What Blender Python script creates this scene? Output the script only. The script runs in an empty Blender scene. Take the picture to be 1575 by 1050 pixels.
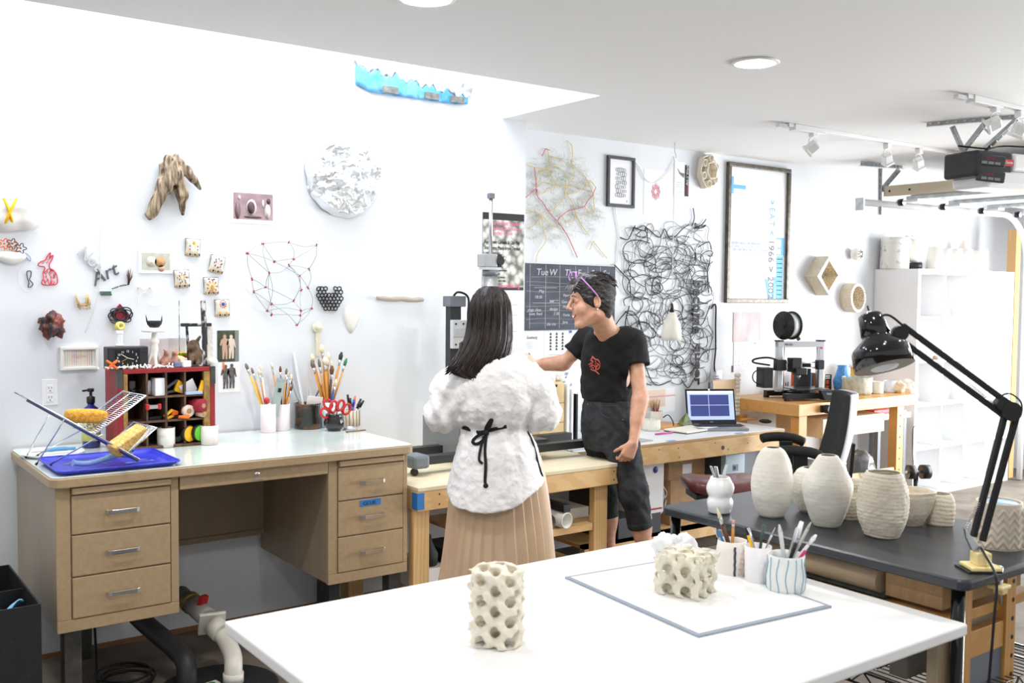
import bpy, bmesh, math, random
import numpy as np
from mathutils import Vector, Matrix, Euler, noise
random.seed(7)
SC = bpy.context.scene
COL = SC.collection
PI = math.pi
# ------------------------------------------------------------------ camera
FPX = 1527.6
def _n(v): return v / np.linalg.norm(v)
_X = _n(np.array([2880 - 787.5, 55.0, -FPX]))
_Y = np.array([-330 - 787.5, 85.0, -FPX]); _Y = _n(_Y - _X * (_Y @ _X))
_Z = np.cross(_X, _Y)
CAMR = np.array([_X, _Y, _Z])          # rows: world axes in camera space
CAMP = np.array([0, 0, 1.6])
cam = bpy.data.objects.new('camera', bpy.data.cameras.new('camera'))
COL.objects.link(cam)
m4 = Matrix([list(r) + [0] for r in CAMR.tolist()] + [[0, 0, 0, 1]])
cam.matrix_world = Matrix.Translation(CAMP.tolist()) @ m4
cam.data.sensor_width = 36
cam.data.lens = FPX / 1575 * 36
cam.data.clip_start = 0.05
cam.data.dof.use_dof = True
cam.data.dof.focus_distance = 4.6
cam.data.dof.aperture_fstop = 6.3
SC.camera = cam
SC.view_settings.view_transform = 'Standard'
SC.view_settings.look = 'None'
SC.view_settings.gamma = 1
SC.view_settings.use_curve_mapping = False
SC.view_settings.exposure = -0.42
# ------------------------------------------------------------------ light
world = bpy.data.worlds.new('world'); SC.world = world; world.use_nodes = True
world.node_tree.nodes['Background'].inputs[0].default_value = (0.93, 0.97, 1, 1)
world.node_tree.nodes['Background'].inputs[1].default_value = 1.0
def area(name, loc, rot, sx, sy, power, color=(1, 1, 1), shape='RECTANGLE', spread=None):
    l = bpy.data.lights.new(name, 'AREA'); l.shape = shape; l.size = sx; l.size_y = sy
    l.energy = power; l.color = color
    if spread: l.spread = spread
    o = bpy.data.objects.new(name, l); COL.objects.link(o); o.location = loc; o.rotation_euler = rot
    return o
YW, YR, XS, ZC = 4.6, 4.8, 3.45, 2.58    # long wall, recessed wall, step between them, ceiling
area('skylight_daylight', (1.3, 4.16, 3.75), (0, 0, 0), 3.6, 0.8, 100, (0.93, 0.97, 1))
area('garage_door_daylight', (9.0, 1.6, 1.2), (0, PI / 2, 0), 2.1, 4.6, 640, (0.95, 0.98, 1))
for i, (x, y) in enumerate([(3.316, 2.818), (1.74, 2.883), (0.2, 2.85), (3.3, 1.0), (1.7, 0.9), (0.2, 0.9), (-1.2, 2.0)]):
    area('downlight_and_fill_lamp', (x, y, ZC - 0.004), (0, 0, 0), 0.14, 0.14, 17 if i < 3 else 15, (1, 0.97, 0.93), 'DISK')  # first two sit at visible downlights; the rest are unseen, added as soft fill
# ------------------------------------------------------------------ pixel -> place on a real plane
def ray(px, py): return CAMR @ np.array([px - 787.5, -(py - 525), -FPX])
def PY(px, py, Y=YW): r = ray(px, py); return Vector((CAMP + r * (Y / r[1])).tolist())
def PX(px, py, X): r = ray(px, py); return Vector((CAMP + r * (X / r[0])).tolist())
def PZ(px, py, z): r = ray(px, py); return Vector((CAMP + r * ((z - 1.6) / r[2])).tolist())
def PD(px, py, d): r = ray(px, py); return Vector((CAMP + r * (d / FPX)).tolist())
# ------------------------------------------------------------------ materials
MATS = {}
def mat(name, col=(0.8, 0.8, 0.8), rough=0.5, metal=0.0, col2=None, scale=8.0, bump=0.0, bscale=40.0, kind='noise',
        trans=0.0, alpha=1.0, coat=0.0, emit=0.0, stretch=None, lo=0.35, hi=0.65, ior=1.45, sss=0.0):
    if name in MATS: return MATS[name]
    m = bpy.data.materials.new(name); m.use_nodes = True; MATS[name] = m
    nt = m.node_tree; b = nt.nodes['Principled BSDF']; L = nt.links
    b.inputs['Roughness'].default_value = rough; b.inputs['Metallic'].default_value = metal
    b.inputs['Base Color'].default_value = (*col, 1); b.inputs['IOR'].default_value = ior
    if trans: b.inputs['Transmission Weight'].default_value = trans
    if alpha < 1: b.inputs['Alpha'].default_value = alpha
    if coat: b.inputs['Coat Weight'].default_value = coat
    if sss: b.inputs['Subsurface Weight'].default_value = sss; b.inputs['Subsurface Radius'].default_value = (0.02, 0.01, 0.006)
    if emit: b.inputs['Emission Color'].default_value = (*col, 1); b.inputs['Emission Strength'].default_value = emit
    tc = nt.nodes.new('ShaderNodeTexCoord'); mp = nt.nodes.new('ShaderNodeMapping')
    L.new(tc.outputs['Object'], mp.inputs[0])
    if stretch: mp.inputs['Scale'].default_value = stretch
    def tex(sc, kd):
        if kd == 'wave':
            t = nt.nodes.new('ShaderNodeTexWave'); t.inputs['Scale'].default_value = sc; t.inputs['Distortion'].default_value = 6; t.inputs['Detail'].default_value = 3
        elif kd == 'voronoi':
            t = nt.nodes.new('ShaderNodeTexVoronoi'); t.inputs['Scale'].default_value = sc
        else:
            t = nt.nodes.new('ShaderNodeTexNoise'); t.inputs['Scale'].default_value = sc; t.inputs['Detail'].default_value = 5
        L.new(mp.outputs[0], t.inputs['Vector']); return t
    if col2:
        t = tex(scale, kind); r = nt.nodes.new('ShaderNodeValToRGB')
        r.color_ramp.elements[0].position = lo; r.color_ramp.elements[1].position = hi
        r.color_ramp.elements[0].color = (*col, 1); r.color_ramp.elements[1].color = (*col2, 1)
        L.new(t.outputs[0], r.inputs[0]); L.new(r.outputs[0], b.inputs['Base Color'])
    if bump:
        t = tex(bscale, 'wave' if kind == 'wave' and not col2 else 'noise'); bp = nt.nodes.new('ShaderNodeBump'); bp.inputs['Strength'].default_value = bump
        bp.inputs['Distance'].default_value = 0.01
        L.new(t.outputs[0], bp.inputs['Height']); L.new(bp.outputs[0], b.inputs['Normal'])
    return m
def C(name, r, g, b, rough=0.5, **k):   # sRGB 0-255 colour
    lin = lambda v: ((v / 255) / 12.92 if v < 10.3 else ((v / 255 + 0.055) / 1.055) ** 2.4)
    if 'c2' in k: k['col2'] = tuple(lin(v) for v in k.pop('c2'))
    return mat(name, (lin(r), lin(g), lin(b)), rough, **k)
WALL = C('white_wall_paint', 230, 233, 237, 0.6, c2=(226, 229, 234), scale=3, bump=0.04, bscale=120)
CEIL = C('ceiling_paint', 238, 238, 238, 0.7, bump=0.05, bscale=60)
CONC = C('concrete', 92, 84, 76, 0.75, c2=(128, 118, 106), scale=3.5, bump=0.2, bscale=30)
TAN = C('tan_enamel', 178, 154, 122, 0.38, c2=(171, 147, 115), scale=60, bump=0.02, bscale=200)
TANW = C('tan_enamel_worn', 164, 144, 118, 0.3, c2=(146, 130, 110), scale=5, stretch=(1, 1, 0.3))
LAM = C('pale_green_laminate', 222, 230, 226, 0.16, c2=(205, 216, 212), scale=5, coat=0.4)
CHROME = mat('chrome', (0.85, 0.86, 0.88), 0.15, 1.0)
STEEL = mat('brushed_steel', (0.62, 0.63, 0.64), 0.35, 1.0)
GALV = mat('galvanised_steel', (0.6, 0.62, 0.63), 0.45, 0.9, (0.45, 0.47, 0.48), 25)
RAWST = C('raw_steel_tube', 105, 104, 100, 0.45, metal=0.8, c2=(75, 74, 72), scale=10)
BLK = C('black_plastic', 24, 24, 26, 0.4)
BLKM = C('matte_black', 30, 30, 32, 0.7, bump=0.1, bscale=300)
BLKG = C('gloss_black_enamel', 12, 12, 13, 0.12, coat=0.6)
PINE = C('pine_wood', 222, 184, 130, 0.55, c2=(214, 172, 116), scale=6, kind='wave', stretch=(0.25, 3, 3), bump=0.05)
PINEZ = C('pine_wood_upright', 222, 184, 130, 0.55, c2=(213, 171, 116), scale=6, kind='wave', stretch=(3, 3, 0.25), bump=0.05)
OAK = C('honey_maple', 214, 160, 92, 0.4, c2=(206, 151, 84), scale=5, kind='wave', stretch=(0.3, 3, 3))
OAKZ = C('honey_maple_upright', 214, 160, 92, 0.4, c2=(206, 151, 84), scale=5, kind='wave', stretch=(3, 3, 0.3))
PLY = C('plywood_top', 232, 220, 190, 0.5, c2=(224, 210, 176), scale=3, stretch=(0.4, 3, 1), bump=0.03)
PLYE = C('plywood_edge', 176, 138, 92, 0.6, c2=(200, 165, 115), scale=40, stretch=(0.1, 0.1, 8))
WHT = C('white_satin', 240, 240, 240, 0.4)
WHTP = C('white_paper', 244, 244, 246, 0.7)
WHTG = C('white_gloss', 240, 241, 243, 0.2, coat=0.3)
PORC = C('porcelain_white', 238, 235, 228, 0.35)
CLAY = C('unglazed_porcelain', 232, 225, 208, 0.75, bump=0.15, bscale=80)
CREAM = C('cream_plastic', 226, 220, 196, 0.5)
GLASS = mat('clear_glass', (0.95, 0.97, 0.97), 0.05, 0, trans=1.0)
KRAFT = C('kraft_cardboard', 176, 140, 102, 0.75, c2=(164, 128, 92), scale=20, stretch=(1, 8, 1))
RED = C('red_paint', 190, 40, 44, 0.4); YEL = C('yellow_plastic', 245, 186, 30, 0.4); BLUE = C('blue_plastic', 30, 120, 190, 0.4)
ORA = C('orange_plastic', 240, 110, 30, 0.4); GRN = C('lime_plastic', 100, 200, 50, 0.4); PNK = C('pink', 226, 120, 160, 0.5)
TAPE = C('blue_painter_tape', 50, 120, 190, 0.6); INK = C('black_ink', 20, 20, 22, 0.6); GREYP = C('grey_plastic', 120, 126, 132, 0.45)
INKB = C('blue_ink', 90, 160, 225, 0.6); CHALK = C('chalk', 205, 208, 212, 0.9); PINKI = C('pink_ink', 240, 130, 165, 0.6)
# ------------------------------------------------------------------ mesh builder
class MB:
    def __init__(s): s.v = []; s.f = []; s.x = None; s.sm = []
    def add(s, vs, fs, smooth=False):
        o = len(s.v)
        s.v += [tuple(s.x @ Vector(p)) if s.x else tuple(p) for p in vs]
        s.f += [tuple(i + o for i in q) for q in fs]; s.sm += [smooth] * len(fs); return s
    def box(s, x0, x1, y0, y1, z0, z1):
        return s.add([(x0,y0,z0),(x1,y0,z0),(x1,y1,z0),(x0,y1,z0),(x0,y0,z1),(x1,y0,z1),(x1,y1,z1),(x0,y1,z1)],
              [(0,3,2,1),(4,5,6,7),(0,1,5,4),(1,2,6,5),(2,3,7,6),(3,0,4,7)])
    def bar(s, a, b, w, h, up=(0, 0, 1)):      # rectangular bar from a to b
        a = Vector(a); b = Vector(b); d = (b - a).normalized(); u = Vector(up)
        if abs(d.dot(u)) > 0.98: u = Vector((0, 1, 0))
        r = d.cross(u).normalized() * (w / 2); u = r.cross(d).normalized() * (h / 2)
        vs = [p + i * r + j * u for p in (a, b) for i, j in ((-1,-1),(1,-1),(1,1),(-1,1))]
        return s.add(vs, [(0,1,2,3),(7,6,5,4),(0,4,5,1),(1,5,6,2),(2,6,7,3),(3,7,4,0)])
    def tube(s, pts, r, n=8, closed=False, caps=True):
        pts = [Vector(p) for p in pts]; N = len(pts)
        if N < 2: return s
        rr = r if isinstance(r, (list, tuple)) else [r] * N
        vs = []; u = None
        for i, p in enumerate(pts):
            a = pts[(i - 1) % N] if (closed or i > 0) else p; b = pts[(i + 1) % N] if (closed or i < N - 1) else p
            d = (b - a); d = d.normalized() if d.length > 1e-9 else Vector((0, 0, 1))
            if u is None:
                u = d.cross(Vector((0, 0, 1)));
                if u.length < 0.1: u = d.cross(Vector((0, 1, 0)))
            u = (u - d * u.dot(d)); u = u.normalized() if u.length > 1e-6 else d.orthogonal().normalized()
            w = d.cross(u)
            vs += [p + (u * math.cos(2*PI*k/n) + w * math.sin(2*PI*k/n)) * rr[i] for k in range(n)]
        fs = [(i*n+k, i*n+(k+1)%n, ((i+1)%N)*n+(k+1)%n, ((i+1)%N)*n+k) for i in range(N if closed else N-1) for k in range(n)]
        s.add(vs, fs, True)
        if caps and not closed:
            o = len(s.v) - len(vs)
            s.f += [tuple(range(o + n - 1, o - 1, -1)), tuple(range(o + (N-1)*n, o + N*n))]; s.sm += [False, False]
        return s
    def cyl(s, a, b, r, n=20, r2=None): return s.tube([a, b], [r, r if r2 is None else r2], n)
    def lathe(s, prof, n=32, c=(0, 0, 0), fn=None, smooth=True, closed=False):  # prof: (r,z) list ; fn(ang,r,z)->r
        vs = []
        for r, z in prof:
            for k in range(n):
                a = 2*PI*k/n; q = fn(a, r, z) if fn else r
                vs.append((c[0] + q*math.cos(a), c[1] + q*math.sin(a), c[2] + z))
        N = len(prof)
        fs = [(i*n+k, i*n+(k+1)%n, (i+1)*n+(k+1)%n, (i+1)*n+k) for i in range(N-1) for k in range(n)]
        if prof[0][0] > 1e-5: fs.append(tuple(range(n - 1, -1, -1)))
        if prof[-1][0] > 1e-5: fs.append(tuple((N-1)*n + k for k in range(n)))
        return s.add(vs, fs, smooth)
    def ball(s, c, r, n=14, sc=(1, 1, 1)):
        m = n // 2 + 1; vs = []
        for i in range(m):
            t = PI * i / (m - 1)
            for k in range(n):
                a = 2*PI*k/n; vs.append((c[0]+r*sc[0]*math.sin(t)*math.cos(a), c[1]+r*sc[1]*math.sin(t)*math.sin(a), c[2]-r*sc[2]*math.cos(t)))
        return s.add(vs, [(i*n+k, i*n+(k+1)%n, (i+1)*n+(k+1)%n, (i+1)*n+k) for i in range(m-1) for k in range(n)], True)
    def prism(s, poly, t0, t1, axis='z', smooth=False):   # poly of 2d points, extruded along axis
        f = {'z': lambda a, b, t: (a, b, t), 'y': lambda a, b, t: (a, t, b), 'x': lambda a, b, t: (t, a, b)}[axis]
        n = len(poly); vs = [f(a, b, t0) for a, b in poly] + [f(a, b, t1) for a, b in poly]
        fs = [tuple(range(n))[::-1], tuple(range(n, 2*n))] + [(i, (i+1)%n, n+(i+1)%n, n+i) for i in range(n)]
        return s.add(vs, fs, smooth)
    def grid(s, fn, nu, nv, smooth=True, cu=False):
        vs = [fn(i / (nu if cu else nu - 1), j / (nv - 1)) for j in range(nv) for i in range(nu)]
        fs = [(j*nu+i, j*nu+(i+1)%nu, (j+1)*nu+(i+1)%nu, (j+1)*nu+i) for j in range(nv-1) for i in range(nu if cu else nu-1)]
        return s.add(vs, fs, smooth)
    def build(s, name, m, parent=None, loc=None, rot=None, bevel=0, solid=0, seg=2, sub=0, wn=False):
        me = bpy.data.meshes.new(name); me.from_pydata([tuple(p) for p in s.v], [], s.f)
        for x in (m if isinstance(m, (list, tuple)) else [m]): me.materials.append(x)
        me.polygons.foreach_set('use_smooth', s.sm); me.validate(); me.update()
        bm = bmesh.new(); bm.from_mesh(me); bmesh.ops.recalc_face_normals(bm, faces=bm.faces); bm.to_mesh(me); bm.free()
        o = bpy.data.objects.new(name, me); COL.objects.link(o)
        if parent: o.parent = parent
        if loc is not None: o.location = loc
        if rot is not None: o.rotation_euler = rot if isinstance(rot, (tuple, list, Euler)) else (0, 0, rot)
        if solid: q = o.modifiers.new('thickness', 'SOLIDIFY'); q.thickness = solid; q.offset = 0
        if bevel: q = o.modifiers.new('bevel', 'BEVEL'); q.width = bevel; q.segments = seg; q.limit_method = 'ANGLE'
        if sub: q = o.modifiers.new('subdivision', 'SUBSURF'); q.levels = sub; q.render_levels = sub
        return o
def tag(o, label, cat, group=None):
    o['label'] = label; o['category'] = cat
    if group: o['group'] = group
    return o
def thing(name, label, cat, loc=(0, 0, 0), rot=0, group=None):
    o = bpy.data.objects.new(name, None); COL.objects.link(o); o.empty_display_size = 0.05
    o.location = loc; o.rotation_euler = rot if isinstance(rot, (tuple, list)) else (0, 0, rot)
    return tag(o, label, cat, group)
def struct(o): o['kind'] = 'structure'; return o
def text(name, s, size, m, parent=None, loc=(0, 0, 0), rot=(PI/2, 0, 0), ext=0.0006, align='LEFT', sx=1, shear=0, bold=0):
    cu = bpy.data.curves.new(name, 'FONT'); cu.body = s; cu.size = size; cu.extrude = ext; cu.align_x = align; cu.resolution_u = 3; cu.shear = shear; cu.offset = bold
    t = bpy.data.objects.new(name, cu); COL.objects.link(t)
    dg = bpy.context.evaluated_depsgraph_get(); me = bpy.data.meshes.new_from_object(t.evaluated_get(dg))
    bpy.data.objects.remove(t); bpy.data.curves.remove(cu)
    me.materials.clear(); me.materials.append(m)
    o = bpy.data.objects.new(name, me); COL.objects.link(o)
    if parent: o.parent = parent
    o.location = loc; o.rotation_euler = rot; o.scale = (sx, 1, 1)
    return o
def copy_thing(o, loc=None, rot=None, label=None, parent=None):
    c = o.copy(); COL.objects.link(c); c.parent = parent
    for ch in o.children: copy_thing(ch, parent=c)
    if loc is not None: c.location = loc
    if rot is not None: c.rotation_euler = (0, 0, rot) if not isinstance(rot, (tuple, list)) else rot
    if label: c['label'] = label
    return c
def smooth_path(pts, k=6, closed=False):          # Catmull-Rom
    P = [Vector(p) for p in pts]; N = len(P); out = []
    for i in range(N if closed else N - 1):
        a, b, c, d = (P[(i-1) % N], P[i], P[(i+1) % N], P[(i+2) % N]) if closed else (P[max(i-1,0)], P[i], P[i+1], P[min(i+2,N-1)])
        for j in range(k):
            t = j / k; out.append(0.5*((2*b) + (c-a)*t + (2*a-5*b+4*c-d)*t*t + (3*b-a-3*c+d)*t**3))
    if not closed: out.append(P[-1])
    return out
# ------------------------------------------------------------------ implicit surfaces (surface nets)
def surfnet(F, xs, ys, zs):
    S = F < 0; nx, ny, nz = F.shape
    sl = lambda A, i, j, k: A[i:nx-1+i, j:ny-1+j, k:nz-1+k]
    cs = [(i, j, k) for i in (0, 1) for j in (0, 1) for k in (0, 1)]
    an = sl(S, 0, 0, 0).copy(); al = an.copy()
    for c in cs[1:]: q = sl(S, *c); an |= q; al &= q
    act = an & ~al; I = np.argwhere(act); idx = -np.ones(act.shape, np.int32); idx[act] = np.arange(len(I))
    ax_ = (xs, ys, zs); fv = {c: F[I[:, 0]+c[0], I[:, 1]+c[1], I[:, 2]+c[2]].astype(float) for c in cs}
    V = np.zeros((len(I), 3)); cnt = np.zeros(len(I))
    for a in cs:
        for ax in range(3):
            if a[ax]: continue
            b = list(a); b[ax] = 1; b = tuple(b); fa, fb = fv[a], fv[b]; c = (fa < 0) != (fb < 0)
            t = np.where(c, fa / np.where(c, fa - fb, 1), 0); w = c.astype(float); cnt += w
            for m in range(3): V[:, m] += w * (ax_[m][I[:, m]+a[m]] * (1-t) + ax_[m][I[:, m]+b[m]] * t)
    V /= cnt[:, None]; Q = []
    for ax, (u, w) in enumerate([(1, 2), (2, 0), (0, 1)]):
        n = [nx, ny, nz]; A = [slice(1, n[i]-1) for i in range(3)]; A[ax] = slice(0, n[ax]-1); B = list(A); B[ax] = slice(1, n[ax])
        sa, sb = S[tuple(A)], S[tuple(B)]; c = sa != sb; J0 = np.argwhere(c); flip = sa[c]
        if not len(J0): continue
        J0 = J0 + np.array([A[i].start for i in range(3)])
        def g(du, dw):
            J = J0.copy(); J[:, u] -= du; J[:, w] -= dw; return idx[J[:, 0], J[:, 1], J[:, 2]]
        q = np.stack([g(1, 1), g(0, 1), g(0, 0), g(1, 0)], 1); q[~flip] = q[~flip][:, ::-1]; Q.append(q)
    return V, np.concatenate(Q)
def net_obj(name, V, Q, m, parent=None, loc=None, rot=None, smooth_it=0):
    me = bpy.data.meshes.new(name); me.from_pydata(V.tolist(), [], Q.tolist()); me.materials.append(m)
    me.polygons.foreach_set('use_smooth', [True] * len(me.polygons)); me.update()
    o = bpy.data.objects.new(name, me); COL.objects.link(o)
    if parent: o.parent = parent
    if loc is not None: o.location = loc
    if rot is not None: o.rotation_euler = rot if isinstance(rot, (tuple, list)) else (0, 0, rot)
    if smooth_it: q = o.modifiers.new('smooth', 'SMOOTH'); q.iterations = smooth_it
    return o
def axis(a, b, h): return np.linspace(a, b, max(4, int(round((b - a) / h)) + 1))
class SDF:
    def __init__(s, lo, hi, h):
        s.xs, s.ys, s.zs = h if isinstance(h, list) else (axis(lo[i], hi[i], h) for i in range(3))
        s.X, s.Y, s.Z = [a.astype(np.float32) for a in np.meshgrid(s.xs, s.ys, s.zs, indexing='ij')]
        s.F = np.full(s.X.shape, 9.0, np.float32)
    def cap(s, a, b, ra, rb=None, flat=None):   # tapered capsule; flat=(axis vector, factor) squeezes thickness
        rb = ra if rb is None else rb; a = np.array(a, float); b = np.array(b, float); d = b - a; L = max(d @ d, 1e-9)
        x, y, z = s.X - a[0], s.Y - a[1], s.Z - a[2]
        h = np.clip((x*d[0] + y*d[1] + z*d[2]) / L, 0, 1)
        x, y, z = x - h*d[0], y - h*d[1], z - h*d[2]
        if flat:
            u = _n(np.array(flat[0], float)); k = x*u[0] + y*u[1] + z*u[2]; g = 1 / flat[1] - 1
            x, y, z = x + g*k*u[0], y + g*k*u[1], z + g*k*u[2]
        return np.sqrt(x*x + y*y + z*z) - (ra + (rb - ra) * h)
    def ell(s, c, r, R=None):
        P = [s.X - c[0], s.Y - c[1], s.Z - c[2]]
        if R is not None:
            R = np.array(Euler(R).to_matrix()).T; P = [R[i, 0]*P[0] + R[i, 1]*P[1] + R[i, 2]*P[2] for i in range(3)]
        k0 = np.sqrt(sum((P[i] / r[i])**2 for i in range(3))); k1 = np.sqrt(sum((P[i] / r[i]**2)**2 for i in range(3)))
        return k0 * (k0 - 1) / np.maximum(k1, 1e-6)
    def L(s, kind, *a, k=0.0, g=0.0, op='U', **kw):   # same shapes, only worked out near themselves
        if kind == 'cap': P = np.array([a[0], a[1]], float); r = max(a[2:4]) + g
        else: P = np.array([a[0]], float); r = max(a[1]) + g
        lo, hi = P.min(0)-r-k-0.03, P.max(0)+r+k+0.03; q = [slice(max(np.searchsorted(x, l)-1, 0), np.searchsorted(x, h)+1) for x, l, h in zip((s.xs, s.ys, s.zs), lo, hi)]
        if any(x.stop <= x.start for x in q): return s
        T = object.__new__(SDF); q = tuple(q); T.X, T.Y, T.Z, T.F = s.X[q], s.Y[q], s.Z[q], s.F[q]
        d = (T.cap if kind == 'cap' else T.ell)(*a, **kw) - g
        (T.U if op == 'U' else T.sub)(d, k); s.F[q] = T.F; return s
    def loft(s, tab):                                  # tab rows: z, cx, cy, half width, half depth
        z = [r[0] for r in tab]; cx, cy, w, t = (np.interp(s.zs, z, [r[i] for r in tab]).astype(np.float32)[None, None, :] for i in (1, 2, 3, 4))
        d = (np.sqrt(((s.X-cx)/w)**2 + ((s.Y-cy)/t)**2) - 1)*np.minimum(w, t)
        return np.maximum(np.maximum(d, s.Z-z[-1]), z[0]-s.Z)
    def front(s, x, z):                                # nearest surface seen from -y
        i, k = np.abs(s.xs-x).argmin(), np.abs(s.zs-z).argmin(); c = s.F[i, :, k] < 0
        return float(s.ys[c.argmax()]) if c.any() else 0.0
    def U(s, d, k=0.0):
        if k: h = np.maximum(k - np.abs(s.F - d), 0) / k; s.F = np.minimum(s.F, d) - h*h*k*0.25
        else: s.F = np.minimum(s.F, d)
        return s
    def sub(s, d, k=0.0):
        if k: h = np.maximum(k - np.abs(s.F + d), 0) / k; s.F = np.maximum(s.F, -d) + h*h*k*0.25
        else: s.F = np.maximum(s.F, -d)
        return s
    def clip(s, d): s.F = np.maximum(s.F, d); return s
    def obj(s, name, m, parent=None, **k):
        V, Q = surfnet(s.F, s.xs, s.ys, s.zs); return net_obj(name, V, Q, m, parent, **k)
# ================================================================== the room
def slab(name, m, *b): return struct(MB().box(*b).build(name, m))
slab('floor', CONC, -4.5, 9.6, -3.2, 4.95, -0.1, 0)
mb = MB()   # ceiling with the skylight opening
SX0, SX1, SY0 = -0.6, 3.28, 3.765
mb.box(-4.5, 9.6, -3.2, SY0, ZC, ZC + 0.12); mb.box(SX1, 9.6, SY0, 5.0, ZC, ZC + 0.12); mb.box(-4.5, SX0, SY0, YW, ZC, ZC + 0.12)
struct(mb.build('ceiling', CEIL))
mb = MB(); mb.box(-4.5, XS, YW, YW + 0.35, 0, 3.9)
struct(mb.build('wall_left', WALL))
slab('wall_back', WALL, XS, 9.6, YR, YR + 0.15, 0, 2.7)
mb = MB(); mb.box(SX0, SX1, SY0 - 0.08, SY0, ZC + 0.12, 3.9); mb.box(SX1, SX1 + 0.08, SY0 - 0.08, YW, ZC + 0.12, 3.9); mb.box(SX0 - 0.08, SX0, SY0 - 0.08, YW, ZC + 0.12, 3.9)
mb.box(SX0, SX1 + 0.08, SY0 - 0.08, YW + 0.3, 3.9, 3.95)
struct(mb.build('trim_1', WALL))          # skylight shaft lining
mb = MB(); mb.box(9.3, 9.45, 4.15, 4.8, 0, 2.58); mb.box(9.3, 9.45, -1.2, 4.15, 2.2, 2.58); mb.box(9.3, 9.45, -3.2, -1.2, 0, 2.58)
struct(mb.build('wall_right', WALL))
slab('baseboard_left', C('old_wood_strip', 150, 105, 70, 0.6), -4.5, XS, YW - 0.008, YW - 0.0005, 0, 0.022)
# torn blue membrane in the skylight shaft with timber ends behind
t = thing('roof_membrane', 'torn blue plastic membrane hanging in the skylight shaft', 'membrane', (2.34, YW, 2.62))
def edge(u, top):
    return (0.02 + 0.68*u, -0.004 - 0.012*abs(math.sin(u*29)), (0.125 - 0.085*u + 0.012*math.sin(u*41) + 0.01*math.sin(u*97)) if top else (0.03*max(0, 1-u*8)**1 - 0.0 - 0.0*u + 0.012*max(0, u*9-8)))
mb = MB().grid(lambda u, v: tuple(Vector(edge(u, 0)).lerp(Vector(edge(u, 1)), v)), 60, 5)
mb.build('blue_sheet', C('blue_membrane', 70, 160, 225, 0.4, c2=(130, 195, 240), scale=9, bump=0.3, bscale=14), t, solid=0.002)
mb = MB().grid(lambda u, v: (0.0 + 0.72*u, -0.008 - 0.02*math.sin(u*23+v*5)*v - 0.03*v*(1-v), edge(u, 1)[2] + v*0.13*(1-0.55*u) + 0.006*math.sin(u*77)), 70, 8)
mb.build('torn_plastic', C('white_film', 245, 248, 252, 0.4, bump=0.3, bscale=18), t, solid=0.002)
for i, x in enumerate((0.17, 0.42, 0.58)):
    MB().box(x, x + 0.085, -0.03, -0.014, 0.006, 0.04).build('timber_block', C('grey_timber', 150, 150, 145, 0.7, c2=(100, 98, 92), scale=30), t)
# recessed downlights
for i, (x, y) in enumerate([(3.316, 2.818), (1.74, 2.883)]):
    t = thing('recessed_downlight', ['round recessed downlight in the ceiling to the right of the skylight', 'round recessed downlight cut by the top edge of the picture, nearest the skylight'][i], 'ceiling light', (x, y, ZC), 0, 'recessed ceiling downlights')
    MB().lathe([(0.075, 0), (0.098, -0.001), (0.1, -0.006), (0.096, -0.009), (0.078, -0.009), (0.075, 0)], 40).build('trim_ring', WHT, t)
    MB().lathe([(0, -0.0025), (0.077, -0.0025), (0.077, -0.001), (0, -0.001)], 40).build('lens', mat('lit_lens', (1, 0.98, 0.95), 0.5, emit=3.0), t)
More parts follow.
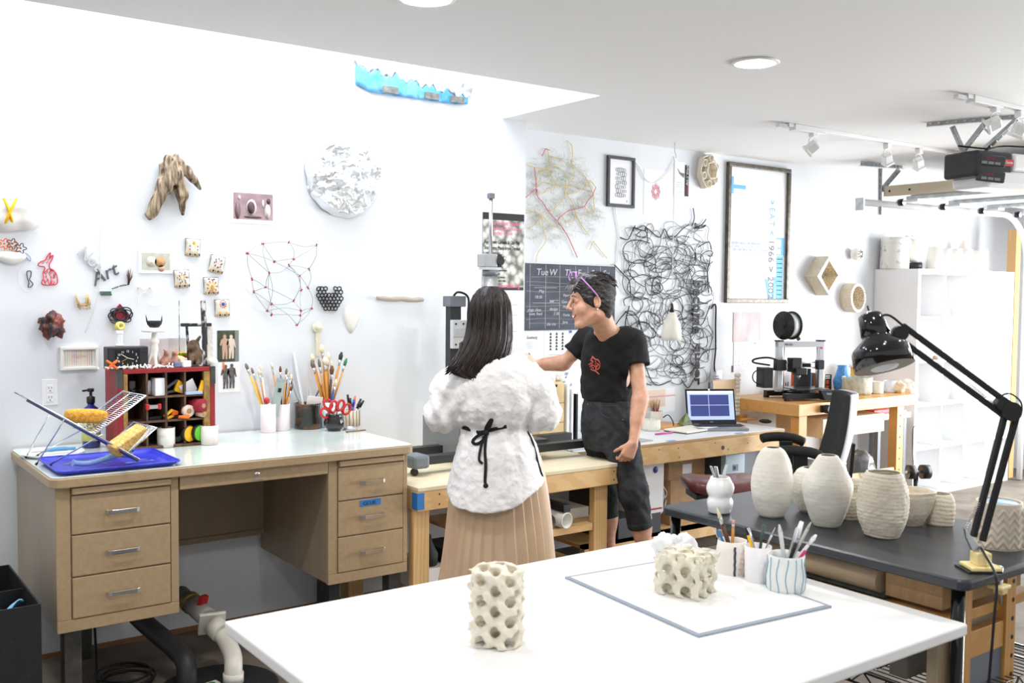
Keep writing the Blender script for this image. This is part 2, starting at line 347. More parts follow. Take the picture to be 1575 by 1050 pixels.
# ================================================================== steel desk
D = thing('steel_desk', 'tan steel double-pedestal desk with pale green top against the left wall', 'desk', (0.745, 3.79, 0))
W_, DP = 1.5, 0.80
def rr(x0, x1, y0, y1, r, n=5):
    out = []
    for cx, cy, a0 in ((x1-r, y1-r, 0), (x0+r, y1-r, PI/2), (x0+r, y0+r, PI), (x1-r, y0+r, 1.5*PI)):
        out += [(cx + r*math.cos(a0+PI/2*i/n), cy + r*math.sin(a0+PI/2*i/n)) for i in range(n+1)]
    return out
MB().prism(rr(0, W_, 0, DP, 0.035), 0.885, 0.92).build('top_rim', TAN, D, bevel=0.004)
MB().prism(rr(0.006, W_-0.006, 0.006, DP-0.004, 0.03), 0.9205, 0.9255).build('desktop', LAM, D, bevel=0.002)
def pedestal(nm, x0, x1, side):
    p = MB()
    p.box(x0, x1, 0.03, 0.05, 0.35, 0.395)                              # bottom rail front
    p.box(x0, x0+0.022, 0.03, 0.05, 0.395, 0.885) if False else None
    d0, d1 = x0 + 0.05 if side == 'L' else x0 + 0.042, x1 - 0.03 if side == 'L' else x1 - 0.022
    p.box(x0, d0, 0.03, 0.05, 0.395, 0.885); p.box(d1, x1, 0.03, 0.05, 0.395, 0.885)
    p.box(d0, d1, 0.045, 0.05, 0.395, 0.885)
    o = p.build('pedestal_face', TAN, D, bevel=0.006)
    q = MB().prism([(x0, 0.04), (x1, 0.04), (x1, DP-0.02), (x0, DP-0.02)], 0.35, 0.884)
    q.build('pedestal', TANW, D, bevel=0.008)
    cx = (d0 + d1) / 2
    pull = MB().box(d0+0.003, d1-0.003, 0.012, 0.044, 0.856, 0.880).build('pull_out_shelf', TAN, D, bevel=0.004)
    for j, (z0, z1) in enumerate(((0.398, 0.548), (0.553, 0.703), (0.708, 0.850))):
        f = MB().box(d0+0.003, d1-0.003, 0.026, 0.044, z0, z1).build('drawer', TAN, D, bevel=0.003)
        zc = (z0 + z1) / 2 + 0.0
        h = MB(); w = 0.056
        pts = [(cx-w, 0.026, zc), (cx-w, 0.008, zc), (cx-w+0.012, 0.0, zc), (cx+w-0.012, 0.0, zc), (cx+w, 0.008, zc), (cx+w, 0.026, zc)]
        for a, b in zip(pts, pts[1:]): h.bar(a, b, 0.0035, 0.017)
        h.build('handle', CHROME, f, bevel=0.0008)
        if side == 'R' and j == 1:
            MB().box(cx-0.055, cx+0.045, 0.0235, 0.026, z1-0.031, z1-0.004).build('tape_label', TAPE, f)
            text('handwriting', 'GLUE', 0.022, INK, f, (cx-0.043, 0.0232, z1-0.026), sx=1.2)
    return d0, d1
pedestal('left', 0.022, 0.462, 'L'); pedestal('right', 1.092, 1.497-0.02, 'R')
cd = MB().box(0.466, 1.088, 0.024, 0.05, 0.83, 0.883).build('centre_drawer', TAN, D, bevel=0.003)
MB().lathe([(0, 0.004), (0.006, 0.004), (0.011, 0.002), (0.012, 0)], 20).build('lock', CHROME, cd, (0.775, 0.024, 0.862), (PI/2, 0, 0))
MB().box(0.75, 0.80, 0.0225, 0.0245, 0.8365, 0.8405).build('nameplate', STEEL, cd)
MB().box(0.462, 1.092, 0.74, 0.75, 0.45, 0.884).box(0.462, 1.092, 0.73, 0.755, 0.43, 0.455).build('modesty_panel', TANW, D)
for x, y in ((0.05, 0.06), (1.40, 0.06), (1.11, 0.06), (0.235, 0.70), (1.38, 0.70)):
    if (x, y) == (1.11, 0.06): 
        MB().box(x, x+0.05, 0.06, 0.11, 0.001, 0.35).build('leg', BLKM, D); continue
    MB().box(x, x+0.062, y, y+0.062, 0.001, 0.35).build('leg', RAWST, D, bevel=0.004)
# ================================================================== near workbench
B = thing('plywood_workbench', 'low pine workbench with plywood top between the steel desk and the long white bench', 'workbench', (2.25, 3.775, 0))
BW, BD = 1.225, 0.80
MB().box(0, BW, 0, BD, 0.712, 0.73).build('benchtop', PLY, B, bevel=0.002)
MB().box(0, BW, 0.004, 0.042, 0.622, 0.7115).build('front_rail', PINE, B, bevel=0.003)
MB().box(BW-0.04, BW-0.002, 0.043, BD, 0.622, 0.7115).build('side_rail', PINE, B, bevel=0.003)
MB().box(0.0, 0.04, 0.043, BD, 0.622, 0.7115).build('side_rail', PINE, B, bevel=0.003)
for x, y, w in ((0.003, 0.045, 0.085), (BW-0.15, 0.045, 0.09), (0.003, 0.68, 0.085), (BW-0.13, 0.68, 0.09), (0.56, 0.045, 0.04)):
    MB().box(x, x+w, y, y+0.04 if y < 0.1 else y+0.09, 0.001, 0.6215).build('leg', PINEZ, B, bevel=0.003)
MB().box(0.42, BW-0.05, 0.09, 0.66, 0.405, 0.425).box(0.42, BW-0.155, 0.05, 0.088, 0.39, 0.425).build('shelf', PINE, B)
MB().box(0.42, BW-0.05, 0.12, 0.66, 0.15, 0.17).build('lower_shelf', PINE, B)
MB().box(-0.0015, 0.035, 0.002, 0.0045, 0.63, 0.705).box(-0.0025, -0.0005, 0.004, 0.05, 0.63, 0.705).build('tape', TAPE, B)
mb = MB()
for x in (0.115, 0.175, 0.62, 0.68, 1.17, 1.2):
    for z in (0.645, 0.69): mb.cyl((x, 0.0045, z), (x, 0.003, z), 0.004, 8)
mb.build('screws', INK, B)
def lying(name, label, cat, m, p, q, r, wall=0.003, n=24):
    p = Vector(p); q = Vector(q); L = (q-p).length
    pr = [(r-wall, 0), (r, 0), (r, L), (r-wall, L), (r-wall, 0)]
    mb = MB(); vs = []; mb.lathe([(r-wall, 0), (r, 0), (r, L), (r-wall, L)], n)
    mb.f = [f for f in mb.f if len(f) == 4]; mb.sm = mb.sm[:len(mb.f)]
    k = len(mb.v); N = 4
    mb.f += [(3*n+i, 3*n+(i+1)%n, (i+1)%n, i) for i in range(n)]; mb.sm += [True]*n
    o = mb.build(name, m); o.location = p; o.rotation_euler = (q-p).to_track_quat('Z', 'Y').to_euler(); return tag(o, label, cat)
lying('plastic_pipe', 'white plastic pipe lying on the workbench shelf, open end showing', 'pipe', PORC, (3.13, 3.80, 0.466), (3.05, 4.4, 0.466), 0.04, 0.005)
lying('clear_tube', 'clear plastic tube lying left of the white pipe on the shelf', 'tube', mat('clear_tube_plastic', (0.9, 0.93, 0.95), 0.12, trans=0.85), (3.02, 3.80, 0.468), (2.95, 4.35, 0.468), 0.042, 0.003)
tag(MB().box(3.17, 3.40, 3.95, 4.40, 0.426, 0.48).build('board_stack', C('grey_offcut', 205, 200, 192, 0.6), bevel=0.003), 'pale grey board lying on the right of the workbench shelf', 'board')
o = tag(MB().box(-0.022, 0.022, -0.3, 0.3, -0.018, 0.018).build('metal_channel', C('dark_anodised', 70, 72, 76, 0.4, metal=0.6), bevel=0.002), 'dark grey square metal tube laid over the pipes on the shelf', 'metal tube'); o.location = (3.13, 4.1, 0.527)
tag(MB().tube(smooth_path([(3.0, 3.95, 0.55), (3.04, 3.9, 0.60), (3.14, 3.95, 0.62), (3.26, 4.0, 0.60), (3.3, 4.06, 0.56), (3.22, 4.08, 0.548), (3.12, 4.08, 0.55)], 8), 0.005, 6).build('cable', PORC), 'white cable loop draped above the metal tube under the workbench', 'cable')
tag(MB().box(2.80, 3.05, 3.93, 4.25, 0.171, 0.26).build('wood_crate', PINE, bevel=0.003), 'small pine crate on the lowest shelf of the workbench', 'crate')
# storage left under the bench
t = thing('storage_box', 'white box with green end label under the left of the plywood workbench', 'box', (2.36, 3.86, 0.20))
MB().box(0, 0.26, 0, 0.3, 0, 0.13).build('box_body', WHT, t, bevel=0.002)
MB().box(0.0, 0.12, -0.002, -0.0003, 0.0, 0.04).build('green_label', GRN, t); text('lettering', 'BIB', 0.03, INK, t, (0.02, -0.003, 0.008))
text('handwriting', 'Jug', 0.045, INK, t, (0.08, -0.003, 0.07), shear=0.3)
tag(MB().box(2.34, 2.78, 3.83, 4.25, 0.1, 0.199).build('timber_plinth', PINE), 'pine plank shelf block carrying the white box under the workbench', 'shelf block')
tag(MB().lathe([(0, 0), (0.05, 0), (0.055, 0.05), (0.03, 0.1), (0.02, 0.14), (0, 0.14)], 20).build('dark_bottle', BLKM, loc=(2.39, 3.93, 0.331)), 'dark squat bottle on the white box under the workbench', 'bottle')
tag(MB().box(2.46, 2.60, 3.9, 4.1, 0.331, 0.40).build('tool_case', BLKM, bevel=0.006), 'small black tool case on the white box under the workbench', 'case')
# ================================================================== long white-topped bench
G = thing('long_workbench', 'long pine workbench with white top along the back wall under the black string net', 'workbench', (3.50, 4.165, 0), 0.0)
GW, GD = 1.76, 0.633
MB().box(0, GW, 0.001, GD, 0.712, 0.73).build('benchtop', C('white_painted_board', 236, 238, 240, 0.35), G, bevel=0.002)
MB().box(0, GW+0.001, -0.003, 0.0005, 0.714, 0.7285).build('board_edge', PLYE, G)
MB().box(0, GW, -0.002, 0.036, 0.605, 0.7115).build('front_rail', PINE, G, bevel=0.003)
MB().box(GW-0.04, GW, 0.037, GD, 0.605, 0.7115).build('side_rail', PINE, G, bevel=0.003)
for x, y in ((0.0, 0.53), (0.86, 0.50), (GW-0.09, 0.04), (GW-0.09, 0.5)):
    MB().box(x, x+0.09, y, y+0.09, 0.001, 0.6045).build('leg', PINEZ, G, bevel=0.003)
MB().box(0.1, 1.2, 0.05, 0.6, 0.16, 0.18).box(0.1, 1.2, 0.05, 0.09, 0.10, 0.18).build('low_shelf', PINE, G)
for (x, w) in ((0.70, 0.07), (1.3, 0.07)): MB().box(x, x+w, 0.0005, 0.03, 0.7302, 0.7312).build('tape', INKB, G)
mb = MB()
for x, z in ((0.62, 0.69), (0.78, 0.685), (0.79, 0.63), (1.1, 0.69), (1.22, 0.64), (1.4, 0.665)): mb.cyl((x, -0.001, z), (x, -0.0035, z), 0.004, 8)
mb.cyl((1.17, -0.001, 0.655), (1.17, -0.0035, 0.655), 0.014, 12)
mb.build('knots', C('knot_brown', 90, 55, 35, 0.6), G)
# ================================================================== wooden printer bench
K = thing('maple_workbench', 'honey-coloured maple workbench carrying the black three-dimensional printer', 'workbench', (5.385, 4.15, 0))
KW, KD = 1.36, 0.64
MB().box(0, KW, 0, KD, 0.80, 0.88).build('benchtop', OAK, K, bevel=0.004)
for x, y in ((0.03, 0.02), (0.03, 0.53), (1.16, 0.02), (1.16, 0.53)):
    MB().box(x, x+0.085, y, y+0.07, 0.001, 0.7995).build('leg', OAKZ, K, bevel=0.003)
MB().box(0.29, 1.0, 0.02, 0.42, 0.63, 0.76).build('drawer', C('pale_birch', 236, 214, 176, 0.5), K, bevel=0.003)
MB().box(0.116, 1.159, 0.03, 0.05, 0.22, 0.35).box(0.116, 1.159, 0.05, 0.58, 0.22, 0.24).build('shelf', C('pale_birch', 236, 214, 176, 0.5), K, bevel=0.002)
mb = MB()
for z in (0.25, 0.33, 0.41, 0.49, 0.57, 0.65, 0.73): mb.cyl((1.20, 0.0195, z), (1.20, 0.018, z), 0.006, 10)
mb.build('dowel_holes', C('knot_brown', 90, 55, 35, 0.6), K)
v = MB().box(0.225, 0.285, -0.02, 0.0, 0.815, 0.865); v.cyl((0.255, -0.06, 0.84), (0.255, -0.02, 0.84), 0.03, 16); v.build('vise', BLK, K, bevel=0.005)
# ================================================================== foreground white table
T1 = thing('white_work_table', 'large white table filling the foreground', 'table', (0.815, 1.235, 0))
MB().box(0, 1.44, 0, 1.015, 0.795, 0.825).build('tabletop', C('white_laminate', 246, 246, 246, 0.5), T1, bevel=0.006, seg=3)
for x, y in ((0.62, 0.30), (1.16, 0.30), (0.62, 0.85), (1.16, 0.85)): MB().cyl((x, y, 0.001), (x, y, 0.795), 0.022, 16).build('leg', GREYP, T1)
MB().tube([(1.36, 0.02, 0.60), (0.95, -0.05, 0.45), (0.5, -0.2, 0.3)] , 0.004, 6).build('wire_brace', STEEL, T1)
# ================================================================== black rack table
R = thing('wire_rack_table', 'black wire rack table with black top on the right of the white table', 'table', (2.262, 1.25, 0))
RW, RL = 0.62, 1.03
o = MB().prism(rr(0, RW+0.03, 0, RL, 0.03), 0.892, 0.92).build('tabletop', C('black_worktop', 44, 47, 52, 0.32, c2=(62, 66, 72), scale=5, stretch=(3, 0.7, 1)), R, bevel=0.008, seg=3)
for x, y in ((0.035, 0.035), (0.035, RL-0.04), (RW-0.03, 0.035), (RW-0.03, RL-0.04)):
    MB().cyl((x, y, 0.001), (x, y, 0.892), 0.0165, 20).build('post', BLKG, R)
for zz in (0.60, 0.20):
    mb = MB()
    for dz in (0, -0.035):
        mb.tube([(0.035, 0.035, zz+dz), (RW-0.03, 0.035, zz+dz), (RW-0.03, RL-0.04, zz+dz), (0.035, RL-0.04, zz+dz)], 0.0035, 6, closed=True)
    for k in range(22):
        x = 0.05 + k*(RW-0.1)/21; mb.tube([(x, 0.035, zz), (x, RL-0.04, zz)], 0.0018, 4)
    def trus(a, b, n):
        a = Vector(a); b = Vector(b); pts = []
        for i in range(2*n+1): pts.append(a.lerp(b, i/(2*n)) + Vector((0, 0, 0 if i % 2 else -0.035)))
        mb.tube(pts, 0.003, 5)
    trus((0.035, 0.035, zz), (RW-0.03, 0.035, zz), 8); trus((0.035, 0.035, zz), (0.035, RL-0.04, zz), 13)
    mb.build('wire_shelf', BLKG, R)
# underslung clutter visible between the two tables
tx = 2.262
def ubox(nm, lab, cat, m, *b, bev=0.002): return tag(MB().box(*b).build(nm, m, bevel=bev), lab, cat)
o = tag(MB().cyl((0, 0, 0), (0, 0.42, 0), 0.032, 24).build('kraft_paper_roll', C('kraft_roll', 190, 168, 140, 0.7)), 'rolled kraft paper lying under the black tabletop', 'paper roll'); o.location = (tx+0.075, 1.52, 0.846)
ubox('folder', 'thin dark green folder under the kraft paper roll', 'folder', C('dark_green_card', 50, 66, 56, 0.6), tx+0.055, tx+0.4, 1.50, 1.98, 0.806, 0.812)
ubox('cardboard_box', 'flat brown cardboard box under the front of the black tabletop', 'box', KRAFT, tx+0.06, tx+0.45, 1.34, 1.50, 0.815, 0.885)
mb = MB(); 
ubox('pegboard_frame', 'flat wooden frame leaning under the black rack table', 'frame', OAK, tx+0.06, tx+0.5, 1.33, 2.15, 0.772, 0.800)
for k in range(9):
    y0 = 1.36 + k*0.085; cc = [(196,178,150), (120,116,110), (60,58,56), (170,130,90), (205,200,190), (90,88,90), (180,160,130), (140,120,100), (215,205,190)][k]
    ubox('stored_panel', 'upright %s panel, number %s from the front post, under the black rack table' % (['straw', 'grey', 'charcoal', 'tan', 'off-white', 'slate', 'sand', 'brown', 'ivory'][k], ['first','second','third','fourth','fifth','sixth','seventh','eighth','ninth'][k]), 'panel', C('panel_%d' % k, *cc, 0.6), tx+0.08, tx+0.45, y0, y0+0.03+0.02*(k%3), 0.601, 0.765)['group'] = 'panels stored in the black rack'
W = thing('slotted_timber_frame', 'timber frame with a row of peg holes standing beside the black rack table', 'frame', (2.375, 1.31, 0))
MB().box(0, 0.035, 0, 0.03, 0.206, 0.885).build('upright', OAKZ, W, bevel=0.002); MB().box(0.205, 0.255, 0, 0.03, 0.206, 0.885).build('upright', OAKZ, W, bevel=0.002)
for z in (0.68, 0.44): MB().box(0.036, 0.204, 0.005, 0.025, z, z+0.07).build('crosspiece', OAK, W, bevel=0.002)
MB().box(0.037, 0.203, 0.01, 0.02, 0.511, 0.679).build('grey_panel', C('grey_felt', 120, 124, 134, 0.8), W)
mb = MB()
for k in range(9): mb.cyl((0.238, -0.0005, 0.45 + k*0.05), (0.238, -0.001, 0.45 + k*0.05), 0.006, 10)
mb.build('peg_holes', INK, W)
# ================================================================== things on the left wall
def on(cx, cy, Y=YW):
    o = PY(cx, cy, Y)
    def f(px, py, dy=0.0): q = PY(px, py, Y) - o; q.y = -dy; return q
    return o, f
def flat(name, label, cat, m, x0, y0, x1, y1, Y=YW, th=0.002, off=0.0, group=None):
    """sheet pinned on a wall, its corners read off the photograph; returns thing + width + height"""
    a = PY(x0, (y0+y1)/2, Y); b = PY(x1, (y0+y1)/2, Y); c = PY((x0+x1)/2, y0, Y); d = PY((x0+x1)/2, y1, Y)
    w = b.x - a.x; h = c.z - d.z
    t = thing(name, label, cat, (a.x, Y - off, d.z), 0, group)
    return t, w, h
def sheet(t, w, h, m, nm='sheet', th=0.002, x=0, z=0, y=0):
    return MB().box(x, x+w, y-th, y, z, z+h).build(nm, m, t)
rnd = random.Random(3)
# white and yellow blob
o, f = on(25, 328)
t = thing('ceramic_relief', 'lumpy white ceramic relief crossed by yellow bands, far left of the wall', 'relief', o)
S = SDF((-0.15, -0.08, -0.1), (0.12, 0.02, 0.1), 0.005)
for p, r in ((f(2, 330), (0.06, 0.045, 0.066)), (f(14, 318), (0.06, 0.05, 0.046)), (f(36, 320), (0.052, 0.055, 0.048)), (f(36, 337), (0.056, 0.05, 0.046)), (f(12, 340), (0.055, 0.045, 0.043))):
    S.U(S.ell((p.x, -0.01, p.z), r), 0.02)
S.clip(S.Y - 0.0); S.obj('body', PORC, t)
for a, b, c_ in (((3, 306), (10, 327), (18, 350)), ((22, 306), (11, 327), (2, 351))):
    P = [f(*q) for q in (a, b, c_)]; mb = MB()
    mb.tube(smooth_path([(P[0].x, -0.046, P[0].z), ((P[0].x+P[1].x)/2, -0.061, (P[0].z+P[1].z)/2), (P[1].x, -0.064, P[1].z), ((P[2].x+P[1].x)/2, -0.058, (P[2].z+P[1].z)/2), (P[2].x, -0.03, P[2].z)], 5), 0.0065, 6); mb.build('yellow_band', YEL, t)
# tooth-like ceramic and flower outlines
o, f = on(18, 398)
t = thing('tooth_ceramic', 'white tooth-shaped ceramic below the yellow-banded relief', 'ceramic', o)
S = SDF((-0.09, -0.05, -0.05), (0.08, 0.01, 0.05), 0.004)
for p in ((6, 394), (27, 394), (16, 398)): q = f(*p); S.U(S.ell((q.x, -0.015, q.z), (0.03, 0.02, 0.022)), 0.02)
S.clip(S.Y - 0.0); S.obj('body', PORC, t)
def flower(px, py, m, lab):
    o, f = on(px, py); mb = MB(); pts = []
    for k in range(40):
        a = 2*PI*k/40; r = 0.017*(1+0.32*math.cos(5*a)); pts.append((r*math.cos(a), -0.028, r*math.sin(a)))
    mb.tube(pts, 0.0022, 6, closed=True); mb.tube([(0, -0.028, -0.018), (0.003, -0.01, -0.05)], 0.0014, 5)
    mb.ball((0, -0.028, 0), 0.004, 8)
    return tag(mb.build('wire_flower', m, loc=o), lab, 'flower', 'flower outlines above the tooth ceramic')
NAVY = C('navy_line', 70, 80, 100, 0.5)
flower(5, 375, ORA, 'orange flower outline, leftmost above the tooth ceramic'); flower(17, 375, NAVY, 'grey-blue flower outline between the two orange ones')
flower(20, 379, C('orange_b', 226, 130, 70, 0.5), 'orange flower outline on the right, in front of the blue ones'); flower(30, 382, NAVY, 'grey-blue flower outline furthest right')
def squig(name, lab, cat, pts, m, r=0.002, Y=YW, dy=0.006, closed=False, n=6, k=6):
    c = pts[len(pts)//2]; o, f = on(c[0], c[1], Y)
    return tag(MB().tube(smooth_path([f(p[0], p[1], p[2] if len(p) > 2 else dy) for p in pts], k, closed), r, n, closed=closed).build(name, m, loc=o), lab, cat)
squig('wire_squiggle', 'grey-blue worm-shaped wire outline left of the red rabbit', 'wire', [(41,418),(47,417),(47,424),(45,430),(50,436),(47,441),(43,441),(44,434),(42,428)], NAVY, 0.0022, closed=True)
squig('wire_loop', 'small pale blue looped wire right of the tooth ceramic', 'wire', [(34,391),(40,390),(46,396),(46,401),(43,399),(38,394)], C('pale_blue_line', 140, 155, 180, 0.5), 0.0018, closed=True)
# red rabbit outline
o, f = on(76, 415)
rb = [(180,575),(196,562),(214,556),(222,540),(234,523),(240,524),(234,548),(246,534),(252,536),(243,558),(233,574),(236,594),(256,606),(268,626),(272,648),(268,668),(240,673),(205,672),(197,660),(206,640),(203,618),(212,596),(208,586),(188,584)]
mb = MB(); pl = [f(x/3.088, y/3.088+220, 0.004) for x, y in rb]; mb.tube(smooth_path(pl, 3, True), 0.0022, 5, closed=True)
for k in range(26):
    a = (rnd.uniform(208, 262), rnd.uniform(598, 668)); an = rnd.uniform(0, PI); L = rnd.uniform(8, 18)
    pts = [(a[0]+L*math.cos(an)*s, a[1]+L*math.sin(an)*s + 5*math.sin(s*2)) for s in (-0.5, 0, 0.5, 1)]
    mb.tube([f(min(max(x, 206), 268)/3.088, min(max(y, 596), 670)/3.088+220, 0.003) for x, y in pts], 0.0012, 4)
for x, y in ((218, 570), (225, 556), (200, 573)): mb.tube([f(x/3.088, y/3.088+220, 0.003), f((x+10)/3.088, (y-9)/3.088+220, 0.003)], 0.0012, 4)
tag(mb.build('rabbit_drawing', C('red_filament', 222, 50, 70, 0.45), loc=o), 'red openwork rabbit drawn in filament on the wall', 'wall art')
# words Not / Art
o, f = on(117, 382); q = text('wall_lettering', 'Not', 0.068, C('bone_letters', 198, 198, 202, 0.4), None, (o.x, YW-0.010, o.z-0.02), (PI/2, 0.78, 0), ext=0.003, bold=0.001); tag(q, 'white raised handwriting reading Not, slanting downward', 'lettering')
o, f = on(145, 440); q = text('wall_lettering', 'Art', 0.085, C('dark_grey_letters', 90, 92, 95, 0.5), None, (o.x, YW-0.004, o.z), (PI/2, -0.5, 0), ext=0.002, shear=0.3); tag(q, 'dark grey outlined handwriting reading Art below the white word', 'lettering')
squig('thin_stick', 'long thin white curved wire sweeping down the wall', 'wire', [(168,300),(158,335),(153,375),(154,415),(152,440),(143,480),(130,511)], C('ivory_wire', 222, 220, 214, 0.5), 0.0018)
squig('hair_loop', 'thin grey wire circle around the worm-shaped outline', 'wire', [(45,400),(60,412),(64,430),(52,448),(36,446),(27,432),(30,412)], C('faint_wire', 212, 212, 214, 0.5), 0.0007, closed=True, k=8)
# brown tuft
o, f = on(198, 428); mb = MB()
for k in range(34):
    a = f(197 + rnd.uniform(-1, 1), 438, 0.004); b = f(198 + rnd.uniform(-5, 6), rnd.uniform(412, 424), rnd.uniform(0.002, 0.02)); mb.tube([a, a.lerp(b, 0.5) + Vector((0, -0.004, 0.002)), b], [0.0016, 0.0012, 0.0004], 4)
for k in range(3): mb.tube(smooth_path([f(196, 438, 0.004), f(187, 438+k, 0.006), f(178, 443-k, 0.004), f(172, 443+k, 0.003)], 4), 0.0008, 4)
tag(mb.build('dried_tuft', C('dried_brown', 96, 62, 52, 0.8), loc=o), 'small brown dried tuft with a wispy wire tail', 'dried plant')
o, f = on(162, 450); tag(MB().box(-0.022, 0.022, -0.012, 0, -0.006, 0.006).box(-0.018, 0.026, -0.008, 0, -0.011, -0.006).build('green_scrap', C('malachite', 90, 130, 104, 0.5, c2=(60, 84, 70), scale=60), loc=o), 'tiny green striped scrap stuck below the Art lettering', 'scrap')
# raffia
o, f = on(125, 465); mb = MB(); RAF = C('raffia', 214, 186, 138, 0.7)
for k in range(40):
    s = rnd.choice([0, 1, 2])
    if s == 0: a, b = (114+rnd.uniform(0, 3), 453+rnd.uniform(-2, 3)), (119+rnd.uniform(0, 4), 470+rnd.uniform(-2, 6))
    elif s == 1: a, b = (119+rnd.uniform(0, 4), 468+rnd.uniform(-2, 4)), (134, 466+rnd.uniform(-4, 8))
    else: a, b = (130+rnd.uniform(0, 7), 452+rnd.uniform(-1, 6)), (131+rnd.uniform(0, 8), 468+rnd.uniform(-2, 8))
    A, B_ = f(*a, rnd.uniform(0.003, 0.02)), f(*b, rnd.uniform(0.003, 0.02)); mb.tube([A, A.lerp(B_, 0.5)+Vector((rnd.uniform(-.006,.006), -0.004, rnd.uniform(-.006,.006))), B_], 0.0013, 4)
tag(mb.build('raffia_bundle', RAF, loc=o), 'straw-coloured bundle of raffia on the wall', 'raffia')
# dark lump
o, f = on(74, 499); 
def lump(r, amp, sc, seed, flatb=None):
    mb = MB(); mb.ball((0, 0, 0), r, 40); nv = []
    for p in mb.v:
        v = Vector(p); d = noise.noise(v*sc + Vector((seed, 0, 0))) + 0.5*noise.noise(v*sc*2.3 + Vector((0, seed, 0))) + 0.25*noise.noise(v*sc*5)
        q = v * (1 + amp*d); nv.append(tuple(q))
    mb.v = nv; return mb
tag(lump(0.05, 0.5, 36, 3).build('crusty_sculpture', C('dark_crust', 40, 30, 32, 0.35, c2=(150, 72, 58), scale=22, bump=0.6, bscale=60, lo=0.42, hi=0.62), loc=(o.x, YW-0.055, o.z)), 'dark knobbly lump with rust-red patches on the wall', 'sculpture')
# photo card of two faces
t, w, h = flat('photo_card', 'white-bordered photo of two pale round heads on the wall', 'photograph', None, 213, 385, 265, 420)
sheet(t, w, h, WHTP, 'card', 0.006); MB().box(0.012, w-0.012, -0.007, -0.0062, 0.014, h-0.012).build('image', C('photo_ground', 176, 184, 172, 0.5, c2=(206, 206, 190), scale=30), t)
for x, z, r, c in ((0.36, 0.5, 0.024, (238, 226, 206)), (0.62, 0.50, 0.024, (214, 160, 110)), (0.66, 0.22, 0.015, (222, 180, 150))):
    MB().lathe([(0, 0.001), (r, 0.001), (r, 0)], 24).build('printed_shape', C('face_%d' % c[2], *c, 0.5, c2=tuple(int(v*0.85) for v in c), scale=40), t, (w*x, -0.0072, h*z), (PI/2, 0, 0))
# driftwood
o, f = on(262, 285)
S = SDF((-0.16, -0.11, -0.20), (0.19, 0.02, 0.18), 0.0045)
def wc(a, b, ra, rb, y0=0.04, y1=0.04, k=0.02):
    A, B_ = f(*a), f(*b); S.U(S.cap((A.x, -y0, A.z), (B_.x, -y1, B_.z), ra, rb), k)
wc((256, 248), (260, 272), 0.026, 0.034); wc((266, 244), (267, 268), 0.018, 0.030); wc((252, 262), (250, 285), 0.030, 0.032); wc((250, 285), (230, 330), 0.034, 0.024, 0.04, 0.02)
wc((266, 272), (276, 300), 0.032, 0.024); wc((276, 300), (278, 330), 0.022, 0.008, 0.04, 0.02); wc((268, 246), (284, 268), 0.015, 0.024, 0.035, 0.05, 0.006); wc((284, 268), (304, 290), 0.024, 0.007, 0.05, 0.03, 0.006)
wc((244, 255), (250, 268), 0.012, 0.016, k=0.01)
S.F += (0.004*np.sin(S.X*170 + np.sin(S.Z*26)*2.5)*np.cos(S.Y*60) + 0.002*np.sin(S.Z*60+S.X*95)).astype(np.float32)
q = f(264, 289); S.sub(S.ell((q.x, -0.06, q.z), (0.012, 0.04, 0.010)))
q = f(248, 268); S.sub(S.ell((q.x-0.01, -0.07, q.z), (0.006, 0.03, 0.02)))
tag(S.obj('driftwood', C('weathered_wood', 184, 162, 134, 0.75, c2=(60, 46, 36), scale=34, stretch=(2.2, 2, 0.35), bump=0.8, bscale=60, lo=0.38, hi=0.66), loc=o), 'forked weathered driftwood root hung on the wall', 'driftwood')
# vintage postcard
t, w, h = flat('vintage_postcard', 'sepia postcard of people around a round frame, below right of the driftwood', 'postcard', None, 355, 293, 421, 344)
sheet(t, w, h, C('cream_card', 238, 232, 220, 0.6), 'card'); MB().box(0.012, w-0.006, -0.003, -0.0022, 0.02, h-0.014).build('image', C('sepia_print', 150, 122, 128, 0.6, c2=(180, 152, 156), scale=16), t)
SEP = C('sepia_dark', 88, 66, 72, 0.6); SEPL = C('sepia_light', 222, 208, 206, 0.6)
def blot(t, x, z, rx, rz, m, y=-0.0034, a=0, nm='printed_shape'):
    MB().lathe([(0, 0.0005), (1, 0.0005), (1, 0)], 20).build(nm, m, t, (x, y, z), (PI/2, a, 0)).scale = (rx, rz, 1)
for x, z, rx, rz, m in ((0.15, 0.38, 0.014, 0.042, C('sepia_mid', 128, 104, 108, 0.6)), (0.19, 0.76, 0.007, 0.011, SEPL), (0.47, 0.48, 0.026, 0.040, SEPL), (0.46, 0.48, 0.019, 0.030, SEP), (0.85, 0.38, 0.016, 0.036, SEPL), (0.87, 0.70, 0.010, 0.014, SEP), (0.5, 0.2, 0.045, 0.006, SEP), (0.74, 0.62, 0.006, 0.02, SEPL)): blot(t, w*x, h*z, rx, rz, m, -0.0034 - 0.0004*rnd.random())
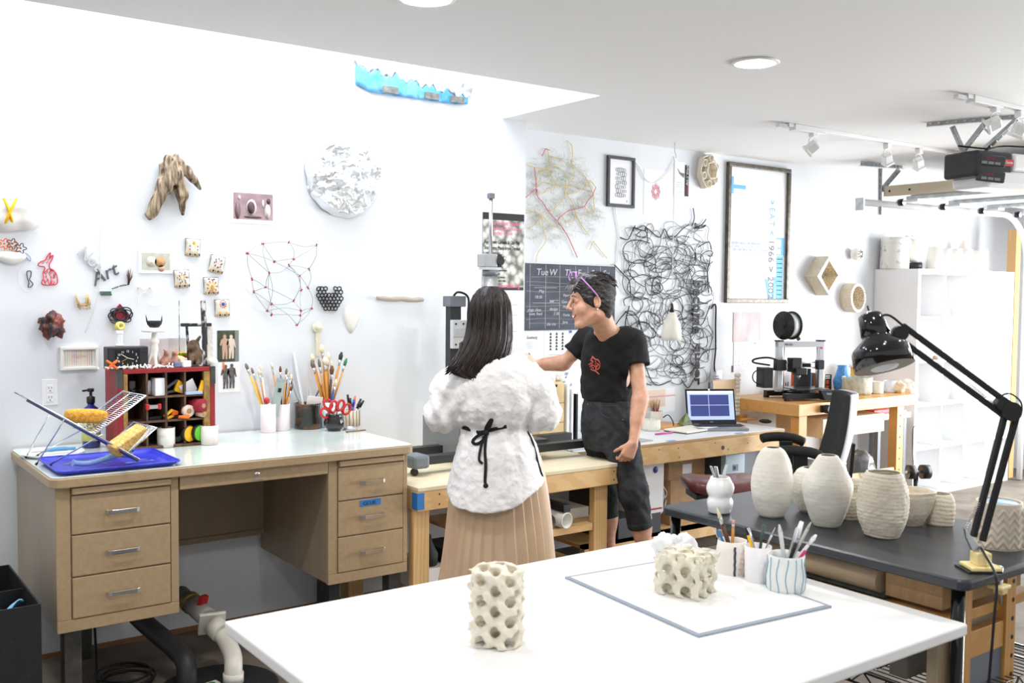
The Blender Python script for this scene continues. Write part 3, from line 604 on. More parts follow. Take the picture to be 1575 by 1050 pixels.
# foil disc
o, f = on(527, 272)
def foil(u, v):
    a = 2*PI*u; r = 0.205*v**0.8; x, z = r*math.cos(a), r*math.sin(a); p = Vector((x*9, z*9, 2.2))
    R1 = abs(noise.noise(p)); R2 = abs(noise.noise(p*2.7)); R3 = abs(noise.noise(p*6))
    y = -0.045*(1-(v**3)) - 0.09*R1 - 0.03*R2 - 0.008*R3 - 0.02*(1-v); y *= min(1, (1.001-v)*8+0.25)
    k = 1+0.05*noise.noise(Vector((math.cos(a)*3, math.sin(a)*3, 1)))
    return (x*k, y, z*k)
mb = MB().grid(foil, 150, 60, cu=True, smooth=False); fo = mb.build('foil_disc', mat('aluminium_foil', (0.86, 0.88, 0.90), 0.32, 0.9, bump=0.35, bscale=50), loc=o)
tag(fo, 'large crumpled silver foil disc on the wall', 'foil disc')
# painted tiles
def tile(px, py, a, lab, pal, k):
    o, f = on(px, py); t = thing('painted_tile', lab, 'tile', (o.x, YW-0.003, o.z), (0, a, 0), 'painted pillow tiles on the left wall')
    w, h = 0.033, 0.038
    def g(u, v):
        x = (u-0.5)*2; z = (v-0.5)*2; b = (1-x**4)*(1-z**4)
        zz = z*h*(1-0.04*x*x) - (0.006*abs(math.sin(x*7))*(1 if v < 0.1 else 0)); xx = x*w*(1+0.06*z*z)
        return (xx, -0.018*b**0.5 if b > 0 else 0, zz)
    MB().grid(g, 16, 16).build('tile_body', C('tile_glaze', 232, 226, 212, 0.3, c2=(216, 206, 184), scale=50), t, solid=0.002)
    mb = MB()
    CL = {'r': C('paint_red', 190, 60, 50, 0.4), 'b': C('paint_blue', 50, 90, 160, 0.4), 'y': C('paint_yellow', 228, 180, 50, 0.4), 'd': C('paint_dark', 60, 50, 44, 0.5), 'o': C('paint_ochre', 196, 150, 70, 0.5), 'w': WHT}
    for (x, z, rx, rz, c) in pal:
        b = (1-x**4)*(1-z**4); y = -0.018*max(b, 0)**0.5 - 0.003
        MB().ball((0, 0, 0), 1, 12).build('paint_motif', CL[c], t, (x*w, y+0.0016, z*h)).scale = (rx*w*0.9, 0.0018, rz*h)
    mb.tube([(-w, -0.001, -h), (w, -0.001, -h), (w*1.05, -0.001, h), (-w*1.05, -0.001, h)], 0.0012, 5, closed=True).build('tile_rim', CL['d'], t)
base = [(x, -0.85, 0.16, 0.2, 'd' if i % 2 else 'o') for i, x in enumerate((-0.8, -0.45, -0.1, 0.25, 0.6, 0.85))]
dots = lambda c, n, r, z0=0.1: [(r*math.cos(2*PI*i/n), z0 + r*math.sin(2*PI*i/n), 0.09, 0.12, c) for i in range(n)]
tile(296, 380, 0.05, 'painted tile with a yellow sun and blue and red dots, topmost of the five', base + [(0, 0.5, 0.25, 0.22, 'y'), (0, 0.5, 0.13, 0.12, 'r')] + [(x, z, 0.1, 0.09, 'b' if (x > 0) ^ (z > 0) else 'r') for x in (-0.55, 0.55) for z in (0.1, -0.3)], 0)
tile(333, 406, 0.2, 'tilted painted tile with a blue eye shape, right-hand one of the upper pair', base + dots('b', 8, 0.55) + dots('r', 5, 0.4, 0) + [(0, 0.25, 0.25, 0.2, 'w'), (0, 0.2, 0.13, 0.1, 'y')], 1)
tile(279, 428, -0.06, 'painted tile with a starburst of blue and yellow strokes, leftmost of the five', base + dots('b', 7, 0.5) + dots('y', 6, 0.3, 0.15) + dots('r', 6, 0.72), 2)
tile(324, 439, -0.03, 'painted tile with a red and yellow arch, below the tilted tile', base + dots('r', 9, 0.7, -0.1) + dots('y', 9, 0.5, -0.1) + [(0, -0.3, 0.3, 0.4, 'o'), (0.3, 0.75, 0.2, 0.1, 'b'), (-0.4, 0.8, 0.2, 0.1, 'b'), (0, 0.7, 0.08, 0.14, 'r')], 3)
tile(341, 473, -0.03, 'painted tile with a blue flower on dotted white, lowest of the five', base + [(0, 0.45, 0.3, 0.26, 'b')] + dots('r', 10, 0.42, 0.45) + [(-0.5, -0.6, 0.2, 0.14, 'y'), (0.5, -0.6, 0.2, 0.14, 'y')], 4)
# wire polyhedron
o, f = on(420, 432)
N = dict(A=(683,545),B=(817,537),C=(962,552),D=(587,596),E=(740,640),F=(835,627),G=(850,658),H=(938,680),I=(704,700),J=(625,732),K=(868,715),L=(657,800),M=(705,776),N=(906,792),O=(928,778),P=(851,847),Q=(757,867),R=(725,902),S=(745,923),T=(873,900),U=(877,926),V=(965,890),W=(858,975))
t = thing('wire_polyhedron', 'thin wire polyhedron with dark red knots on the wall', 'wire sculpture', o)
rr2 = random.Random(5); dep = {k: rr2.uniform(0.01, 0.11) for k in N}
pt = {k: f(v[0]/3.5+200, v[1]/3.5+220, 0) + Vector((0, -dep[k], 0)) for k, v in N.items()}
mb = MB()
for e in 'AD AB BC DE AE AI EF EK FB FC GH HC DJ DI IG IM JL JM LR LQ IQ MP QP QS RS SU UV VO OH NG FG GK KN NT TU TR TV WV WU WQ KO PK PT RI LM HK'.split():
    a, b = pt[e[0]], pt[e[1]]; c = (a+b)/2 + Vector(((b-a).z*0.10, -0.01, -(b-a).x*0.10 if e in ('BC', 'QP', 'IG', 'TR') else 0.004))
    mb.tube(smooth_path([a, c, b], 5), 0.0014, 5)
mb.build('wire_frame', C('thin_steel_wire', 160, 170, 172, 0.35, metal=0.6), t)
for k, p in pt.items():
    kb = MB()
    for i in range(4):
        d = Vector((rr2.uniform(-1, 1), rr2.uniform(-0.6, 0.6), rr2.uniform(-1, 1))).normalized()*0.009; kb.tube([p-d, p, p+d], [0.001, 0.0032, 0.001], 5)
    kb.build('red_knot', C('dark_red_thread', 176, 36, 62, 0.6), t)
# black rings
o, f = on(505, 459); mb = MB()
hx = [(i, j) for j in range(7) for i in range(7)]
for i, j in hx:
    px = 488 + i*5.2 + (2.6 if j % 2 else 0); py = 444 + j*5
    if j < 2 and 500 < px < 512: continue
    if abs(px-505) > 19 - max(0, (j-3))*3.2: continue
    c = f(px, py, 0.012 + 0.01*rnd.random()); R0 = 0.0105
    tl = rnd.uniform(-0.5, 0.5); mb.tube([(c.x+R0*math.cos(a), c.y+R0*math.sin(a)*math.sin(tl), c.z+R0*math.sin(a)) for a in [2*PI*q/12 for q in range(12)]], 0.0032, 6, closed=True)
tag(mb.build('ring_cluster', BLK, loc=o), 'black openwork cluster of joined rings on the wall', 'ring sculpture')
# leaf
o, f = on(540, 488)
out = [(528,480),(533,471),(541,467),(549,471),(553,480),(551,492),(546,504),(541,512),(536,510),(531,499),(528,490)]
pl = smooth_path([f(*p) for p in out], 4, True)
mb = MB(); c0 = (0, -0.006, 0); vs = [c0] + [(p.x, -0.001, p.z) for p in pl]; n = len(pl); mb.add(vs + [(p.x*0.5, -0.009, p.z*0.5) for p in pl], [(1+i, 1+(i+1)%n, 1+n+(i+1)%n, 1+n+i) for i in range(n)] + [(1+n+i, 1+n+(i+1)%n, 0) for i in range(n)], True)
tag(mb.build('porcelain_leaf', PORC, loc=o, solid=0.002), 'thin white leaf-shaped porcelain piece right of the black rings', 'ceramic')
# coil rope
o, f = on(612, 460); mb = MB(); a = f(577, 459, 0.02); b = f(648, 461, 0.02)
for s_ in (0, 1):
    pts = [a.lerp(b, i/240) + Vector((0, 0.010*math.sin(i*0.9+s_*PI), 0.010*math.cos(i*0.9+s_*PI) + 0.004*math.sin(i/18+s_*2))) for i in range(241)]
    mb.tube(pts, 0.0017, 5)
tag(mb.build('coiled_rope', C('beige_coil', 196, 184, 170, 0.6), loc=o), 'beige twisted coil rope mounted horizontally on the wall', 'coil')
# faint wire ornament
mb = MB(); o, f = on(224, 452)
mb.tube(smooth_path([f(*p, 0.006) for p in ((208,446),(214,441),(220,446),(228,443),(233,447),(230,455),(222,450),(213,456),(211,463),(212,470))], 6), 0.0012, 5)
mb.tube(smooth_path([f(*p, 0.006) for p in ((226,466),(235,471),(243,468),(249,460))], 6), 0.0012, 5); mb.ball(f(212, 442, 0.008), 0.006, 8); mb.ball(f(230, 442, 0.008), 0.006, 8)
tag(mb.build('pink_wire_ornament', C('blush_wire', 238, 222, 216, 0.5), loc=o), 'faint blush wire ornament under the photo of two heads', 'ornament')
# paint tray
t, w, h = flat('paint_test_tray', 'shallow white framed tray with rows of pale colour strokes', 'tray', None, 91, 533, 150, 568)
mb = MB().box(0, w, -0.006, 0, 0, h); mb.box(0, w, -0.022, -0.006, 0, 0.012).box(0, w, -0.022, -0.006, h-0.012, h).box(0, 0.012, -0.022, -0.006, 0.012, h-0.012).box(w-0.012, w, -0.022, -0.006, 0.012, h-0.012)
mb.build('tray_body', PORC, t, bevel=0.002)
for i in range(13):
    c = [(200,190,180),(196,206,170),(230,216,160),(228,190,180),(206,176,196),(190,170,160),(222,206,196),(214,196,170),(226,220,150),(236,206,170),(190,180,176),(216,160,90),(150,146,150)][i]
    MB().box(0, 0.003, -0.0008, 0, 0, 0.075).build('colour_stroke', C('stroke_%d' % i, *c, 0.6), t, (0.022+i*(w-0.045)/12.5, -0.0062, 0.018))
text('handwriting', 'Gagism', 0.022, C('pink_script', 216, 170, 180, 0.7), t, (w*0.3, -0.0066, h*0.52), shear=0.4)
# outlet
t, w, h = flat('wall_outlet', 'white double power outlet plate low on the left wall', 'outlet', None, 64, 583, 89, 623)
MB().box(0, w, -0.006, 0, 0, h).build('cover_plate', WHTG, t, bevel=0.002)
for z in (0.27, 0.63):
    s_ = MB().box(w*0.28, w*0.72, -0.009, -0.006, h*z-0.014, h*z+0.018).build('socket', WHTG, t, bevel=0.002)
    MB().box(w*0.40, w*0.43, -0.0095, -0.0088, h*z, h*z+0.01).build('slot', INK, s_); MB().box(w*0.57, w*0.60, -0.0095, -0.0088, h*z, h*z+0.01).build('slot', INK, s_); MB().cyl((w/2, -0.0095, h*z-0.007), (w/2, -0.0088, h*z-0.007), 0.0025, 10).build('slot', INK, s_)
# red rosette + black rings, yellow ring
o, f = on(184, 484); t = thing('red_rosette', 'dark red diamond with tangled black rings above the alarm clock', 'ornament', o)
d = 0.042; MB().prism([(0, d*1.2), (d, 0), (0, -d*1.1), (-d, 0)], -0.01, -0.002, 'y').build('red_diamond', C('crimson', 150, 24, 44, 0.5), t, bevel=0.002)
mb = MB()
for k, (rx, rz, an) in enumerate(((0.052, 0.026, 0.1), (0.05, 0.03, 0.5), (0.048, 0.022, -0.5), (0.03, 0.034, 0.3), (0.02, 0.02, 0))):
    mb.tube([(rx*math.cos(q)*math.cos(an)-rz*math.sin(q)*math.sin(an), -0.016-0.004*math.sin(q*2+k), rx*math.cos(q)*math.sin(an)+rz*math.sin(q)*math.cos(an)-0.002) for q in [2*PI*i/26 for i in range(26)]], 0.003, 6, closed=True)
mb.build('black_rings', C('charcoal_rubber', 48, 50, 54, 0.5), t)
o, f = on(182, 501); tag(MB().lathe([(0.008, -0.012), (0.02, -0.012), (0.02, 0.012), (0.008, 0.012), (0.008, -0.012)], 24).build('yellow_tape_ring', C('pale_yellow', 232, 220, 130, 0.4), loc=(o.x, YW-0.02, o.z), rot=(PI/2, 0.4, 0.3)), 'small pale yellow ring hanging under the red rosette', 'ring')
# figure photo cards
def fig(t, x, z, s, m, y=-0.0036):
    P = [(0.0,1.0),(0.05,0.99),(0.07,0.93),(0.05,0.86),(0.14,0.81),(0.17,0.62),(0.2,0.48),(0.15,0.47),(0.12,0.6),(0.11,0.5),(0.12,0.3),(0.1,0.02),(0.03,0.02),(0.02,0.4),(-0.03,0.02),(-0.1,0.02),(-0.1,0.3),(-0.11,0.5),(-0.1,0.66),(-0.16,0.55),(-0.2,0.6),(-0.15,0.8),(-0.05,0.86),(-0.07,0.93),(-0.05,0.99)]
    MB().prism([(a*s, b*s) for a, b in P], y, y+0.0005, 'y').build('printed_figure', m, t, (x, 0, z))
t, w, h = flat('art_postcard', 'dark postcard of two pale standing figures under a tree', 'postcard', None, 334, 508, 367, 556)
sheet(t, w, h, C('dark_print', 40, 36, 32, 0.5, c2=(74, 84, 62), scale=18)); MB().box(w*0.82, w, -0.0026, -0.0021, 0, h).build('grey_edge', C('grey_print', 130, 134, 126, 0.6), t)
fig(t, w*0.34, 0.01, h*0.8, C('skin_print', 196, 160, 134, 0.6)); fig(t, w*0.64, 0.012, h*0.78, C('skin_print2', 224, 204, 186, 0.6))
t, w, h = flat('figure_print', 'white sheet with two dark standing figures, below the dark postcard', 'print', None, 335, 557, 369, 603)
sheet(t, w, h, WHTP); fig(t, w*0.34, 0.015, h*0.82, C('figure_ink', 62, 56, 54, 0.7, c2=(120, 116, 112), scale=50)); fig(t, w*0.62, 0.016, h*0.84, C('figure_ink', 62, 56, 54, 0.7))
MB().cyl((w*0.25, -0.006, h*0.72), (w*0.25, -0.006, h*1.0), 0.004, 8).build('orange_peg', ORA, t)
# cream handle tool
o, f = on(487, 520); mb = MB(); p0 = f(486, 508, 0.015)
t = thing('cream_hand_tool', 'cream round-headed tool hung on the wall above the brushes', 'tool', o)
MB().prism([(-0.010, 0.03), (0.014, 0.03), (0.010, -0.085), (0.003, -0.095), (-0.004, -0.092), (-0.008, -0.085)], -0.016, -0.003, 'y').build('handle', CREAM, t, bevel=0.004)
hd = MB().lathe([(0, 0.018), (0.024, 0.018), (0.027, 0.014), (0.027, 0)], 28).build('round_head', CREAM, t, (-0.001, -0.003, 0.055), (PI/2, 0, 0)); MB().lathe([(0, 0.01), (0.012, 0.008), (0.016, 0)], 24).build('knob', CREAM, hd, (0, 0, 0.018))
# poster on the wall end
t, w, h = flat('exhibition_poster', 'black poster of white knitted texture with pink lettering at the end of the left wall', 'poster', None, 742, 328, 805.5, 446)
w = min(w, XS - 0.002 - t.location.x)
sheet(t, w, h, C('poster_black', 28, 28, 30, 0.4)); MB().box(0, w, -0.0026, -0.0021, h*0.04, h*0.91).build('image', C('knit_print', 226, 226, 218, 0.6, c2=(110, 112, 104), scale=26, kind='voronoi', bump=0.3, lo=0.3, hi=0.8), t)
for i, (s_, z, sz, m, x) in enumerate((('Wax Rabbit Studio', 0.845, 0.033, PINKI, 0.03), ('Thinking & Printing', 0.78, 0.03, PINKI, 0.04), ('Monday 2 pm', 0.72, 0.03, PINKI, 0.04), ('Algorithmic Ceramic & Clay Play', 0.60, 0.03, INK, 0.01), ('Sculptures Made from Thread', 0.525, 0.03, INK, 0.01), ('www.waxrabbit.org', 0.03, 0.036, PINKI, 0.05))):
    o_ = text('lettering', s_, sz, m, t, (x, -0.0034, z*h)); k = (w-0.03-x)/max(o_.dimensions.x, 0.01); o_.scale.x = min(k, 1.0)
for i in range(9):
    text('small_lettering', ['rabbits and clay', 'knitted porcelain', 'objects printed', 'open studio work'][i % 4], 0.016, INK, t, (0.02+0.02*(i % 3), -0.0034, h*(0.47-0.045*i)))
t, w, h = flat('pinned_paper', 'blank white sheet pinned below the black poster', 'paper', None, 771, 452, 803, 535)
sheet(t, w, h, WHTP, 'sheet', 0.001)
for z in (0.8, 0.6, 0.3): MB().box(w*0.5, w*0.75, -0.0016, -0.0011, h*z, h*z+0.003).build('text_line', C('grey_ink', 170, 170, 175, 0.7), t)
# ================================================================== on the steel desk
ZD = 0.9258
def T(px, py, z=ZD): return PZ(px, py, z)
def mpp(p): # metres per pixel at a point
    return -(CAMR.T @ (np.array(p) - CAMP))[2] / FPX
# blue tray
a, b, c, d = T(36, 697), T(160, 681), T(234, 708), T(72, 722)
t = thing('blue_tray', 'blue plastic cafeteria tray on the left of the steel desk', 'tray', (0.99, 4.02, ZD))
x0, x1, y0, y1 = 0.775-0.99, 1.215-0.99, 3.805-4.02, 4.18-4.02
TB = C('cobalt_tray', 50, 56, 190, 0.35, c2=(66, 74, 205), scale=14, lo=0.4, hi=0.6)
mb = MB(); o1, o2 = rr(x0, x1, y0, y1, 0.03), rr(x0+0.02, x1-0.02, y0+0.02, y1-0.02, 0.02); n = len(o1)
mb.add([(x, y, 0.016) for x, y in o1] + [(x, y, 0.004) for x, y in o2], [(i, (i+1)%n, n+(i+1)%n, n+i) for i in range(n)] + [tuple(range(n, 2*n))], False)
mb.build('tray_body', TB, t, solid=0.0035)
MB().tube([(x, y, 0.017) for x, y in o1], 0.0035, 6, closed=True).build('tray_lip', TB, t)
sp = [(rnd.uniform(x0+.05, x1-.05), rnd.uniform(y0+.05, y1-.05)) for _ in range(16)]
for i, (x, y) in enumerate(sp): MB().lathe([(0, 0.0004), (1, 0.0002), (1, 0)], 10, fn=lambda a, r, z: r*(1+0.4*math.sin(3*a+i))).build('clay_splash', C('dried_slip', 150, 152, 210, 0.8), t, (x, y, 0.0063)).scale = (rnd.uniform(0.008, 0.035), rnd.uniform(0.005, 0.014), 1)
# white dish + blue tool behind tray
o = T(58, 684) ; o = Vector((0.86, 4.33, ZD)); t = thing('white_saucer', 'white oval dish behind the blue tray', 'dish', o); MB().lathe([(0, 0.003), (0.09, 0.004), (0.12, 0.016), (0.123, 0.015), (0.095, 0.0), (0, 0)], 36).build('dish', WHTG, t)
o = thing('blue_handled_knife', 'blue-handled scraping tool lying on the white oval dish', 'knife', (0.86, 4.33, ZD+0.019), 0.1); MB().bar((-0.08, 0, 0), (-0.03, 0, 0), 0.02, 0.002).build('blade', STEEL, o); MB().tube(smooth_path([(-0.03, 0, 0), (0.02, 0.004, 0.003), (0.09, -0.004, 0)], 5), [0.006]*3+[0.009]*5+[0.007]*3, 8).build('handle', C('sky_handle', 90, 150, 190, 0.4), o)
# draining rack: two wire grids folding on crossed legs
t = thing('wire_drying_rack', 'folding chrome wire rack standing on the blue tray', 'rack', (0.99, 4.02, ZD))
O = Vector((0.99, 4.02, ZD))
g = lambda p, dpt: PD(p[0], p[1], dpt) - O
dF, dB = 3.72, 3.95      # front side and rear side depths
A1, A2 = g((41, 612), 3.98), g((190, 702), 3.62)      # long sloping deck, near edge runs down to the right
A3 = g((157, 606), 4.18); A3 = Vector((A1.x+0.10, A1.y+0.06, A1.z))
def deck(P, Q, side, n, mgrid, w=0.0035):
    mb = MB(); mb.tube([P, Q, Q+side, P+side], w, 8, closed=True)
    for i in range(1, n): mb.tube([P.lerp(Q, i/n), P.lerp(Q, i/n)+side], 0.0013, 5)
    for s_ in (0.33, 0.66): mb.tube([P+side*s_, Q+side*s_], 0.0015, 5)
    return mb
side = Vector((0.06, 0.30, 0.0))
P1, Q1 = g((42, 612), 3.73), g((214, 706), 3.66); s1 = Vector((0.0, 0.26, 0.0))
deck(P1, Q1, s1, 34, None).build('wire_deck', CHROME, t)
MB().add([P1+Vector((0,0,-.004)), Q1+Vector((0,0,-.004)), Q1+Vector((0,0.02,-.012)), P1+Vector((0,0.02,-.012))], [(0,1,2,3)]).build('side_strip', C('blue_grey_strip', 70, 84, 130, 0.4, metal=0.5), t, solid=0.004)
P2, Q2 = g((112, 700), 3.75), g((154, 607), 4.15); P2 = P1.lerp(Q1, 0.66); Q2 = P2 + Vector((0.16, 0.30, 0.16))
P2b = P1.lerp(Q1, 0.62)
deck(P2b + Vector((0, 0.03, 0)), P2b + Vector((0.19, 0.03, 0.135)), Vector((-0.02, 0.24, 0.0)), 24, None).build('wire_deck', CHROME, t)
P3 = P1.lerp(Q1, 0.93)+Vector((0, 0.03, 0.004)); deck(P3, P3 + Vector((0.10, 0.0, 0.085)), Vector((-0.02, 0.22, 0.0)), 22, None).build('wire_deck', CHROME, t)
leg = MB(); f1 = g((158, 668), 3.69); f2 = g((95, 714), 3.62)
for yy in (0.0, 0.25):
    v = Vector((0, yy, 0)); q = Vector((f2.x, P1.y+yy, 0.012)); leg = MB().tube([f1+v, q+Vector((0, -0.03, 0))], 0.0028, 8); leg.build('rack_leg', CHROME, t); MB().cyl(q+Vector((0,-0.03,0)), q+Vector((-0.006,-0.032,-0.008)), 0.0048, 8).build('rubber_foot', BLK, t)
    q2 = Vector((g((45, 690), 3.9).x, P1.y+yy*0.8+0.02, 0.012)); MB().tube([P1.lerp(Q1, 0.34)+v, q2], 0.0028, 8).build('rack_leg', CHROME, t); MB().cyl(q2, q2+Vector((-0.006, 0, -0.008)), 0.0048, 8).build('rubber_foot', BLK, t)
# sponges
def sponge(lab, c, size, loc, rot, rnds, c2, nm='sponge'):
    mb = MB(); sx, sy, sz = size
    def s_(u, v):
        a = 2*PI*u; b = PI*(v-0.5); e = rnds; sg = lambda w, q: math.copysign(abs(w)**q, w)
        return (sx*sg(math.cos(b), e)*sg(math.cos(a), e), sy*sg(math.cos(b), e)*sg(math.sin(a), e), sz*sg(math.sin(b), e))
    mb.grid(s_, 32, 18, cu=True); return tag(mb.build(nm, C(nm+str(c[0]), *c, 0.85, c2=c2, scale=70, bump=0.7, bscale=160), loc=loc, rot=rot), lab, 'sponge', 'sponges on the drying rack')
pq = O + P1.lerp(Q1, 0.56) + Vector((0.02, 0.13, 0.045)); sl = math.atan2(P1.z-Q1.z, Q1.x-P1.x)
sponge('rounded mustard sponge resting high on the wire rack', (236, 178, 72), (0.078, 0.045, 0.027), pq, (0, sl*0.15, 0.1), 0.6, (206, 140, 46))
pq2 = PD(199, 678, 3.72)
sponge('rectangular tan sponge at the lower right of the wire rack', (240, 204, 132), (0.075, 0.028, 0.026), pq2 + Vector((0, 0.02, 0)), (0.3, -0.45, 0.35), 0.22, (214, 164, 84))
# dish brush
o = T(130, 700); t = thing('scrub_brush', 'pale blue scrub brush with bright blue bristles on the tray', 'brush', (0.97, 3.90, ZD+0.02), 0.12)
MB().tube(smooth_path([(-0.13, 0, 0.014), (-0.07, 0, 0.006), (0.0, 0, 0.02), (0.05, 0, 0.03), (0.09, 0, 0.024)], 5), [0.015]+[0.010]*9+[0.013]*5+[0.016]*5+[0.012], 10).build('handle', C('misty_blue', 130, 160, 200, 0.3), t)
mb = MB()
for k in range(90):
    x, y = 0.035+rnd.random()*0.055, rnd.uniform(-0.015, 0.015); mb.tube([(x, y, 0.034), (x+(x-0.06)*0.3, y*1.3, 0.054)], 0.0014, 4)
mb.build('bristles', C('azure_bristle', 0, 140, 210, 0.5), t)
# soap bottle
o = PZ(140, 660, ZD); o = Vector((1.10, 4.47, ZD)); o = Vector((PY(140, 640, 4.46).x, 4.46, ZD))
t = thing('pump_bottle', 'cobalt blue pump soap bottle with yellow label beside the crate', 'bottle', o)
k = 1.0
MB().lathe([(0, 0), (0.034, 0), (0.037, 0.004), (0.037, 0.145), (0.033, 0.165), (0.014, 0.18), (0.014, 0.19), (0, 0.19)], 32).build('bottle_body', C('cobalt_glass', 30, 30, 120, 0.12, coat=0.5), t)
MB().lathe([(0.0375, 0.03), (0.038, 0.03), (0.038, 0.14), (0.0375, 0.14)], 32).build('label_band', C('yellow_label', 226, 222, 140, 0.5, c2=(206, 206, 110), scale=30), t)
MB().lathe([(0, 0.19), (0.017, 0.19), (0.017, 0.215), (0.006, 0.22), (0.006, 0.238), (0.013, 0.238), (0.013, 0.252), (0, 0.252)], 20).build('pump', BLK, t); MB().bar((0, 0, 0.246), (-0.035, -0.005, 0.243), 0.01, 0.008).build('nozzle', BLK, t, bevel=0.002)
text('lettering', 'EO', 0.05, C('olive_ink', 110, 100, 40, 0.6), t, (-0.03, -0.0395, 0.085))
text('small_lettering', 'hand soap', 0.014, C('olive_ink', 110, 100, 40, 0.6), t, (-0.028, -0.0395, 0.06))
# ------------------------------------------------------------------ pigeonhole crate
CX0, CX1, CY0, CY1, CH = 1.135, 1.70, 4.29, 4.49, 0.335
CX0 = PY(181, 600, 4.27).x; CX1 = PY(331, 600, 4.27).x; CY0 = 4.27; CY1 = 4.47
CH = PY(181, 569, 4.27).z - ZD
CW = CX1 - CX0
t = thing('pigeonhole_crate', 'worn red soda crate with pigeonholes standing on its side on the desk', 'crate', (CX0, CY0, ZD)); CR = t
OLDR = C('worn_red', 150, 36, 40, 0.5, c2=(96, 44, 38), scale=14, lo=0.5, hi=0.75, bump=0.2); OLDW = C('worn_brown_wood', 112, 84, 62, 0.7, c2=(70, 52, 40), scale=14, stretch=(3, 3, 1)); OLDY = C('worn_yellow', 180, 140, 60, 0.6, c2=(120, 92, 60), scale=30)
cd_ = CY1 - CY0
MB().box(0, 0.022, 0, cd_, 0, CH).build('side_panel', OLDR, t, bevel=0.002); MB().box(CW-0.022, CW, 0, cd_, 0, CH).build('side_panel', OLDR, t, bevel=0.002)
MB().box(0.0225, CW-0.0225, 0, cd_, CH-0.018, CH).build('top_panel', OLDR, t, bevel=0.002)
MB().box(0.0225, CW-0.0225, 0, cd_, 0, 0.012).build('bottom_panel', OLDW, t, bevel=0.002)
MB().box(0.0225, CW-0.0225, cd_-0.008, cd_, 0.0125, CH-0.0185).build('back_panel', C('crate_back', 84, 62, 48, 0.8), t)
MB().box(0.023, 0.04, 0, 0.02, 0.013, CH-0.019).box(CW-0.05, CW-0.023, 0, 0.02, 0.013, CH-0.019).build('edge_strip', OLDY, t)
cw = (CW-0.09)/4; X0 = 0.04; rh = (CH-0.03)/3
for i in range(1, 4): MB().box(X0+i*cw-0.004, X0+i*cw+0.004, 0.005, cd_-0.009, 0.0125, CH-0.0185).build('divider', OLDW, t)
for j in range(1, 3): MB().box(0.041, CW-0.051, 0.004, cd_-0.01, 0.012+j*rh-0.004, 0.012+j*rh+0.004).build('cross_shelf', OLDW, t)
for x in (-0.001, CW-0.021): MB().box(x, x+0.022, -0.002, 0.03, CH-0.075, CH+0.001).build('metal_strap', RAWST, t)
def cell(i, j, fx=0.5): return Vector((CX0+X0+(i+fx)*cw, CY0+0.04, ZD+0.012+j*rh+0.0045))
def cb(nm, lab, cat, m, i, j, fx, w, d, h, rot=0, dy=0.0, dz=0.0, bev=0.002):
    o = MB().box(-w/2, w/2, -d/2, d/2, 0, h).build(nm, m, loc=cell(i, j, fx)+Vector((0, dy, dz)), rot=rot if isinstance(rot, tuple) else (0, 0, rot), bevel=bev); return tag(o, lab, cat)
cb('white_box', 'upright white box in the top row, second pigeonhole', 'box', WHT, 1, 2, 0.7, 0.045, 0.06, 0.075, 0.05)
cb('grey_card', 'small grey card box at the back of the top left pigeonhole', 'box', C('grey_card', 150, 148, 146, 0.6), 0, 2, 0.6, 0.025, 0.03, 0.06, dy=0.08)
tag(MB().lathe([(0.012, -0.006), (0.032, -0.006), (0.032, 0.006), (0.012, 0.006)], 28).build('tape_roll', C('grey_tape', 200, 200, 204, 0.4), loc=cell(1, 2, 0.28)+Vector((0, 0.01, 0.034)), rot=(PI/2, 0.2, 0.8)), 'grey tape roll leaning left of the upright white box', 'tape roll')
mb = MB()
for k in range(16): p = Vector((rnd.uniform(-.035, .035), rnd.uniform(-.02, .05), 0.004+0.02*rnd.random())); q = p+Vector((rnd.uniform(-.03,.03), rnd.uniform(-.02,.02), rnd.uniform(0, .025))); mb.tube([p, q], 0.0025, 5)
o = tag(mb.build('tool_jumble', C('tool_dark', 60, 56, 54, 0.5, metal=0.3), loc=cell(0, 2, 0.45)), 'heap of small dark tools in the top left pigeonhole', 'tools'); o['kind'] = 'stuff'
def clampy(nm, lab, c1, c2, i, j, fx, s=1.0, rot=0.0, dz=0.01):
    t = thing(nm, lab, 'clamp', cell(i, j, fx)+Vector((0, -0.01, dz)), (0, rot, 0.2))
    MB().bar((-0.03*s, 0, 0.012), (0.02*s, 0, 0.03*s), 0.014, 0.012).bar((-0.03*s, 0, 0.0), (0.02*s, 0, 0.0), 0.014, 0.012).build('jaws', c1, t, bevel=0.003)
    MB().prism([(0.005*s, 0.0), (0.03*s, -0.012*s), (0.045*s, 0.012*s), (0.02*s, 0.032*s)], -0.008, 0.008, 'y').build('grip', c2, t, bevel=0.003)
clampy('spring_clamp', 'large yellow and dark spring clamp sticking out of the third top pigeonhole', C('dark_grey', 52, 56, 60, 0.4), YEL, 2, 2, 0.4, 1.5, -0.1, 0.014)
clampy('spring_clamp', 'small yellow spring clamp in the middle row, third pigeonhole', YEL, ORA, 2, 1, 0.3, 0.9, -0.3, 0.008)
t = thing('red_clamp', 'red-tipped metal clamp clipped to the divider of the middle row', 'clamp', cell(1, 1, 0.1)+Vector((0.01, -0.045, 0.06)))
MB().box(-0.028, -0.012, -0.008, 0.008, -0.012, 0.012).box(0.022, 0.036, -0.008, 0.008, -0.012, 0.012).build('red_tip', RED, t, bevel=0.003); MB().box(-0.012, 0.022, -0.006, 0.006, -0.008, 0.008).build('clamp_bar', STEEL, t)
mb = MB()
for k in range(6): mb.ball((rnd.uniform(-.035, .035), rnd.uniform(-.01, .03), 0.009), 0.011, 8, (1.3, 1, 0.7))
cb('black_clip', 'row of black clips in the middle row, second pigeonhole', 'clips', BLK, 1, 1, 0.5, 0.055, 0.02, 0.014, 0.1)
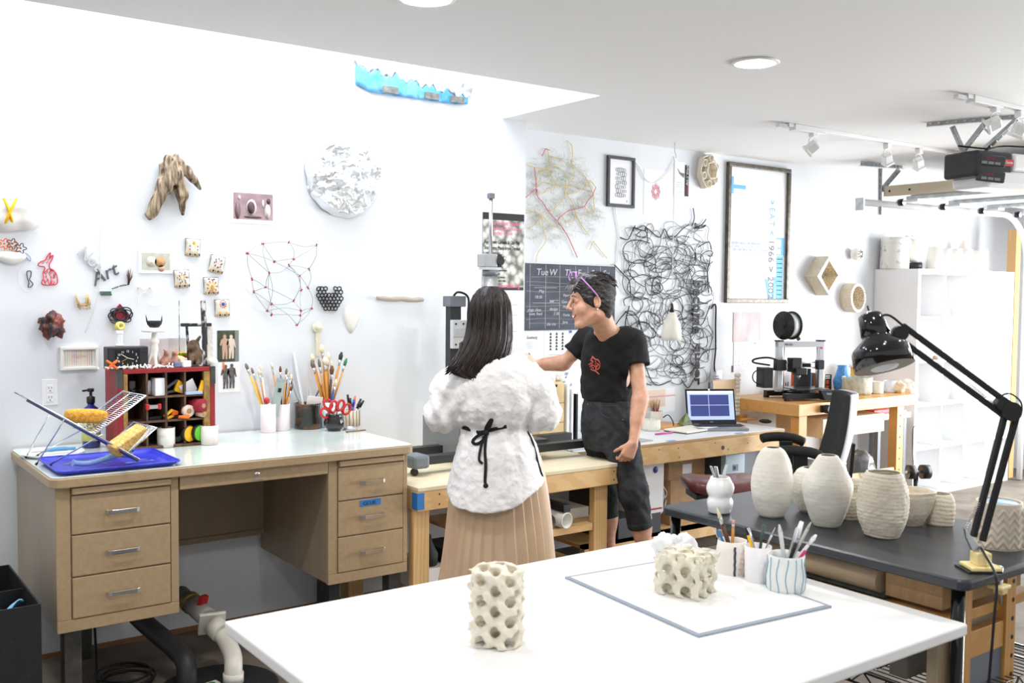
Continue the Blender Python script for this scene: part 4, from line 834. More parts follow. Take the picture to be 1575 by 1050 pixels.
cb('black_puck', 'flat black lid beside the small yellow clamp', 'lid', BLK, 2, 1, 0.7, 0.04, 0.03, 0.016, 0.2)
tag(MB().tube([(-0.02, 0, 0), (0.025, 0, -0.002)], [0.006, 0.009], 8).build('orange_screwdriver', ORA, loc=cell(2, 1, 0.85)+Vector((0, -0.045, 0.01))), 'orange screwdriver grip poking out of the middle row, third pigeonhole', 'screwdriver')
def spool(nm, lab, m, m2, i, j, fx, r, L, dz, rotz=0.5, dy=0.0):
    t = thing(nm, lab, 'spool', cell(i, j, fx)+Vector((0, dy, dz)), (PI/2, 0, rotz))
    MB().lathe([(0.008, -L/2), (r, -L/2), (r, L/2), (0.008, L/2)], 28).build('wound_thread', m, t); MB().lathe([(0.005, L/2+0.002), (0.011, L/2+0.002), (0.011, -L/2-0.002), (0.005, -L/2-0.002)], 20).build('tube_core', KRAFT, t)
spool('red_twine_spool', 'dark red twine spool in the middle row, right pigeonhole', C('crimson_twine', 150, 26, 48, 0.7, bump=0.4, bscale=200), None, 3, 1, 0.72, 0.030, 0.07, 0.052, 0.5, -0.02)
spool('cream_twine_spool', 'cream ring of twine left of the dark red spool', C('cream_twine', 226, 210, 190, 0.7), None, 3, 1, 0.16, 0.026, 0.02, 0.032, 0.2, -0.03)
spool('small_tan_spool', 'small tan spool below the dark red spool', C('tan_twine', 206, 178, 140, 0.7), None, 3, 1, 0.85, 0.014, 0.04, 0.016, 0.5, -0.03)
cb('folded_leaflet', 'folded white leaflet in the top right pigeonhole', 'leaflet', WHTP, 3, 2, 0.45, 0.07, 0.003, 0.06, (0.2, -0.5, 0.1))
cb('yellow_leaflet', 'yellow notepad edge sticking out of the top right pigeonhole', 'notepad', YEL, 3, 2, 0.8, 0.02, 0.01, 0.06, (0, 0.3, 0), -0.03)
cb('blue_booklet', 'pale blue booklet lying in the top right pigeonhole', 'booklet', C('pale_blue_card', 170, 190, 215, 0.5), 3, 2, 0.45, 0.075, 0.05, 0.012, 0.05, -0.02)
def measure(lab, c, fx):
    t = thing('tape_measure', lab, 'tape measure', cell(3, 0, fx)+Vector((0, -0.02, 0)))
    MB().lathe([(0, -0.014), (0.032, -0.014), (0.034, -0.010), (0.034, 0.010), (0.032, 0.014), (0, 0.014)], 24).build('case', c, t, (0, 0, 0.034), (PI/2, 0, 0.5))
    MB().lathe([(0.035, -0.009), (0.037, -0.009), (0.037, 0.009), (0.035, 0.009)], 24).build('rubber_band', BLK, t, (0, 0, 0.036), (PI/2, 0, 0.5))
measure('yellow and black tape measure in the bottom right pigeonhole', YEL, 0.22); measure('lime and black tape measure in the bottom right pigeonhole', GRN, 0.78)
tag(MB().prism([(-0.04, 0), (-0.03, 0.02), (0.02, 0.025), (0.04, 0.05), (0.045, 0.02), (0.02, 0.0)], -0.02, 0.02, 'y').build('black_pouch', BLK, loc=cell(2, 0, 0.5)+Vector((0, 0.0, 0.0)), bevel=0.004), 'black pouch in the bottom row, third pigeonhole', 'pouch')
# pliers in front of crate
def pliers(lab, m, px, py, a, s=1.0, z=0.012):
    p = PZ(px, py, ZD); t = thing('pliers', lab, 'pliers', (p.x, p.y, ZD+z), a, 'pliers in front of the crate')
    for sgn in (-1, 1): MB().tube(smooth_path([(0, 0.003*sgn, 0), (-0.03*s, 0.016*sgn, 0.002), (-0.07*s, 0.014*sgn, 0), (-0.09*s, 0.02*sgn, 0)], 4), 0.0075, 8).build('handle', m, t)
    MB().prism([(0, -0.012), (0.04*s, -0.003), (0.04*s, 0.003), (0, 0.012)], -0.005, 0.005).build('jaws', RAWST, t, bevel=0.002)
CY = 4.26
for k, (lab, m, px, py, a) in enumerate((('red-handled pliers lying left in front of the crate', RED, 278, 665, 2.3), ('blue-handled pliers second from left in front of the crate', BLUE, 284, 662, 2.0), ('yellow-handled pliers in front of the crate, above the blue pair', YEL, 288, 656, 1.8), ('blue and red grip pliers furthest right in front of the crate', C('teal_grip', 20, 130, 200, 0.4), 297, 663, 2.25))): pliers(lab, m, px, py, a, 1.0, 0.009 + 0.016*(k % 2) + (0.03 if k == 2 else 0))
tag(MB().tube(smooth_path([(-0.05, 0, 0), (0, 0.005, 0.003), (0.05, 0, 0)], 4), 0.006, 8).build('orange_tool_handle', ORA, loc=PZ(288, 650, ZD)+Vector((0, -0.03, 0.055))), 'orange tool handle lying over the yellow pliers', 'tool handle')
# things on the crate
ZT = ZD + CH + 0.0008
def TT(px, Y=4.36): return Vector((PY(px, 560, Y).x, Y, ZT))
t = thing('alarm_clock', 'black analogue clock radio on the left of the crate', 'clock', TT(194, 4.35), 0.0); t.scale = (0.72, 0.72, 0.78)
MB().box(-0.115, 0.115, -0.05, 0.05, 0.002, 0.118).build('case', C('charcoal_case', 40, 42, 46, 0.45), t, bevel=0.006)
MB().box(-0.075, 0.065, -0.053, -0.0505, 0.012, 0.104).build('clock_face', C('clock_black', 14, 14, 16, 0.3), t)
for k in range(12):
    a = PI/2 - 2*PI*(k+1)/12; rx, rz = 0.056, 0.036; x, z = rx*math.cos(a), rz*math.sin(a); text('numeral', str(k+1), 0.017, WHT, t, (-0.005+x, -0.054, 0.053+z), align='CENTER')
MB().bar((-0.005, -0.0555, 0.058), (-0.042, -0.0555, 0.08), 0.003, 0.0015, (0, 1, 0)).build('hour_hand', WHT, t); MB().bar((-0.005, -0.056, 0.058), (0.03, -0.056, 0.05), 0.003, 0.0015, (0, 1, 0)).build('minute_hand', WHT, t)
MB().bar((-0.005, -0.0565, 0.058), (-0.04, -0.0565, 0.04), 0.0015, 0.001, (0, 1, 0)).build('alarm_hand', YEL, t)
MB().box(0.08, 0.112, -0.052, -0.0505, 0.085, 0.089).build('trim', INK, t)
MB().box(-0.117, 0.117, -0.052, 0.052, 0.0001, 0.0019).build('foot', BLK, t)
t = thing('white_clip', 'white plastic clip standing on top of the alarm clock', 'clip', TT(184, 4.36)+Vector((0, 0, 0.0935))); MB().box(-0.012, 0.012, -0.008, 0.008, 0, 0.05).box(-0.014, 0.014, -0.01, 0.01, 0.05, 0.065).box(-0.016, 0.016, -0.01, 0.01, 0, 0.008).build('clip_body', WHTG, t, bevel=0.003)
# loose white fragments, an orange jack, figures
mb = MB()
for k in range(55): p = Vector((rnd.uniform(-.16, .17), rnd.uniform(-.02, .02), 0.004+0.008*rnd.random())); d_ = Vector((rnd.uniform(-1, 1), rnd.uniform(-1, 1), rnd.uniform(-.2, .6))).normalized()*0.012; mb.tube([p-d_*0.5, p+d_], [0.004, 0.003], 5)
o = tag(mb.build('porcelain_fragments', PORC, loc=TT(205, 4.268)+Vector((0.03, 0.02, 0))), 'scatter of small white porcelain twigs along the front of the crate top', 'fragments'); o['kind'] = 'stuff'
mb = MB(); c = Vector((0, 0, 0.02))
for d_ in ((1, 0, .8), (-1, 0, .8), (1, 0, -.9), (-1, 0, -.9), (0, 1, 0)): mb.tube([c, c+Vector(d_).normalized()*0.024], [0.007, 0.005], 7); mb.ball(c+Vector(d_).normalized()*0.024, 0.006, 8)
tag(mb.build('orange_star_figure', ORA, loc=TT(172, 4.262)+Vector((0.004, 0.012, 0.002))), 'orange star-limbed toy figure at the front left of the crate top', 'toy')
t = thing('white_figurine', 'slender white figurine balancing a black twisted crown on the crate', 'figurine', TT(238, 4.33))
S = SDF((-0.05, -0.045, 0.0), (0.06, 0.045, 0.16), 0.0035)
for a, b, ra, rb in (((-0.032, 0, 0.008), (-0.004, 0, 0.085), 0.008, 0.008), ((0.030, 0.01, 0.008), (0.004, 0, 0.085), 0.008, 0.008), ((0.0, -0.02, 0.008), (0, 0, 0.08), 0.007, 0.008), ((0, 0, 0.08), (0, 0, 0.14), 0.011, 0.013)): S.U(S.cap(a, b, ra, rb), 0.012)
S.U(S.ell((0, 0, 0.112), (0.020, 0.016, 0.012)), 0.01); S.obj('body', PORC, t)
MB().lathe([(0, 0.150), (0.045, 0.152), (0.05, 0.158), (0.03, 0.17), (0, 0.172)], 24, fn=lambda a, r, z: r*(1+0.12*math.sin(5*a))).build('ruffled_collar', PORC, t)
mb = MB().lathe([(0, 0.172), (0.02, 0.173), (0.03, 0.185), (0.034, 0.20), (0.028, 0.2), (0.015, 0.185), (0, 0.182)], 24, fn=lambda a, r, z: r*(1+0.15*math.sin(4*a))); mb.tube([(-0.03, 0, 0.195), (-0.036, 0, 0.225)], [0.004, 0.001], 6).tube([(0.03, 0, 0.195), (0.032, 0, 0.222)], [0.004, 0.001], 6); mb.build('crown', C('black_clay', 34, 32, 36, 0.5, bump=0.6, bscale=120), t)
t = thing('copper_figures', 'pair of small pinkish-brown seated figures beside the white figurine', 'figurine', TT(262, 4.32))
S = SDF((-0.06, -0.04, 0.0), (0.06, 0.04, 0.09), 0.003); 
for sx in (-0.022, 0.022):
    S.U(S.ell((sx, 0, 0.022), (0.022, 0.02, 0.022)), 0.01); S.U(S.cap((sx, 0, 0.03), (sx*0.8, 0, 0.052), 0.014, 0.01), 0.01); S.U(S.ell((sx*0.8, -0.004, 0.06), (0.011, 0.012, 0.012)), 0.004); S.U(S.cap((sx, -0.01, 0.02), (sx*1.8, -0.02, 0.008), 0.009, 0.007), 0.008)
    S.U(S.cap((sx*0.9, 0, 0.066), (sx*1.3, 0, 0.078), 0.005, 0.002), 0.003)
S.obj('body', C('pinkish_clay', 186, 138, 120, 0.5, c2=(150, 100, 86), scale=60), t)
t = thing('chocolate_rabbit', 'brown moulded rabbit figure inside the small chair', 'figurine', TT(300, 4.37))
S = SDF((-0.05, -0.05, 0.0), (0.05, 0.05, 0.14), 0.0035); S.U(S.ell((0.005, 0, 0.04), (0.034, 0.034, 0.04))); S.U(S.ell((-0.008, -0.005, 0.088), (0.026, 0.025, 0.026)), 0.015); S.U(S.ell((-0.025, -0.015, 0.08), (0.014, 0.014, 0.012)), 0.01)
S.U(S.cap((0.008, 0, 0.105), (0.022, 0, 0.126), 0.009, 0.006), 0.006); S.U(S.cap((-0.02, -0.02, 0.04), (-0.03, -0.03, 0.008), 0.012, 0.01), 0.008); S.U(S.cap((0.02, -0.025, 0.03), (0.0, -0.036, 0.008), 0.014, 0.01), 0.008); S.sub(S.ell((-0.022, -0.026, 0.095), (0.006, 0.006, 0.005)))
S.obj('body', C('chocolate', 120, 96, 72, 0.4, c2=(96, 74, 54), scale=30), t)
# small distressed chair/easel
t = thing('miniature_chair', 'miniature distressed black and white wooden chair on the crate', 'model chair', TT(300, 4.36)); DB = C('distressed_paint', 44, 44, 48, 0.6, c2=(220, 216, 210), scale=26, lo=0.52, hi=0.62)
X = lambda px, Y=4.36: PY(px, 560, Y).x - t.location.x
Z = lambda py, px=305, Y=4.36: PY(px, py, Y).z - ZT
def cl(p0, p1, w, d_, m=DB, nm='chair_leg', dy=0): MB().bar((X(p0[0]), dy, Z(p0[1])), (X(p1[0]), dy, Z(p1[1])), w, d_).build(nm, m, t, bevel=0.002)
cl((306, 462), (309, 566), 0.016, 0.02, dy=-0.055); cl((311, 463), (314, 530), 0.016, 0.014, dy=-0.02); cl((318, 461), (319, 498), 0.010, 0.012, dy=0.03); cl((291, 502), (294, 560), 0.010, 0.012, dy=0.03)
cl((277, 499), (322, 499), 0.03, 0.014, nm='seat_bar', dy=-0.02); cl((277, 561), (316, 562), 0.05, 0.012, nm='base_bar', dy=-0.04); MB().cyl((X(276), 0.0, Z(462)), (X(276), 0.0, Z(562)), 0.0016, 6).build('wire_rod', DB, t)
cl((322, 500), (322, 564), 0.028, 0.028, C('chipped_white', 230, 226, 220, 0.6, bump=0.6, bscale=70), 'white_post', 0.0)
MB().ball((X(323), -0.03, 0.017), 0.02, 12, (1.3, 1, 0.8)).build('white_base_lump', PORC, t)
t = thing('striped_toy', 'red yellow and green striped curved toy behind the brown rabbit', 'toy', TT(281, 4.42)); 
for r, m in ((0.055, YEL), (0.047, GRN), (0.039, RED)): MB().tube([(r*math.cos(a)*1.0, 0, r*0.9*math.sin(a)+0.004) for a in [PI*i/14 for i in range(15)]], 0.0045, 6).build('stripe', m, t)
tag(MB().ball((0, 0, 0.02), 0.03, 14, (1.2, 0.8, 0.8)).build('ivory_lump', C('ivory', 232, 210, 160, 0.5), loc=TT(274, 4.345)), 'ivory rounded lump beside the striped toy', 'lump'); bpy.data.objects['ivory_lump'].location.z += 0.004
tag(MB().box(-0.02, 0.02, -0.012, 0.012, 0.0, 0.028).build('white_paper_fold', WHTP, loc=TT(286, 4.29), rot=0.3, bevel=0.004), 'small folded white paper at the foot of the miniature chair', 'paper')
tag(MB().box(-0.016, 0.016, -0.01, 0.01, 0.0, 0.026).build('grey_stone_block', C('blue_grey_stone', 110, 116, 140, 0.6), loc=TT(272.5, 4.285), rot=0.1, bevel=0.006), 'small blue-grey stone right of the brown seated figures', 'stone')
tag(MB().box(-0.10, 0.10, -0.001, 0.001, 0.0, 0.12).build('white_card', WHTG, loc=TT(250, 4.45), rot=(0.1, 0, 0), bevel=0.0005), 'white card leaning on the wall behind the figurine', 'card')
# ------------------------------------------------------------------ cups and brush pots
def pot(nm, lab, cat, px, py, r, h, m, prof=None, wall=0.004, group=None, z=ZD, fn=None, n=36):
    p = PZ(px, py, z); c = Vector((p.x, p.y, z)); c += Vector((0.589, 0.807, 0)).normalized()*r   # px,py is the front foot
    t = thing(nm, lab, cat, c, 0, group)
    pr = prof or [(0.92, 0), (1, 0.04), (1, 1)]
    o_ = [(0, 0)] + [(a*r, b*h) for a, b in pr]; i_ = [((a*r-wall), max(b*h, wall)) for a, b in reversed(pr)] + [(0, wall)]
    MB().lathe(o_ + i_, n, fn=fn).build('vessel', m, t); return t, c
SLIP = C('swirled_slip', 226, 222, 214, 0.5, c2=(176, 160, 148), scale=14, stretch=(1, 1, 3), lo=0.5, hi=0.75); SLIP2 = C('pink_blue_slip', 226, 224, 218, 0.5, c2=(216, 190, 184), scale=10, lo=0.5, hi=0.7)
pot('slip_cup', 'small white cup with grey-brown swirls in front of the crate', 'cup', 251, 689, 0.037, 0.084, SLIP)
pot('slip_cup', 'small pale cup with a pinkish rabbit motif, right of the grey swirled cup', 'cup', 318, 685, 0.037, 0.084, SLIP2)
pot('knotted_bowl', 'low grey-white bowl with a rope-textured rim right of the crate', 'bowl', 352, 661, 0.045, 0.055, C('grey_glaze', 214, 212, 204, 0.4, c2=(180, 178, 170), scale=20), [(0.85, 0), (1.0, 0.3), (0.95, 0.8), (1.0, 1)], fn=lambda a, r, z: r*(1+0.03*math.sin(26*a+z*80)) if z > 0.03 else r)
tag(MB().box(-0.03, 0.03, -0.02, 0.02, 0, 0.022).build('pale_blue_eraser', C('pale_blue', 190, 214, 230, 0.5), loc=T(332, 652)+Vector((0, 0.02, 0)), rot=0.1, bevel=0.004), 'pale blue block beside the rope-rimmed bowl', 'block')
o = T(392, 660); tag(MB().ball((0, 0, 0.028), 0.028, 18).build('peach_ball', C('peach_skin', 236, 222, 196, 0.6), loc=o+Vector((0.0, 0.03, 0))), 'small peach-coloured ball left of the pink cylinder pots', 'ball')
def brush(t, x, y, base, ang, tilt, L, kind='brush', m=None, nm=None):
    """slanted stick in pot; ang azimuth of lean, tilt from vertical"""
    d = Vector((math.sin(tilt)*math.cos(ang), math.sin(tilt)*math.sin(ang), math.cos(tilt))); b = Vector(base)
    return b, b+d*L, d
BRN = C('brush_handle_amber', 206, 140, 60, 0.35); BRD = C('brush_handle_dark', 90, 56, 36, 0.4); BRY = C('brush_handle_yellow', 240, 196, 60, 0.35); BRI = C('bristle_cream', 232, 218, 186, 0.8); BRIG = C('bristle_grey', 120, 112, 104, 0.8); BRIB = C('bristle_brown', 110, 74, 50, 0.8)
def add_brush(c, dx, dy, L, h0, hm, bm, w=0.0045, lab='', grp='', bl=0.03, fer=0.03, fl=1.0):
    """c: pot centre (world). Foot inside the pot, tip leaning by dx,dy."""
    b = c + Vector((-dx*0.12, -dy*0.12, 0.008)); e = c + Vector((dx, dy, L)); d = (e-b).normalized()
    t = thing('paint_brush', lab, 'brush', b, (d.to_track_quat('Z', 'Y').to_euler()[:]), grp); LL = (e-b).length
    t.rotation_euler = d.to_track_quat('Z', 'Y').to_euler()
    MB().tube([(0, 0, 0), (0, 0, LL*0.5), (0, 0, LL-bl-fer)], [w*0.45, w*1.1, w*0.9], 8).build('handle', hm, t)
    MB().tube([(0, 0, LL-bl-fer), (0, 0, LL-bl)], [w*0.9, w*1.3], 10).build('ferrule', STEEL, t)
    q = MB().tube([(0, 0, LL-bl), (0, 0, LL-bl*0.5), (0, 0, LL)], [w*1.3, w*1.7, w*0.7], 10).build('bristles', bm, t); q.scale = (fl, 1, 1)
PINKP = C('blush_pot', 236, 226, 230, 0.4)
t, c1 = pot('cylinder_pot', 'tall blush-white cylinder pot, left of the twin brush pots', 'pot', 410, 666, 0.036, 0.135, PINKP, [(0.98, 0), (1, 0.02), (1, 1)], group='blush cylinder pots')
t, c2_ = pot('cylinder_pot', 'tall blush-white cylinder pot, right of the twin brush pots', 'pot', 431, 663, 0.038, 0.128, PINKP, [(0.98, 0), (1, 0.02), (1, 1)], group='blush cylinder pots')
G1 = 'brushes in the blush cylinder pots'
add_brush(c1, -0.10, 0.03, 0.33, 0, BRY, BRIG, 0.005, 'long yellow-handled brush leaning far left out of the left blush pot', G1)
L1 = [(-0.075, 0.02, 0.31, BRN, BRIG, 'thin amber brush leaning left, second in the blush pots'), (-0.035, 0.03, 0.30, BRN, BRI, 'amber brush with pale bristles leaning left in the blush pots'), (-0.04, -0.005, 0.325, C('white_handle', 232, 230, 226, 0.4), BRI, 'white-handled brush with cream bristles in the left blush pot')]
for dx, dy, L, hm, bm, lab in L1: add_brush(c1, dx, dy, L, 0, hm, bm, 0.004, lab, G1)
L2 = [(-0.05, 0.01, 0.33, BRN, BRI, 'fan-tipped pale brush, tallest in the right blush pot'), (0.0, 0.02, 0.31, BRD, BRIB, 'dark brush with brown bristles upright in the right blush pot'), (0.02, -0.01, 0.30, BRN, BRIG, 'amber brush upright in the right blush pot'), (0.035, 0.01, 0.285, BLK, BRI, 'black-handled brush in the right blush pot'), (0.05, 0.0, 0.27, BRN, BRI, 'amber brush leaning slightly right in the right blush pot'), (0.06, 0.015, 0.25, BRD, BRIG, 'dark brown brush leaning right in the right blush pot'), (0.045, -0.02, 0.22, BRN, BRIB, 'short amber brush at the right rim of the right blush pot')]
for dx, dy, L, hm, bm, lab in L2: add_brush(c2_, dx, dy, L, 0, hm, bm, 0.004, lab, G1, fl=1.8 if 'fan' in lab else 1)
t = thing('paint_tube', 'grey paint tube sticking out of the left blush pot', 'paint tube', c1+Vector((0.012, -0.005, 0.04)), (0.05, 0.22, 0)); MB().grid(lambda u, v: (0.022*math.cos(2*PI*u), 0.016*math.sin(2*PI*u)*(1-v*0.92), 0.04+0.17*v), 20, 6, cu=True).build('tube_body', C('sage_tube', 160, 172, 168, 0.35), t); MB().box(-0.023, 0.023, -0.003, 0.003, 0.208, 0.222).build('crimp', C('sage_tube', 160, 172, 168, 0.35), t); MB().box(-0.008, 0.008, -0.0105, -0.0095, 0.155, 0.175).build('printed_mark', INK, t)
tag(MB().ball((0, 0, 0), 0.014, 12, (1, 1, 1.2)).build('red_ball', RED, loc=c1+Vector((-0.012, -0.01, 0.152))), 'small red ball peeking over the left blush pot', 'ball')
# dark pot with rulers
t, c3 = pot('dark_glazed_pot', 'wide dark pot with rust and green landscape glaze', 'pot', 469, 661, 0.066, 0.125, C('dark_glaze', 40, 38, 32, 0.25, c2=(140, 84, 40), scale=7, stretch=(1, 1, 2.5), lo=0.5, hi=0.68, coat=0.4), [(0.92, 0), (0.97, 0.05), (0.93, 0.5), (0.95, 0.9), (1.0, 1)])
def rul(lab, dx, dy, L, w, m):
    b = c3 + Vector((-dx*0.1, 0.01+dy*0.2, 0.01)); e = c3 + Vector((dx, dy, L)); d = (e-b)
    t = thing('ruler', lab, 'ruler', b, 0, 'rulers in the dark pot'); t.rotation_euler = d.normalized().to_track_quat('Z', 'Y').to_euler()
    R_ = MB().box(-w/2, w/2, -0.001, 0.001, 0, d.length).build('blade', m, t)
    R_.rotation_euler = (0, 0, 0)
    mb = MB()
    for k in range(int(d.length/0.01)): mb.box(w/2-(0.008 if k % 5 == 0 else 0.004), w/2-0.0002, -0.0014, -0.001, k*0.01, k*0.01+0.0008)
    o_ = mb.build('graduations', C('grey_mark', 120, 130, 132, 0.6), t); o_['kind'] = 'stuff'
rul('wide white ruler rising highest from the dark pot', -0.045, 0.06, 0.37, 0.038, C('white_ruler', 240, 242, 246, 0.3)); rul('greenish ruler leaning left from the dark pot', -0.10, 0.02, 0.29, 0.034, C('green_white_ruler', 214, 226, 222, 0.3))
tag(MB().tube([(0, 0, 0), (0.02, 0, 0.30)], [0.003, 0.002], 6).build('thin_rod', C('beige_rod', 186, 172, 150, 0.5), loc=c3+Vector((-0.005, 0.0, 0.01))), 'thin beige rod standing in the dark pot', 'rod')
tag(MB().box(-0.04, 0.04, -0.002, 0.002, 0, 0.14).build('cream_card', PORC, loc=c3+Vector((0.005, -0.02, 0.02)), rot=(0.1, 0.15, 0), bevel=0.001), 'cream card rising above the rim of the dark pot', 'card')
tag(MB().tube(smooth_path([(0.02, 0, 0.01), (0.035, 0, 0.13), (0.055, 0.0, 0.17), (0.075, 0, 0.20), (0.08, 0, 0.215), (0.06, 0, 0.19), (0.04, 0, 0.15)], 5), 0.0018, 6).build('bent_wire', RAWST, loc=c3), 'bent dark wire leaning right out of the dark pot', 'wire')
# brush jar behind the scissors
t, c4 = pot('brush_jar', 'pale blue-white jar crammed with large brushes behind the black pot', 'jar', 502, 658, 0.042, 0.125, C('pale_blue_glaze', 206, 222, 232, 0.35), [(0.95, 0), (1, 0.05), (1, 1)])
G2 = 'brushes in the pale blue jar'
L3 = [(-0.085, 0.01, 0.335, BRN, BRIG, 0.006, 1.0, 'amber brush leaning furthest left in the pale blue jar'), (-0.075, 0.03, 0.365, BRN, BRI, 0.006, 1.4, 'amber brush with cream bristles, left side of the pale blue jar'), (-0.055, -0.01, 0.34, BRN, BRIG, 0.005, 1, 'amber brush with grey bristles, left of centre in the pale blue jar'),
      (-0.02, 0.03, 0.41, BRN, BRI, 0.006, 1.9, 'tallest brush with wide cream bristles in the pale blue jar'), (-0.02, -0.01, 0.35, BRN, BRI, 0.008, 1.6, 'thick amber brush with cream bristles, centre of the pale blue jar'), (0.01, 0.02, 0.37, BRN, BRI, 0.005, 1.2, 'amber brush right behind the brown-haired mop brush'),
      (0.018, -0.01, 0.305, BRD, BRIB, 0.007, 1.8, 'round mop brush with dark brown hair in the pale blue jar'), (0.03, 0.02, 0.33, BRN, BRI, 0.004, 1, 'thin brush with cream tip right of the mop brush'), (0.085, 0.02, 0.37, BRN, C('bristle_black', 60, 60, 62, 0.8), 0.006, 1.2, 'brush with black bristles leaning right in the pale blue jar'), (0.10, -0.005, 0.34, BRN, C('bristle_green', 60, 130, 80, 0.8), 0.005, 1.1, 'green-tipped brush leaning furthest right in the pale blue jar'),
      (0.035, -0.02, 0.24, C('blue_handle', 40, 80, 170, 0.4), BRI, 0.005, 1, 'short blue-handled brush in the pale blue jar')]
for dx, dy, L, hm, bm, w, fl, lab in L3: add_brush(c4, dx, dy, L, 0, hm, bm, w, lab, G2, 0.04, 0.03, fl)
# black pot with scissors
t, c5 = pot('round_black_pot', 'small round glossy black pot holding red scissors', 'pot', 511, 664, 0.050, 0.082, C('tenmoku', 26, 22, 22, 0.12, coat=0.6), [(0.6, 0), (0.95, 0.25), (1, 0.5), (0.85, 0.82), (0.78, 0.92), (0.85, 1.0)], group=None)
def scissors(lab, dx, a, z, m=RED):
    t = thing('scissors', lab, 'scissors', c5+Vector((dx, -0.005, z)), (0, a, 0.2), 'scissors in the round black pot')
    for s_ in (-1, 1):
        MB().tube([(s_*0.022+0.02*math.cos(q), 0, 0.03+0.028*math.sin(q)+0.006*s_) for q in [2*PI*i/16 for i in range(16)]], 0.0062, 8, closed=True).build('handle_loop', m, t)
        MB().prism([(-0.006*s_, -0.075), (0.004*s_, -0.07), (0.012*s_, 0.0), (0.002*s_, 0.006)], 0.002*s_-0.001, 0.002*s_+0.001, 'y').build('blade', STEEL, t)
scissors('red-handled scissors tilted left in the round black pot', -0.022, -0.9, 0.092); scissors('red-handled scissors upright in the middle of the black pot', 0.008, 0.25, 0.088); scissors('red-handled scissors tilted right in the round black pot', 0.03, 0.75, 0.088)
# striped pot with pens
t, c6 = pot('striped_pot', 'beige pot with dark vertical stripes holding pens', 'pot', 538, 657, 0.042, 0.082, C('beige_stripe', 214, 200, 178, 0.6), [(0.95, 0), (1, 0.04), (1, 1)])
for k in range(14):
    a = 2*PI*k/14; mbq = MB().tube([(0.0425*math.cos(a+0.03*math.sin(i)), 0.0425*math.sin(a+0.03*math.sin(i)), 0.004+i*0.0128) for i in range(7)], 0.0016, 5); mbq.build('painted_stripe', C('stripe_brown', 84, 62, 52, 0.7), t)
G3 = 'pens in the striped pot'
def pen(c, dx, dy, L, m, lab, grp, cap=None, r=0.0045, nm='pen', cat='pen'):
    b = c+Vector((-dx*0.2, -dy*0.2, 0.008)); e = c+Vector((dx, dy, L)); t = thing(nm, lab, cat, b, 0, grp); t.rotation_euler = (e-b).normalized().to_track_quat('Z', 'Y').to_euler(); LL = (e-b).length
    MB().tube([(0, 0, 0), (0, 0, LL*0.72)], r, 10).build('barrel', m, t); MB().tube([(0, 0, LL*0.72), (0, 0, LL)], [r*1.15, r*0.9], 10).build('cap', cap or m, t)
SILV = C('silver_barrel', 190, 192, 196, 0.3, metal=0.5)
for dx, dy, L, m, cap, lab in ((-0.02, 0.0, 0.16, BLK, BLK, 'thick black marker at the left of the striped pot'), (0.005, 0.02, 0.14, BLK, BLK, 'black pen behind the blue one in the striped pot'), (0.015, 0.0, 0.135, C('pen_blue', 40, 80, 180, 0.3), None, 'blue capped pen in the striped pot'), (0.03, 0.015, 0.15, ORA, None, 'orange capped pen in the striped pot'), (0.045, -0.01, 0.12, SILV, BLK, 'silver marker with black cap leaning right in the striped pot'), (0.055, 0.0, 0.135, WHT, BLK, 'white marker with black cap leaning right in the striped pot'), (0.07, 0.0, 0.125, SILV, BLK, 'silver marker leaning furthest right in the striped pot')): pen(c6, dx, dy, L, m, lab, G3, cap, 0.006)
t = thing('bracelet_tape', 'small silver ring lying in front of the striped pot', 'ring', T(542, 661)+Vector((0, 0.02, 0))); MB().lathe([(0.028, 0), (0.034, 0), (0.034, 0.012), (0.028, 0.012), (0.028, 0)], 30).build('band', SILV, t)
t = thing('bamboo_pen', 'short brown bamboo stick lying right of the black pot', 'stick', T(548, 664)+Vector((0, 0.0, 0.004))); MB().tube([(-0.055, 0, 0), (0.055, 0.01, 0)], 0.0035, 8).build('stick', C('bamboo', 150, 112, 60, 0.5, c2=(80, 52, 30), scale=50), t)
# ------------------------------------------------------------------ under and beside the desk
t = thing('black_storage_bin', 'open black plastic bin on the floor left of the steel desk', 'bin', (0.23, 3.66, 0)); BW2, BD2, BH = 0.455, 0.6, 0.52
BS = C('scuffed_black', 34, 34, 36, 0.45, c2=(58, 58, 60), scale=40, lo=0.6, hi=0.8)
MB().box(0, BW2, 0, 0.006, 0.001, BH).box(0, BW2, BD2-0.006, BD2, 0.001, BH).box(0, 0.006, 0.006, BD2-0.006, 0.001, BH).box(BW2-0.006, BW2, 0.006, BD2-0.006, 0.001, BH).box(0, BW2, 0, BD2, 0.001, 0.008).build('bin_body', BS, t)
MB().box(0.006, BW2-0.006, 0.3, 0.306, 0.01, BH-0.02).build('divider', BS, t)
o = tag(MB().grid(lambda u, v: (0.14*u-0.07, 0.06*math.sin(v*3), 0.16*v+0.02*math.sin(u*9)), 16, 16).build('blue_rag', C('light_blue_cloth', 130, 190, 220, 0.8), loc=(0.58, 3.78, 0.335), rot=(0.2, 0, 0.5), solid=0.004), 'light blue cloth bunched inside the black bin', 'cloth')
PIPEG = C('dark_pipe', 58, 58, 60, 0.45); PVC = C('pvc_white', 232, 228, 218, 0.35)
tag(MB().tube(smooth_path([PY(190, 925, 4.45), PY(222, 957, 4.3), PY(272, 1000, 4.08), PY(285, 1018, 4.0), PY(287, 1036, 3.98), PY(287, 1056, 3.98)], 6), 0.040, 20).build('black_waste_pipe', PIPEG), 'thick black waste pipe bending down to the floor under the desk', 'pipe')
t = thing('pvc_waste_pipe', 'white plastic waste pipe with red-handled valve beside the black pipe', 'pipe', (1.52, 4.5, 0.34)); O = Vector((1.52, 4.5, 0.34))
